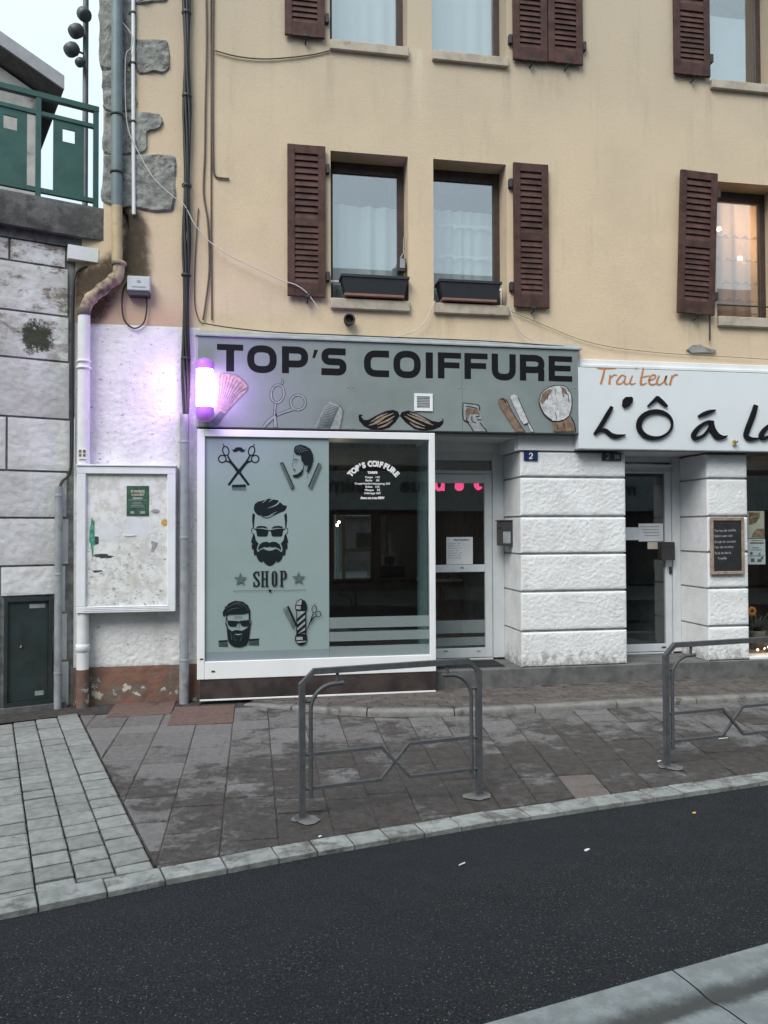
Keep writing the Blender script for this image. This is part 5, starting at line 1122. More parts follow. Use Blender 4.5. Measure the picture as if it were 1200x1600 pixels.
def glyph(ch, x0, x1, z0, z1, wv=0.082, wh=0.070):
    m = MB(); y = [SY-0.0012]
    def st(pts, closed=False):
        P = [(p[0], p[1], wv) for p in pts]; L, Rr = ribbon(P, False, closed); n = len(L)
        for i in range(n if closed else n-1): j = (i+1) % n; m.quad((L[i][0], y[0], L[i][1]), (Rr[i][0], y[0], Rr[i][1]), (Rr[j][0], y[0], Rr[j][1]), (L[j][0], y[0], L[j][1]))
        y[0] -= 0.0004
    def bx(a, b, c, d): m.quad((a, y[0], c), (b, y[0], c), (b, y[0], d), (a, y[0], d)); y[0] -= 0.0004
    h = z1-z0; v = wv/2; cx, cz = (x0+x1)/2, (z0+z1)/2; rx, rz = (x1-x0)/2-v, h/2-v
    if ch == 'T': bx(x0, x1, z1-wh, z1); bx(cx-wv*0.55, cx+wv*0.55, z0, z1-wh)
    elif ch == 'O': st(arcp(cx, cz, rx, rz, 0, 345, 23), True)
    elif ch == 'C': st([(x1, z1-v)]+arcp(cx, cz, rx, rz, 90, 270, 14)+[(x1, z0+v)])
    elif ch == 'U': st([(x0+v, z1)]+arcp(cx, z0+v+h*0.32, rx, h*0.32, 180, 360, 14)+[(x1-v, z1)])
    elif ch == 'I': bx(x0, x1, z0, z1)
    elif ch in 'FE':
        bx(x0, x0+wv, z0, z1); bx(x0+wv, x1, z1-wh, z1); bx(x0+wv, x1-0.02, cz-wh/2+0.005, cz+wh/2+0.005)
        if ch == 'E': bx(x0+wv, x1, z0, z0+wh)
    elif ch in 'PR':
        bx(x0, x0+wv, z0, z1); r2 = h*(0.26 if ch == 'P' else 0.225)
        st([(x0+wv, z1-v)]+[(x1-v-0.09, z1-v)]+arcp(x1-v-0.10, z1-v-r2, 0.10, r2, 80, -80, 9)+[(x1-v-0.09, z1-v-2*r2), (x0+wv, z1-v-2*r2)])
        if ch == 'R': bx(x1-wv-0.004, x1-0.004, z0, z1-v-2*r2+0.012)
        if ch == 'r': st([(x1-v-0.10, z1-v-2*r2), (x1-v-0.02, z1-v-2*r2-0.025), (x1-v+0.005, z1-v-2*r2-0.07), (x1-v+0.01, z0)])
    elif ch == 'S':
        r2 = rz/2
        st([(x1-0.01, z1-v), (x0+v+0.08, z1-v)]+arcp(x0+v+0.07, z1-v-r2, 0.07, r2, 100, 260, 8)+[(x0+v+0.09, cz), (x1-v-0.08, cz)]+arcp(x1-v-0.07, z0+v+r2, 0.07, r2, 80, -80, 8)+[(x1-v-0.09, z0+v), (x0, z0+v)])
    elif ch == "'": m.add([(x0, y[0], z0), (x0+0.03, y[0], z0), (x1, y[0], z1), (x0+0.022, y[0], z1)], [(0, 1, 2, 3)])
    o = part('letter', m, 'black', sg, (cx, SY, z0)); return o
for ch, xa, ya, xb, yb in (('T', 339, 537.5, 380, 581), ('O', 386, 539, 432.5, 583.5), ('P', 440.5, 541, 481.5, 584), ("'", 488, 546, 497, 560), ('S', 502, 543.5, 541.5, 587), ('C', 568.5, 547, 608, 589.5), ('O', 614.5, 547.5, 657.5, 591.5), ('I', 665, 550, 676.5, 591.5), ('F', 684, 550.5, 720.5, 592), ('F', 725.5, 551.5, 762, 593), ('U', 768, 552.5, 806, 595), ('R', 812, 554, 851, 595.5), ('E', 857, 556, 894, 596.5)):
    x0, z1 = W(xa, (ya*1.0), SY); x1, z0 = W(xb, yb, SY); zt = W((xa+xb)/2, ya+0.5, SY)[1]; zb = W((xa+xb)/2, yb-0.5, SY)[1]; glyph(ch, x0, x1, zb, zt)
DYS = SY-0.0010
P3 = Art(290, 500, 3.636, DYS, sg)
BR = Art(300, 540, 10.0, DYS, sg); t = MB()   # powder brush
BR.poly(t, [(340, 820), (400, 640), (425, 500), (480, 432), (600, 440), (720, 478), (820, 560), (872, 640), (850, 712), (700, 862), (600, 985), (520, 1062), (400, 1000), (350, 960)]); part('brush_drawing', t, 'print_tan', sg)
t = MB(); BR.poly(t, [(520, 1062), (430, 1030), (300, 1190), (330, 1255), (390, 1250), (505, 1100)]); part('brush_handle_drawing', t, 'print_grey', sg); t = MB()
for k in range(9): a = k/8; BR.line(t, [(440+a*420, 470+a*190-60*math.sin(a*3.1)), (430+a*260, 700+a*80), (400+a*130, 960+a*90)], [9, 12, 4])
BR.line(t, [(425, 500), (480, 432), (600, 440), (720, 478), (820, 560), (872, 640), (850, 712), (700, 862), (520, 1062), (390, 1250)], 9); BR.line(t, [(430, 1030), (520, 1070)], 12); part('brush_strokes', t, 'print_grey', sg)['kind'] = 'stuff'
SC5 = Art(380, 580, 5.0, DYS, sg)
for m_, ex in (('ink', 7), ('print_light', 0)):
    t = MB(); SC5.ring(t, (268, 176), 50, 70, 13+ex, 0.15, 26); SC5.ring(t, (428, 244), 58, 58, 13+ex, 0.1, 26); SC5.line(t, [(300, 102), (310, 80), (302, 56)], [12+ex, 9+ex, 4+ex]); SC5.line(t, [(252, 252), (246, 330), (254, 438)], [14+ex, 12+ex, 24+ex]); SC5.line(t, [(385, 298), (345, 312), (260, 345), (205, 385), (158, 438)], [20+ex, 14+ex, 14+ex, 22+ex, 16+ex])
    part('scissors_drawing', t, m_, sg)
t = MB(); SC5.disc(t, (257, 342), 9); part('screw_drawing', t, 'ink', sg)
t = MB(); SC5.poly(t, [(558, 448), (585, 385), (625, 295), (672, 236), (742, 262), (775, 298), (772, 360), (752, 452)]); part('comb_drawing', t, 'print_light', sg)
t = MB()
for i in range(15): u = i/14; SC5.line(t, [(655-u*85, 255+u*185), (738-u*60, 285+u*150)], [4, 7])
SC5.line(t, [(742, 262), (776, 298), (772, 360), (752, 452)], 5); SC5.line(t, [(742, 280), (705, 370), (672, 450)], 6); part('comb_strokes', t, 'print_grey', sg)['kind'] = 'stuff'
S4 = Art(600, 580, 3.75, DYS, sg); t = MB()
S4.poly(t, [(92, 262), (104, 240), (140, 230), (182, 242), (232, 266), (282, 291), (320, 298), (343, 288), (340, 275), (349, 282), (347, 308), (328, 328), (290, 343), (230, 350), (180, 340), (128, 302)])
lm = [(92, 262), (82, 236), (52, 226), (10, 234), (-40, 256), (-95, 286), (-120, 284), (-136, 262), (-122, 253), (-126, 262), (-140, 250), (-150, 262), (-146, 290), (-118, 322), (-70, 344), (-20, 346), (30, 332), (66, 300)]
S4.poly(t, lm); part('moustache_drawing', t, 'black', sg); t = MB()
for q in ([(120, 262), (170, 292), (240, 322)], [(135, 252), (190, 275), (255, 305)], [(150, 300), (190, 324), (240, 336)], [(150, 244), (200, 262), (270, 300)], [(190, 268), (240, 296), (290, 316)]):
    S4.line(t, q, [3, 11, 3])
for q in ([(62, 262), (20, 288), (-40, 314)], [(55, 246), (0, 270), (-60, 302)], [(50, 288), (10, 316), (-40, 332)], [(20, 246), (-30, 268), (-80, 300)], [(10, 268), (-40, 300), (-90, 318)]): S4.line(t, q, [3, 11, 3])
part('moustache_strokes', t, 'print_tan', sg)['kind'] = 'stuff'
t = MB(); S4.poly(t, [(463, 186), (552, 200), (562, 240), (572, 290), (602, 352), (525, 352), (492, 302), (464, 278)]); part('clipper_drawing', t, 'print_light', sg); t = MB()
for q in ([(463, 186), (464, 278), (492, 302), (525, 352)], [(463, 186), (552, 200), (556, 232)], [(480, 205), (548, 218)], [(482, 225), (482, 285), (500, 300)], [(505, 240), (530, 235), (560, 250)], [(515, 262), (515, 290), (540, 305)], [(535, 268), (560, 262)], [(545, 285), (570, 285)], [(560, 300), (602, 352)]): S4.line(t, q, [5, 6, 5, 4][:len(q)])
part('clipper_strokes', t, 'ink', sg)['kind'] = 'stuff'; t = MB(); S4.poly(t, [(482, 215), (545, 222), (560, 250), (500, 248), (490, 290), (480, 270)]); part('clipper_shade', t, 'print_brown', sg)
t = MB(); S4.poly(t, [(667, 178), (675, 160), (692, 154), (716, 165), (746, 232), (800, 320), (826, 354), (772, 354), (718, 272), (678, 210)]); part('razor_handle_drawing', t, 'print_brown', sg)
t = MB(); S4.poly(t, [(737, 152), (745, 140), (765, 138), (782, 152), (842, 288), (850, 302), (818, 312), (800, 285)]); S4.poly(t, [(840, 308), (852, 304), (878, 354), (858, 354)]); part('razor_blade_drawing', t, 'print_white', sg)
t = MB(); S4.line(t, [(676, 172), (692, 162), (708, 176), (712, 192)], [3, 7, 7, 3]); S4.line(t, [(716, 165), (746, 232), (800, 320), (826, 354)], 4); S4.line(t, [(782, 152), (842, 288), (878, 354)], 4); S4.line(t, [(818, 312), (850, 302)], 4); part('razor_strokes', t, 'ink', sg)['kind'] = 'stuff'
t = MB(); S4.poly(t, [(906, 182), (920, 132), (960, 98), (1010, 84), (1062, 92), (1094, 138), (1098, 200), (1082, 260), (1062, 280), (1020, 292), (982, 290), (932, 246)]); part('shaving_brush_drawing', t, 'print_white', sg)
t = MB(); S4.poly(t, [(986, 298), (1030, 294), (1082, 268), (1110, 310), (1118, 354), (990, 354)]); S4.poly(t, [(912, 180), (925, 132), (962, 104), (985, 110), (950, 165), (925, 195)]); S4.poly(t, [(1030, 92), (1060, 100), (1075, 140), (1052, 130)]); part('shaving_brush_handle_drawing', t, 'print_brown', sg)['kind'] = 'stuff'
t = MB(); S4.line(t, [(906, 182), (920, 132), (960, 98), (1010, 84), (1062, 92), (1094, 138), (1098, 200), (1082, 262)], 4); S4.line(t, [(906, 182), (932, 246), (982, 290)], 6); S4.line(t, [(984, 296), (1040, 292), (1080, 266)], 6); S4.line(t, [(1092, 266), (1112, 306), (1120, 352)], 6)
for q in ([(960, 130), (955, 170)], [(1000, 105), (1000, 140)], [(1040, 110), (1050, 150)], [(1075, 130), (1080, 180)], [(1000, 240), (1010, 280)], [(1010, 310), (1014, 340)], [(1050, 305), (1058, 340)]): S4.line(t, q, [3, 4])
part('shaving_brush_strokes', t, 'ink', sg)['kind'] = 'stuff'
t = MB()
for px_, py_ in ((544, 605), (551, 605), (544, 668), (551, 668), (718, 606), (725, 606), (720, 542), (728, 542), (817, 544), (898, 606)): x, z = W(px_, py_, SY); t.lathe([(0.001, -0.004), (0.009, -0.003), (0.009, 0.0)], (x, SY, z), 8, 'y')
part('rivet', t, 'metal', sg)['kind'] = 'stuff'
x0, z1 = W(647, 615, SY); x1, z0 = W(676, 643, SY)
v_ = thing('vent_grille', 'small square white vent grille with slats set into the grey sign', 'vent', ((x0+x1)/2, SY, z0)); w_ = 0.035; t = MB()
for a, b, c, e in ((x0, x1, z1-w_, z1), (x0, x1, z0, z0+w_), (x0, x0+w_, z0+w_, z1-w_), (x1-w_, x1, z0+w_, z1-w_)): t.box(a, b, SY-0.016, SY-0.001, c, e, 0.003)
part('frame', t, 'pvc', v_); part('back', MB().box(x0+w_, x1-w_, SY-0.004, SY-0.002, z0+w_, z1-w_), 'mailbox', v_)
pr = None; k = 7
for i in range(k):
    zc = z0+w_+(z1-z0-2*w_)*(i+0.5)/k
    if pr is None: t = MB(); t.hexa([(x0+w_, SY-0.012, zc-0.008), (x1-w_, SY-0.012, zc-0.008), (x1-w_, SY-0.009, zc-0.008), (x0+w_, SY-0.009, zc-0.008), (x0+w_, SY-0.006, zc+0.006), (x1-w_, SY-0.006, zc+0.006), (x1-w_, SY-0.004, zc+0.006), (x0+w_, SY-0.004, zc+0.006)]); pr = part('slat', t, 'metal', v_, (x0, SY, zc))
    else: inst(pr, v_, (x0, SY, zc))

# ================================================================== CATERER'S SIGN
CY, CX0, CX1, CZ0, CZ1 = -0.18, W(904, 600, -0.18)[0], 8.6, W(1000, 702, -0.18)[1], W(1000, 577, -0.18)[1]
cs = thing('caterer_sign', 'white caterer sign with orange script and raised black brush letters', 'shop sign', (6.2, -0.1, CZ0))
part('board', MB().box(CX0, CX1, CY, -0.01, CZ0, CZ1, 0.004), 'whitesign', cs); part('lower_trim', MB().box(CX0, CX1, CY-0.004, -0.01, CZ0-0.012, CZ0-0.001, 0.003), 'metal', cs)
t = MB(); t.box(CX0, CX1, -0.15, -0.01, CZ1+0.004, CZ1+0.05, 0.006); t.box(CX0, CX1, -0.12, 0.0, CZ1+0.052, CZ1+0.12, 0.006); part('upper_moulding', t, 'white_smooth', cs)
t = MB(); t.box(CX0+0.002, CX1, -0.168, -0.02, CZ1+0.0005, CZ1+0.010, 0.0); part('moulding_joint', t, 'mailbox', cs)
T3 = Art(880, 520, 3.75, CY-0.001, cs)
for L in ([([(195, 206), (230, 212), (310, 210)], [6, 10, 5]), ([(243, 212), (232, 260), (220, 302)], [12, 14, 16])], [([(276, 248), (270, 303)], [13, 15]), ([(271, 275), (296, 248), (316, 250)], [7, 9, 5])],
          [([(365, 256), (342, 250), (316, 282), (318, 300), (342, 296), (366, 268)], [8, 11, 13, 11, 9, 7]), ([(366, 252), (358, 288), (370, 302), (388, 294)], [10, 12, 10, 5])], [([(406, 250), (392, 288), (400, 302), (424, 294)], [9, 13, 10, 5]), ([(422, 212), (434, 206)], [8, 9])],
          [([(470, 204), (454, 288), (462, 303), (490, 294)], [10, 15, 11, 5]), ([(450, 262), (505, 251)], [6, 7])], [([(502, 280), (535, 266), (540, 250), (520, 248), (502, 276), (508, 300), (532, 302), (552, 290)], [7, 8, 9, 9, 14, 11, 9, 5])],
          [([(562, 250), (548, 288), (560, 304), (588, 286), (604, 252), (596, 292), (612, 302)], [9, 13, 9, 8, 12, 12, 6])], [([(638, 250), (624, 305)], [12, 15]), ([(628, 276), (650, 248), (672, 246)], [7, 9, 5])]):
    t = MB()
    for q, w_ in L: T3.line(t, q, w_)
    part('script_letter', t, 'orange', cs)
T4 = Art(880, 520, 3.75, CY-0.028, cs, 0.016)
T4.depth = 0.020
for L, P in (([([(288, 432), (262, 478), (222, 545), (186, 594)], [20, 27, 26, 18]), ([(190, 592), (222, 570), (252, 572), (280, 596), (312, 606), (340, 602), (368, 597)], [12, 18, 22, 26, 26, 16, 5])], []),
             ([], [[(352, 392), (368, 376), (400, 374), (411, 384), (406, 408), (386, 432), (360, 441), (348, 424)]]),
             ([([(498, 430), (530, 402), (556, 378)], [9, 18, 26]), ([(552, 378), (585, 408), (612, 432)], [24, 24, 12])], []),
             ([], 'O'),
             ([([(795, 490), (830, 474), (862, 462), (896, 452)], [14, 26, 24, 6])], []),
             ([([(884, 522), (846, 522), (796, 556), (766, 600), (784, 618), (830, 596), (866, 546)], [14, 18, 26, 32, 24, 17, 14]), ([(870, 522), (878, 568), (904, 604), (938, 612), (964, 602)], [28, 40, 40, 22, 5])], []),
             ([([(1132, 424), (1112, 488), (1082, 566), (1074, 606), (1104, 622), (1150, 618)], [28, 34, 34, 30, 24, 8])], []),
             ([([(1290, 522), (1240, 528), (1190, 560), (1162, 602), (1180, 618), (1226, 596), (1262, 546)], [14, 18, 26, 32, 24, 17, 14]), ([(1266, 522), (1274, 568), (1300, 604), (1334, 612), (1360, 602)], [28, 40, 40, 22, 5])], [])):
    t = MB()
    for q, w_ in L: T4.line(t, q, w_)
    if P == 'O': T4.ring(t, (543, 538), 98, 78, lambda a: 24+10*math.cos(a-math.pi)+ -4*math.sin(a), -0.12, 30)
    else:
        for q in P: T4.poly(t, q)
    part('brush_letter', t, 'black', cs)
x, z = W(1146, 694, CY); b = thing('brass_hook', 'small brass fitting on the lower edge of the white sign', 'fitting', (x, CY, z)); part('body', MB().box(x-0.018, x+0.02, CY-0.035, CY-0.004, z-0.02, z+0.05, 0.005), 'brass', b); part('tip', MB().lathe([(0.001, -0.03), (0.016, -0.03), (0.016, 0.0)], (x+0.015, CY-0.03, z+0.03), 10, 'y'), 'brass', b)

# ================================================================== SECOND DOOR, PLATES, MENU, CATERER'S WINDOW
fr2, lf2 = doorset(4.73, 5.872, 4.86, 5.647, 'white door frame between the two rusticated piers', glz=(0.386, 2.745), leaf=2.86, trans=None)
t = MB(); x, z = W(1047, 891, DY); t.box(x-0.02, x+0.02, DY-0.03, DY, z-0.05, z+0.05, 0.006); part('lock', t, 'iron', lf2)
t = MB(); x, z = W(1037, 1011, DY); t.box(x-0.03, x+0.03, DY-0.01, DY, z-0.008, z+0.008); part('door_fittings', t, 'iron', lf2)['kind'] = 'stuff'
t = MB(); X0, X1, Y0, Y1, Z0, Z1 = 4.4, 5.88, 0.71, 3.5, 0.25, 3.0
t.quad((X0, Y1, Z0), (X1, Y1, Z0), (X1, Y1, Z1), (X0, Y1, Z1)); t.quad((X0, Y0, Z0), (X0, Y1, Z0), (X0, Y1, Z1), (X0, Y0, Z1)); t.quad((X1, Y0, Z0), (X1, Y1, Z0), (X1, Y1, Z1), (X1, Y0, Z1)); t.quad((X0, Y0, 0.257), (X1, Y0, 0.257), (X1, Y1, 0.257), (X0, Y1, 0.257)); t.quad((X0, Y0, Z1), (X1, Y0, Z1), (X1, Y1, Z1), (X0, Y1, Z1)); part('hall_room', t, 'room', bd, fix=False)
def sheet(name, label, cat, pts, Y, mat, grp=None):
    (xa, ya), (xb, yb) = pts; x0, z0 = W(xa, yb, Y); x1, z1 = W(xb, ya, Y); o = part(name, MB().box(x0, x1, Y, Y+0.004, z0, z1), mat, None, ((x0+x1)/2, Y, z0)); tag(o, label, cat, grp); return o, x0, x1, z0, z1
sheet('paper_notice', 'narrow pale paper band left of the larger sheet on the door between the piers', 'notice', ((970, 824), (1000, 844)), DY+0.012, 'paper')
o, x0, x1, z0, z1 = sheet('paper_notice', 'larger pale sheet with blue print taped inside the door between the piers', 'notice', ((998, 818), (1036, 846)), DY+0.007, 'paper'); t = MB()
for k in range(4): t.box(x0+0.03+0.02*k, x1-0.06, DY+0.0055, DY+0.0065, z1-0.05-k*0.04, z1-0.038-k*0.04)
part('print', t, 'print_light', o)['kind'] = 'stuff'
sheet('paper_notice', 'small cream note under the larger sheet on the door between the piers', 'notice', ((1012, 847), (1028, 858)), DY+0.010, 'paper_cream')
x0, z1 = W(1031, 847, 0.58); x1, z0 = W(1050, 875, 0.58); b = thing('mailbox', 'black letterbox on the door between the two piers', 'mailbox', ((x0+x1)/2, 0.6, z0)); part('body', MB().box(x0, x1+0.02, 0.53, 0.643, z0, z1, 0.006), 'iron', b); part('flap', MB().box(x0+0.02, x1, 0.524, 0.531, z1-0.06, z1-0.03), 'mailbox', b)
for (a, b_, m_, l, digit) in (((819, 705.5), (840.5, 719.5), 'navy', 'clean navy house number plate at the left end of the first pier', 'enamel_white'), ((941.5, 706.5), (971, 720), 'grime_plate', 'grimy dark house number plate at the right end of the first pier', 'enamel_grey')):
    Y = -0.036; x0, z1 = W(*a, Y); x1, z0 = W(*b_, Y); h = thing('house_number', l, 'number plate', ((x0+x1)/2, Y, z0), 'house number plates'); part('plate', MB().box(x0, x1, Y, Y+0.03, z0, z1, 0.003), m_, h)
    t = MB()
    D_ = Art(0, 0, 1, Y-0.0012, h); cx = (a[0]+b_[0])/2-(0.3 if m_ == 'navy' else 6.5); cy = (a[1]+b_[1])/2
    D_.line(t, [(cx-2.6, cy-2.2), (cx-1.2, cy-4.2), (cx+1.2, cy-4.2), (cx+2.4, cy-2.2), (cx+1.4, cy+0.2), (cx-2.6, cy+3.6)], [1.7, 1.6, 1.7, 2.0, 1.8, 1.3]); D_.line(t, [(cx-2.9, cy+3.9), (cx+2.7, cy+3.7)], 1.7); part('digit', t, digit, h)
    if m_ != 'navy': t = MB(); D_.poly(t, [(cx+10, cy-4), (cx+14, cy-2), (cx+18, cy-5), (cx+18.5, cy+4), (cx+13, cy+3), (cx+11, cy+5)]); part('worn_patch', t, 'metal', h)
Y = -0.05; x0, z1 = W(1109.5, 808.5, Y); x1, z0 = W(1163.5, 897, Y)
mn = thing('menu_board', 'small chalkboard menu in a pale wooden frame hanging on the narrow pier', 'chalkboard', ((x0+x1)/2, Y, z0)); w_ = 0.042; t = MB()
for a, b, c, e in ((x0, x1, z1-w_, z1), (x0, x1, z0, z0+w_), (x0, x0+w_, z0+w_, z1-w_), (x1-w_, x1, z0+w_, z1-w_)): t.box(a, b, Y-0.012, Y+0.015, c, e, 0.004)
part('frame', t, 'wood_frame', mn); part('slate', MB().box(x0+w_-0.004, x1-w_+0.004, Y-0.002, Y+0.012, z0+w_-0.004, z1-w_+0.004), 'chalkboard', mn); t = MB()
for k, s_ in enumerate(('Terrine de volaille', 'Salade aux noix', 'Gratin de saumon', 'Flan de carottes', 'Pavé de lieu à', '    l’oseille', '')):
    text(t, s_, 0.046, x0+w_+0.012, z0+(z1-z0)*(0.745-0.098*k)+0.004*(k % 2), Y-0.0035, 'LEFT', 0.0006, 0.92, 0.03)
part('chalk_lines', t, 'chalk', mn)['kind'] = 'stuff'; part('hook', MB().tube([((x0+x1)/2, Y, z1), ((x0+x1)/2, -0.02, z1+0.03)], 0.005, 6), 'iron', mn)
wn = part('shop_window', MB().box(6.458, 6.50, 0.06, 0.14, 0.285, 2.90, 0.005).box(9.46, 9.5, 0.06, 0.14, 0.285, 2.90, 0.005), 'frame_brown', bd, (6.5, 0.1, 0.285)); wn['label'] = 'wide dark window of the caterer right of the narrow pier'
part('pane', MB().box(6.495, 9.465, 0.10, 0.106, 0.287, 2.898), 'glass_shop', wn)
t = MB(); X0, X1, Y0, Y1, Z0, Z1 = 6.46, 9.5, 0.2, 4.0, 0.25, 2.97
t.quad((X0, Y1, Z0), (X1, Y1, Z0), (X1, Y1, Z1), (X0, Y1, Z1)); t.quad((X0, 0.145, Z0), (X0, Y1, Z0), (X0, Y1, Z1), (X0, 0.145, Z1)); t.quad((X1, Y0, Z0), (X1, Y1, Z0), (X1, Y1, Z1), (X1, Y0, Z1)); t.quad((X0, 0.25, 0.286), (X1, 0.25, 0.286), (X1, Y1, 0.286), (X0, Y1, 0.286)); t.quad((X0, Y0, Z1), (X1, Y0, Z1), (X1, Y1, Z1), (X0, Y1, Z1)); part('caterer_room', t, 'room_warm', bd, fix=False)
o, x0, x1, z0, z1 = sheet('poster', 'upper poster with brown food pictures inside the window right of the chalkboard', 'poster', ((1168, 798.5), (1194, 841)), 0.108, 'paper_cream'); A_ = Art(1100, 700, 4.44, 0.1065, o); t = MB()
A_.poly(t, [(310, 445), (388, 447), (388, 480), (360, 520), (310, 535)]); A_.poly(t, [(330, 620), (340, 585), (370, 560), (418, 560), (420, 622)]); part('picture', t, 'print_brown', o)['kind'] = 'stuff'; t = MB(); A_.disc(t, (372, 585), 14); A_.line(t, [(315, 485), (380, 470)], 7); part('picture_light', t, 'print_tan', o)
o, x0, x1, z0, z1 = sheet('poster', 'lower pale poster with small print inside the window right of the chalkboard', 'poster', ((1168, 842), (1195.5, 882)), 0.109, 'paper'); A_ = Art(1100, 700, 4.44, 0.1075, o); t = MB()
for q in ((330, 640, 410, 644), (335, 690, 380, 694), (330, 705, 400, 708), (325, 765, 350, 790), (370, 770, 400, 790), (312, 746, 418, 749)): rc(A_, *q, t)
A_.disc(t, (328, 730), 10); A_.disc(t, (402, 762), 9); part('print', t, 'print_grey', o)['kind'] = 'stuff'; t = MB(); rc(A_, 320, 653, 415, 662, t); A_.disc(t, (385, 733), 7); part('red_print', t, 'print_brown', o)
pt = W3(1182, 1012, 0.55); pt.z = 0.29; b = thing('potted_plant', 'grey green potted plant in the caterer window', 'plant', pt); part('pot', MB().lathe([(0.001, 0), (0.09, 0), (0.12, 0.24), (0.13, 0.26), (0.11, 0.26), (0.10, 0.22), (0.001, 0.21)], pt, 16), 'pot', b); t = MB(); rg = random.Random(3)
for i in range(70):
    a = rg.uniform(0, 6.28); l = rg.uniform(0.12, 0.34); el = rg.uniform(0.5, 1.45); o_ = pt+Vector((0, 0, 0.22)); e = o_+Vector((math.cos(a)*math.cos(el), math.sin(a)*math.cos(el), math.sin(el)))*l*1.15; sd_ = Vector((-math.sin(a), math.cos(a), 0.2))*0.014; m_ = (o_+e)/2+Vector((0, 0, 0.02)); t.add([o_, m_+sd_, e, m_-sd_], [(0, 1, 2, 3)])
part('foliage', t, 'plant', b)
pf = W3(1174, 955, 0.45); b = thing('flower', 'small orange flower standing above the fairy lights in the caterer window', 'flower', Vector((pf.x, 0.45, 0.29))); part('stem', MB().tube([(pf.x, 0.45, 0.29), (pf.x+0.01, 0.45, 0.5), (pf.x, 0.45, pf.z)], 0.006, 6), 'plant', b); t = MB()
for i in range(7): a = i*6.28/7; c_ = pf+Vector((math.cos(a)*0.045, -0.01, math.sin(a)*0.045)); t.sphere(c_, 0.026, 8)
part('petals', t, 'flower', b)
b = thing('fairy_lights', 'string of warm fairy lights along the foot of the caterer window', 'string lights', (6.9, 0.28, 0.30)); path = [(6.50+i*0.11, 0.22+0.05*math.sin(i*1.9), 0.315+0.05*abs(math.sin(i*1.3))) for i in range(18)]; part('wire', MB().tube(path, 0.004, 5), 'cable', b); pr = None
for p in path[::1]:
    if pr is None: pr = part('bulb', MB().sphere(p, 0.014, 8), 'fairy', b, p)
    else: inst(pr, b, p)
# ================================================================== BARBER LIGHT
BLY = -0.30; cxp, cz0 = W(320, 637, BLY); cz1 = W(320, 577, BLY)[1]; cx_ = cxp
bl = thing('barber_light', 'glowing violet barber pole lamp at the left end of the grey sign', 'lamp', (cx_, BLY, cz0-0.1))
part('tube', MB().lathe([(0.088, cz0), (0.092, (cz0+cz1)/2), (0.088, cz1)], (cx_, BLY, 0), 24), 'neon', bl)
t = MB(); n = 28
for k in range(2):
    vs = []
    for i in range(n+1):
        for e in (0, 0.10):
            z = cz0+0.01+(cz1-cz0-0.12)*i/n+e; a = k*math.pi+i/n*4.4; vs.append((cx_+0.0945*math.cos(a), BLY+0.0945*math.sin(a), z))
    t.add(vs, [(2*i, 2*i+2, 2*i+3, 2*i+1) for i in range(n)], True)
part('spiral_stripe', t, 'neon2', bl)
part('top_cap', MB().lathe([(0.100, cz1-0.005), (0.104, cz1+0.03), (0.102, cz1+0.08), (0.06, cz1+0.115), (0.001, cz1+0.135)], (cx_, BLY, 0), 22), 'cap', bl)
part('bottom_cap', MB().lathe([(0.001, cz0-0.16), (0.05, cz0-0.155), (0.085, cz0-0.125), (0.104, cz0-0.06), (0.100, cz0+0.005)], (cx_, BLY, 0), 22), 'cap', bl)
t = MB(); t.box(cx_-0.03, cx_+0.03, BLY+0.05, -0.172, cz1+0.02, cz1+0.07, 0.006); t.box(cx_-0.03, cx_+0.03, BLY+0.05, -0.172, cz0-0.10, cz0-0.05, 0.006); part('bracket', t, 'cap', bl)
for k, (dx, dy, e) in enumerate(((-0.12, -0.30, 40), (0.14, -0.26, 34))):
    l = bpy.data.lights.new('barber_glow', 'POINT'); l.energy = e*0.135; l.color = (0.46, 0.20, 1.0); l.shadow_soft_size = 0.10
    o = bpy.data.objects.new('barber_glow', l); reg(o, bl, (cx_+dx, BLY+dy, (cz0+cz1)/2))

# ================================================================== PIPES AND CABLES ON THE FACADE
def lnpts(pts, Y): return [W3(p[0], p[1], p[2] if len(p) > 2 else Y) for p in pts]
PY = -0.11
dp = thing('downpipe', 'rainwater downpipe, grey above then ochre then white, with a slanted joint at the corner', 'downpipe', W3(131, 1040, PY))
ux = W(182.5, 200, PY)[0]; z_a, z_b, z_c = W(182, -80, PY)[1], W(184, 322, PY)[1], W(186, 414, PY)[1]
part('grey_length', MB().tube([(ux, PY, z_b), (ux, PY, W(184, 270, PY)[1]), (ux-0.004, PY, z_a)], 0.062, 16), 'pipe_grey', dp)
part('ochre_length', MB().tube([(ux+0.01, PY, z_c), (ux+0.003, PY, z_b)], 0.060, 16), 'pipe_yellow', dp)
t = MB()
for yy in (180, 270): z = W(184, yy, PY)[1]; t.lathe([(0.064, -0.015), (0.072, -0.012), (0.072, 0.012), (0.064, 0.015)], (ux, PY, z), 16); t.box(ux-0.012, ux+0.012, PY+0.06, 0.02, z-0.012, z+0.012)
part('bracket', t, 'iron', dp)
e0, e1, e2, e3 = W3(186, 412, PY), W3(184, 432, PY), W3(140, 468, PY), W3(131, 488, PY)
part('elbow', MB().tube(catmull([tuple(e0), tuple(e1), tuple(e1.lerp(e2, 0.25)), tuple(e1.lerp(e2, 0.75)), tuple(e2), tuple(e3)], 5), 0.064, 16), 'pipe_rust', dp)
def coll(c, d, r, w, mat, nm='collar'):
    c, d = Vector(c), Vector(d).normalized(); return part(nm, MB().tube([c-d*w, c-d*w*0.8, c+d*w*0.8, c+d*w], [r*0.9, r, r, r*0.9], 16), mat, dp)
coll(e0, (0, 0, 1), 0.082, 0.022, 'pipe_rust'); dd_ = e2-e1
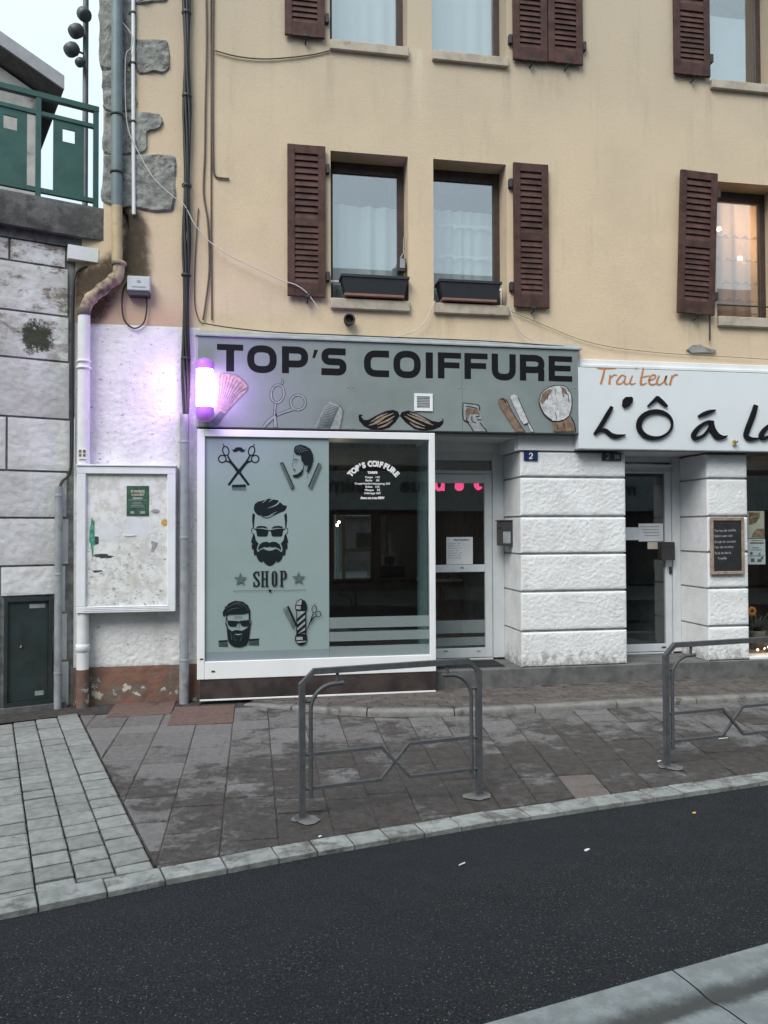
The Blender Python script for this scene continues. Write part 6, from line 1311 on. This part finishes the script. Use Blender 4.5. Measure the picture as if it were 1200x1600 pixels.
for u in (0.12, 0.55, 0.95): coll(e1.lerp(e2, u), dd_, 0.074, 0.035, 'pipe_rust')
wx = W(131, 600, PY)[0]; part('white_length', MB().tube([(wx, PY, 0.43), (wx, PY, e3.z)], 0.066, 16), 'pipe_white', dp); part('foot_length', MB().tube([(wx, PY, -0.02), (wx, PY, 0.43)], 0.068, 16), 'plinth', dp)
coll(e3, (0, 0, 1), 0.074, 0.04, 'slab_pale')
for yy in (565, 575): coll((wx, PY, W(131, yy, PY)[1]), (0, 0, 1), 0.080, 0.014, 'pipe_white')
coll((wx, PY, W(131, 1012, PY)[1]), (0, 0, 1), 0.078, 0.04, 'pipe_white')
# junction box with its loop of cable
Y = -0.02; x0, z1 = W(199, 431, -0.10); x1, z0 = W(235, 463, -0.10)
jb = thing('junction_box', 'pale grey junction box with a hanging cable loop near the slanted pipe joint', 'junction box', ((x0+x1)/2, 0, z0))
part('lid', MB().box(x0, x1, -0.12, -0.02, z0+0.055, z1, 0.01), 'bulb_box', jb); part('base', MB().box(x0+0.008, x1-0.008, -0.11, 0.0, z0, z0+0.054, 0.006), 'mailbox', jb); t = MB(); t.box(x0+0.05, x1-0.05, -0.124, -0.119, z0+0.095, z0+0.103); t.box((x0+x1)/2-0.02, (x0+x1)/2+0.02, -0.124, -0.119, z0+0.15, z0+0.175); part('catch', t, 'metal', jb)
part('cable_loop', MB().tube(catmull([tuple(p) for p in lnpts([(200, 440), (192, 455), (191, 485), (196, 503), (210, 513), (224, 505), (229, 485), (229, 463)], -0.035)], 5), 0.009, 6), 'cable', jb)
# tall bundles
def wire(name, label, pts, Y, r, mat, cat='cable', n=6, smooth=True, group=None):
    P = lnpts(pts, Y); P = [Vector(p) for p in catmull([tuple(p) for p in P], 4)] if smooth else P; o = part(name, MB().tube(P, r, n), mat, None, P[-1]); return tag(o, label, cat, group)
cbn = thing('cable_bundle', 'thick bundle of black cables running down the facade into the grey conduit', 'cable', W3(291, 648, -0.05)); rg = random.Random(5)
for k in range(6):
    P = []
    for i in range(34):
        u = i/33; y = -70+u*725; xx = 290.5+1.2*math.sin(u*5)+1.0*u; a = k*1.05+u*7; p = W3(xx, y, -0.055); P.append(p+Vector((0.036*math.cos(a)*(0.8+0.3*math.sin(u*23)), 0.026*math.sin(a), 0)))
    part('strand', MB().tube(P, 0.0165, 7), 'cable', cbn)
t = MB()
for y in (20, 150, 290, 430, 560): p = W3(290.5+1.2*math.sin((y+70)/725*5)+(y+70)/725, y, -0.055); t.lathe([(0.056, -0.012), (0.058, 0), (0.056, 0.012)], p, 12)
part('cable_tie', t, 'mailbox', cbn)
x = W(288, 850, -0.12)[0]; xt = W(290, 648, -0.12)[0]; zt = W(290, 648, -0.12)[1]
cd = thing('conduit', 'tall grey metal conduit standing between the notice board and the salon window', 'conduit', (x, -0.12, 0)); part('pipe', MB().tube([(x, -0.12, -0.02), (x, -0.12, zt)], 0.054, 16), 'metal', cd); t = MB()
for z in (0.5, 1.9, 3.0): t.lathe([(0.056, -0.015), (0.061, 0), (0.056, 0.015)], (x, -0.12, z), 16); t.box(x-0.012, x+0.012, -0.07, 0.0, z-0.012, z+0.012)
part('clamp', t, 'zinc', cd)
s_, z = S(92, 760, 0.06); px3 = LW(s_, 0.06, 0); cd2 = thing('conduit', 'shorter grey conduit on the stone wall beside the green cabinet', 'conduit', px3); part('pipe', MB().tube([LW(s_, 0.06, -0.02), LW(s_, 0.06, z)], 0.042, 14), 'metal', cd2); t = MB()
for zz in (0.4, 1.5, z-0.1): t.lathe([(0.044, -0.015), (0.048, 0), (0.044, 0.015)], LW(s_, 0.06, zz), 14)
part('clamp', t, 'zinc', cd2)
P = [LW(s_, 0.06, z-0.05)]+[LW(*(lambda q: (q[0], 0.03, q[1]))(S(a, b, 0.03))) for a, b in ((97, 752), (108, 740), (113, 700), (113, 560), (114, 470), (117, 432), (126, 420), (145, 416))]
tag(part('corner_cable', MB().tube(catmull(P, 4), 0.016, 6), 'cable', None, P[0]), 'dark cable running up the corner between stone wall and building from the shorter conduit', 'cable')
o = thing('white_tube', 'thin white tube clipped to the grey quoin stones beside the downpipe', 'tube', W3(209, 335, -0.03)); part('tube', MB().tube(lnpts([(208, -60), (208, 150), (209, 335)], -0.035), 0.022, 10), 'pvc', o); t = MB()
for y in (20, 99, 190): p = W3(208.3, y, -0.035); t.lathe([(0.024, -0.014), (0.029, 0), (0.024, 0.014)], p, 10); t.box(p.x-0.055, p.x-0.02, -0.03, 0.005, p.z-0.012, p.z+0.012)
part('clip', t, 'iron', o)
wire('wire', 'brown wire bending to a short rusty stub left of the first lower shutter', [(334, -60), (332, 80), (332, 180), (333, 255), (336, 274), (345, 278), (358, 279)], -0.02, 0.011, 'wire_brown')
wire('wire', 'thin brown wire bowing down the facade to the corner of the grey sign', [(321, -60), (323, 60), (321, 160), (320, 240), (318, 300), (325, 350), (327, 420), (321, 475), (317, 500)], -0.02, 0.010, 'wire_brown')
wire('wire', 'straight thin pale brown wire just right of the bowed one', [(329, -60), (330, 140), (330, 330), (331, 500)], -0.015, 0.009, 'wire_brown')
wire('wire', 'thin dark wire sagging from the bowed wires to the first upper window sill', [(336, 79), (370, 88), (410, 92), (450, 90), (490, 85), (515, 79)], -0.02, 0.009, 'wire_brown')
wire('wire', 'faint brown wire left of the bowed one, beside the black bundle', [(310, 325), (305, 400), (304, 470), (310, 498), (317, 505)], -0.015, 0.006, 'wire_brown')
wire('wire', 'long thin white wire crossing the facade from the downpipe to below the first lower shutter', [(192, 36), (206, 55), (205, 75), (196, 92), (198, 190), (215, 235), (240, 278), (272, 308), (289, 322), (305, 352), (328, 378), (360, 400), (402, 420), (440, 438), (462, 445), (480, 458), (497, 481)], -0.09, 0.006, 'wire_white')
wire('wire', 'thin white wire hanging from the second lower sill towards the middle of the grey sign', [(680, 470), (674, 482), (666, 500), (652, 515), (636, 522), (610, 528)], -0.07, 0.006, 'wire_white')
wire('wire', 'thin white wire hanging from the right end of the second lower sill', [(793, 470), (799, 490), (808, 512), (820, 526), (832, 532)], -0.07, 0.006, 'wire_white')
wire('wire', 'thin dark wire lying along the top of the grey sign', [(317, 505), (360, 512), (430, 519), (520, 523), (640, 528), (760, 533), (880, 541)], -0.11, 0.007, 'cable')
wire('wire', 'thin brown wire running from the second lower sill along the top of the white sign', [(797, 486), (850, 508), (905, 530), (960, 543), (1040, 552), (1110, 556), (1210, 562)], -0.03, 0.0035, 'wire_brown')
wire('wire', 'short dark pipe stub with drip stain above the white sign', [(1109, 492), (1109, 512), (1109, 532)], -0.03, 0.012, 'iron')
# broken render above the white sign
t = MB(); P = [W(a, b, 0) for a, b in ((1072, 547), (1080, 540), (1092, 539), (1105, 545), (1118, 548), (1112, 552), (1095, 551), (1080, 552))]; t.prism(P, -0.03, 0.02); part('render_patch', t, 'joint', bd)

# ================================================================== NOTICE BOARD
Y = -0.19; x0, z1 = W(120, 728, Y); x1, z0 = W(274, 955.5, Y); fx0, fz1 = W(134, 740, Y); fx1, fz0 = W(261, 946, Y)
nb = thing('notice_board', 'white framed notice board covered in torn paper remains beside the conduit', 'notice board', ((x0+x1)/2, Y, z0)); t = MB()
for a, b, c, e in ((x0, x1, fz1, z1), (x0, x1, z0, fz0), (x0, fx0, fz0, fz1), (fx1, x1, fz0, fz1)): t.box(a, b, Y, -0.02, c, e, 0.006)
t.box(x0-0.004, x1+0.004, Y-0.012, -0.02, z1+0.001, z1+0.02, 0.003); part('frame', t, 'pvc_dirty', nb); part('back_panel', MB().box(fx0-0.01, fx1+0.01, Y+0.035, Y+0.05, fz0-0.01, fz1+0.01), 'board', nb)
for k in range(3): part('moulding', MB().box(fx0-0.02, fx1+0.02, Y-0.004, Y+0.002, z0+0.025+k*0.018, z0+0.033+k*0.018, 0.001), 'pvc_dirty', nb)
N = Art(110, 720, 6.667, Y+0.0335, nb)
q0, q1 = N.w((585, 578)), N.w((820, 262)); po = thing('poster', 'small green poster with white print pasted on the notice board', 'poster', ((q0[0]+q1[0])/2, Y+0.032, q0[1])); part('sheet', MB().box(q0[0], q1[0], Y+0.0325, Y+0.034, q0[1], q1[1]), 'poster_green', po)
N2 = Art(110, 720, 6.667, Y+0.0320, po); t = MB()
rc(N2, 650, 380, 752, 400, t); rc(N2, 625, 525, 665, 550, t); rc(N2, 725, 525, 778, 552, t); rc(N2, 600, 406, 805, 411, t)
for k in range(4): rc(N2, 650-k*8, 430+k*16, 740+k*10, 436+k*16, t)
part('small_print', t, 'print_light', po); t = MB(); a_ = N2.w((702, 330)); text(t, 'ST PATRICK', 0.036, a_[0], a_[1], Y+0.0318, 'CENTER', 0.0015, 0.80); a_ = N2.w((702, 363)); text(t, 'CONCERT', 0.030, a_[0], a_[1], Y+0.0318, 'CENTER', 0.001); part('heading', t, 'paper_cream', po)
rg = random.Random(11)
def scrap(label, c, rx, ry, mat, rag=0.35, n=13, thick=0.003, lift=0.0, group='torn paper scraps on the notice board', seed=None):
    P = []
    for i in range(n): a = -2*math.pi*i/n; k = 1+rg.uniform(-rag, rag); P.append(N.w((c[0]+rx*k*math.cos(a), c[1]+ry*k*math.sin(a))))
    y = Y+0.034-lift; t = MB(); t.prism(P, y, y+thick); o = part('paper_scrap', t, mat, None, (P[0][0], y, P[0][1])); return tag(o, label, 'paper scrap', group)
scrap('torn turquoise strip along the left edge of the notice board', (226, 790), 26, 195, 'turquoise', 0.3, 17, lift=0.001)
scrap('small yellow scrap near the right edge of the notice board', (978, 642), 36, 36, 'yellow_scrap', 0.15, 9, lift=0.004)
scrap('dark torn corner beside the turquoise strip on the notice board', (272, 828), 34, 46, 'scrap_dark', 0.3, 7, lift=0.0004)
scrap('dark torn patch in the middle left of the notice board, above the lowest dark patch', (335, 995), 110, 18, 'scrap_dark', 0.5, 15, lift=0.0004)
scrap('lowest dark torn patch at the left of the notice board', (280, 1150), 46, 14, 'scrap_dark', 0.4, 9, lift=0.0004)
scrap('broad white paper remnant right of the turquoise strip', (380, 740), 130, 100, 'paper', 0.28, 17, lift=0.0002)
scrap('white paper remnant below the green poster', (720, 700), 170, 110, 'paper', 0.3, 19, lift=0.0001)
scrap('grey peeling flap right of the green poster', (885, 520), 46, 22, 'print_light', 0.25, 8, lift=0.006)
scrap('grey torn blotch low on the right of the notice board', (870, 890), 36, 50, 'print_light', 0.5, 11, lift=0.0003)
scrap('curled white sliver in the centre of the notice board', (620, 775), 60, 12, 'enamel_white', 0.2, 9, lift=0.008)
# little emblem sticker with a cross
Y2 = -0.185; x, z = W(128.5, 709, Y2); st_ = thing('cross_sticker', 'small white sticker with a dark cross on the white downpipe above the notice board', 'sticker', (x, Y2, z)); part('backing', MB().box(x-0.045, x+0.045, Y2, Y2+0.006, z-0.06, z+0.055, 0.001), 'enamel_white', st_); t = MB()
for a, b in ((-1, 1), (1, 1), (-1, -1), (1, -1)): t.box(x+(0.008 if a > 0 else -0.036), x+(0.036 if a > 0 else -0.008), Y2-0.002, Y2-0.0005, z+(0.010 if b > 0 else -0.032), z+(0.045 if b > 0 else 0.0))
part('cross_field', t, 'print_brown', st_)

# ================================================================== STREET BARRIERS
def barrier(label):
    L = 1.354; b = thing('street_barrier', label, 'barrier', (0, 0, 0), 'grey crossed bar street barriers')
    r = 0.020
    part('outer_frame', MB().tube([(0, 0, 0.0), (0, 0, 0.925), (0.085, 0, 1.005), (L-0.085, 0, 1.005), (L, 0, 0.925), (L, 0, 0.0)], r, 4, True, True), 'barrier', b)
    for sx in (0, 1):
        X = (lambda v: v) if sx == 0 else (lambda v: L-v)
        arc = [(X(0.062), 0, 0.135), (X(0.062), 0, 0.74)]+[(X(0.062+0.17*(1-math.cos(a))), 0, 0.74+0.17*math.sin(a)) for a in [math.pi/2*k/8 for k in range(1, 9)]]+[(X(0.30), 0, 0.912)]
        part('inner_leg', MB().tube(arc, 0.015, 10), 'barrier', b)
        for q in ([(X(0.255), 0, 0.905), (X(0.255), 0, 0.995)], *[[(X(0.0), 0, z), (X(0.062), 0, z)] for z in (0.20, 0.435, 0.80)]): part('spacer', MB().tube(q, 0.011, 8), 'barrier', b)
        t = MB(); t.box(X(0)-0.055, X(0)+0.055, -0.055, 0.055, 0.0, 0.012, 0.003); part('foot_plate', t, 'barrier', b)
        t = MB(); rr = random.Random(sx+4); P = [((0.085+rr.uniform(-0.02, 0.045))*math.cos(i*0.6283), (0.085+rr.uniform(-0.02, 0.035))*math.sin(i*0.6283)) for i in range(10)]
        t.add([(X(0.02)+p[0], p[1]-0.02, 0.004) for p in P]+[(X(0.02)+p[0]*0.8, p[1]*0.8-0.02, 0.010) for p in P], [(i, (i+1) % 10, 10+(i+1) % 10, 10+i) for i in range(10)]+[tuple(range(10, 20))]); part('cement_footing', t, 'mortar_patch', b)
    c0, c1 = 0.575, 0.795
    part('cross_bar', MB().tube([(0.062, -0.004, 0.435), (c0, -0.004, 0.435), (c1, -0.004, 0.20), (L-0.062, -0.004, 0.20)], 0.0115, 4, True, True), 'barrier', b)
    part('cross_bar', MB().tube([(0.062, 0.004, 0.20), (c0, 0.004, 0.20), (c1, 0.004, 0.435), (L-0.062, 0.004, 0.435)], 0.0115, 4, True, True), 'barrier', b)
    return b
b1 = barrier('whole grey street barrier standing on the wet slabs in front of the salon window')
b2 = b1.copy(); COL.objects.link(b2); WLOC[b2.name] = Vector((0, 0, 0)); b2['label'] = 'grey street barrier at the right, before the narrow pier, partly cut off'
for ch in list(b1.children): c = ch.copy(); COL.objects.link(c); c.parent = b2
b1.location = (0.337, -3.863, 0.003); b1.rotation_euler = (0, 0, math.atan2(0.233, 1.334)); b2.location = (3.411, -3.245, 0.003); b2.rotation_euler = (0, 0, R(8.5))

# ================================================================== LITTER
for (px_, py_), l, z, sz in (((722, 1352), 'white cigarette end lying on the near part of the asphalt', -0.028, (0.035, 0.006)), ((917, 1329), 'pale leaf scrap flat on the asphalt right of the cigarette end', -0.028, (0.026, 0.018)), ((1085, 1271), 'pale orange scrap on the asphalt close to the kerb at the right', -0.028, (0.022, 0.014)),
        ((1030, 1190), 'white paper shred beside the foot of the right hand barrier', 0.0, (0.026, 0.012)), ((1130, 1155), 'thin white stick lying on the wet slabs beneath the right hand barrier', 0.0, (0.07, 0.006)), ((500, 1308), 'tiny white scrap on the slabs near the kerb, left of the first barrier', 0.0, (0.016, 0.012))):
    gx_, gy_ = G(px_, py_, z); a = rg.uniform(-0.6, 0.6); t = MB(); sz = (sz[0]*0.7, sz[1]*0.75); n = 9 if sz[1] > 0.0065 else 0
    if n: P = [(sz[0]*(1+rg.uniform(-.3, .3))*math.cos(i*6.28/n), sz[1]*(1+rg.uniform(-.3, .3))*math.sin(i*6.28/n)) for i in range(n)]; vs = [(gx_+p[0], gy_+p[1], z+h+0.003*math.sin(p[0]*90)) for h in (0.004, 0.007) for p in P]; t.add(vs, [tuple(range(n)), tuple(range(n, 2*n))]+[(i, (i+1) % n, n+(i+1) % n, n+i) for i in range(n)])
    else: t.tube([(gx_-sz[0]*math.cos(a), gy_-sz[0]*math.sin(a), z+0.008), (gx_+sz[0]*math.cos(a), gy_+sz[0]*math.sin(a), z+0.008)], sz[1], 8)
    tag(part('litter', t, 'yellow_scrap' if 'orange' in l else 'paper', None, (gx_, gy_, z)), l, 'litter')

# ================================================================== BEHIND THE WALL: HOUSE AND LAMP MAST
HY = 5.0; ex, ez = W(100, 122, HY); ax, az = W(0, 52, HY); slope = (az-ez)/(ex-ax); wx_ = W(57, 200, HY+0.5)[0]+0.5*math.tan(R(22.6))
hs = thing('gabled_house', 'grey house with a wide overhanging gable roof behind the green railing', 'house', (wx_-4, HY, 5.2)); RX = ex-6.5; RZ = ez+slope*6.5; HD = 3.3
def skew(m_):          # the house stands at an angle: its ridge runs away to the left
    m_.v = [(v[0]-(v[1]-HY)*math.tan(R(22.6)), v[1], v[2]) for v in m_.v]; return m_
part('wall', skew(MB().prism([(wx_, 5.2), (wx_, ez+slope*(ex-wx_)-0.28), (RX, RZ-0.25), (2*RX-wx_, ez+slope*(ex-wx_)-0.28), (2*RX-wx_, 5.2)], HY+0.5, HY+HD-0.3)), 'stucco', hs)
th = 0.16
for sx in (1, -1):
    X = (lambda x: x) if sx == 1 else (lambda x: 2*RX-x)
    def slab(name, mat, y0, y1, z0, z1):
        m_ = MB(); m_.hexa([(X(ex), y0, ez+z0), (RX, y0, RZ+z0), (RX, y1, RZ+z0), (X(ex), y1, ez+z0), (X(ex), y0, ez+z1), (RX, y0, RZ+z1), (RX, y1, RZ+z1), (X(ex), y1, ez+z1)]); part(name, skew(m_), mat, hs)
    slab('roof', 'roof', HY, HY+HD, -th, 0.0); slab('bargeboard', 'fascia', HY-0.04, HY-0.003, -th-0.06, 0.02); slab('soffit', 'soffit', HY+0.002, HY+HD, -th-0.05, -th-0.004)
MY = 1.3; mx_ = W(133.5, 150, MY)[0]; ms_ = thing('lamp_mast', 'slim grey mast with a cluster of dark floodlights behind the railing', 'lamp mast', (mx_, MY, 5.55)); part('pole', MB().tube([(mx_, MY, 5.5), (mx_, MY, W(133, -200, MY)[1])], 0.036, 12), 'mast', ms_)
for (px_, py_, r_k) in ((131, 22, 12), (120, 48, 12), (113, 77, 12), (126, 97, 8)):
    p = W3(px_, py_, MY-0.12 if px_ != 131 else MY-0.16); rr = r_k/FPX*9.0; d = Vector((-0.55, -0.35, -0.6)).normalized() if px_ != 131 else Vector((0.4, -0.5, -0.6)).normalized()
    lm_ = part('floodlight', MB().tube([p-d*rr*1.05, p-d*rr*0.75, p-d*rr*0.2, p+d*rr*0.5, p+d*rr*0.95, p+d*rr*1.0], [rr*0.25, rr*0.75, rr*1.0, rr*0.98, rr*0.80, rr*0.1], 14), 'lamp_dark', ms_, p); part('arm', MB().tube([p, Vector((mx_, MY, p.z+0.02))], 0.014, 8), 'mast', lm_)

# ================================================================== THE SIDE OF THE STREET BEHIND THE CAMERA (seen only in the glass)
OY = -14.2
ob = thing('opposite_building', 'dim shop building across the street mirrored in the salon glass', 'building', (2, OY, 0)); OH = 9.4
t = MB(); t.box(-16, 20, OY-8, OY-0.25, 3.95, OH); part('wall', t, 'opp_wall', ob)
t = MB(); t.box(-16, 20, OY-8, OY-0.28, 0.0, 3.95); part('shopfront', t, 'opp_dark', ob); part('sign_band', MB().box(-14, 18, OY-0.25, OY-0.05, 2.55, 3.75, 0.02), 'opp_band', ob)
t = MB(); t.hexa([(-16.4, OY+0.3, OH), (20.4, OY+0.3, OH), (20.4, OY-8.3, OH), (-16.4, OY-8.3, OH), (-16.4, OY+0.3, OH+0.2), (20.4, OY+0.3, OH+0.2), (20.4, OY-4, OH+2.2), (-16.4, OY-4, OH+2.2)]); part('roof', t, 'roof', ob)
for x in range(-13, 19, 4):
    f = part('window', MB().box(x-0.65, x+0.65, OY-0.255, OY-0.20, 5.2, 6.9, 0.01), 'frame_brown', ob, (x, OY, 5.2)); part('pane', MB().box(x-0.55, x+0.55, OY-0.20, OY-0.19, 5.3, 6.8), 'opp_dark', f)
def mirror(px_, py_, Yg):
    v = ray(px_, py_); p = CAM+v*((Yg-CAM.y)/v.y); q = p+Vector((v.x, -v.y, v.z))*((OY+0.0-p.y)/-v.y); return q.x, q.z
t = MB(); tt = []
for s_, px_, Yg in (('ique', 655, -0.17), ('anime', 538, -0.17), ('m', 985, DY)):
    x, z = mirror(px_, 768, Yg); m0 = MB(); text(m0, s_, 0.62, 0, 0, 0, 'CENTER', 0.02, 1.1); t.add([(x-v[0], OY-0.03, 3.12+v[2]) for v in m0.v], m0.f)
part('lettering', t, 'lamp_dark', ob)
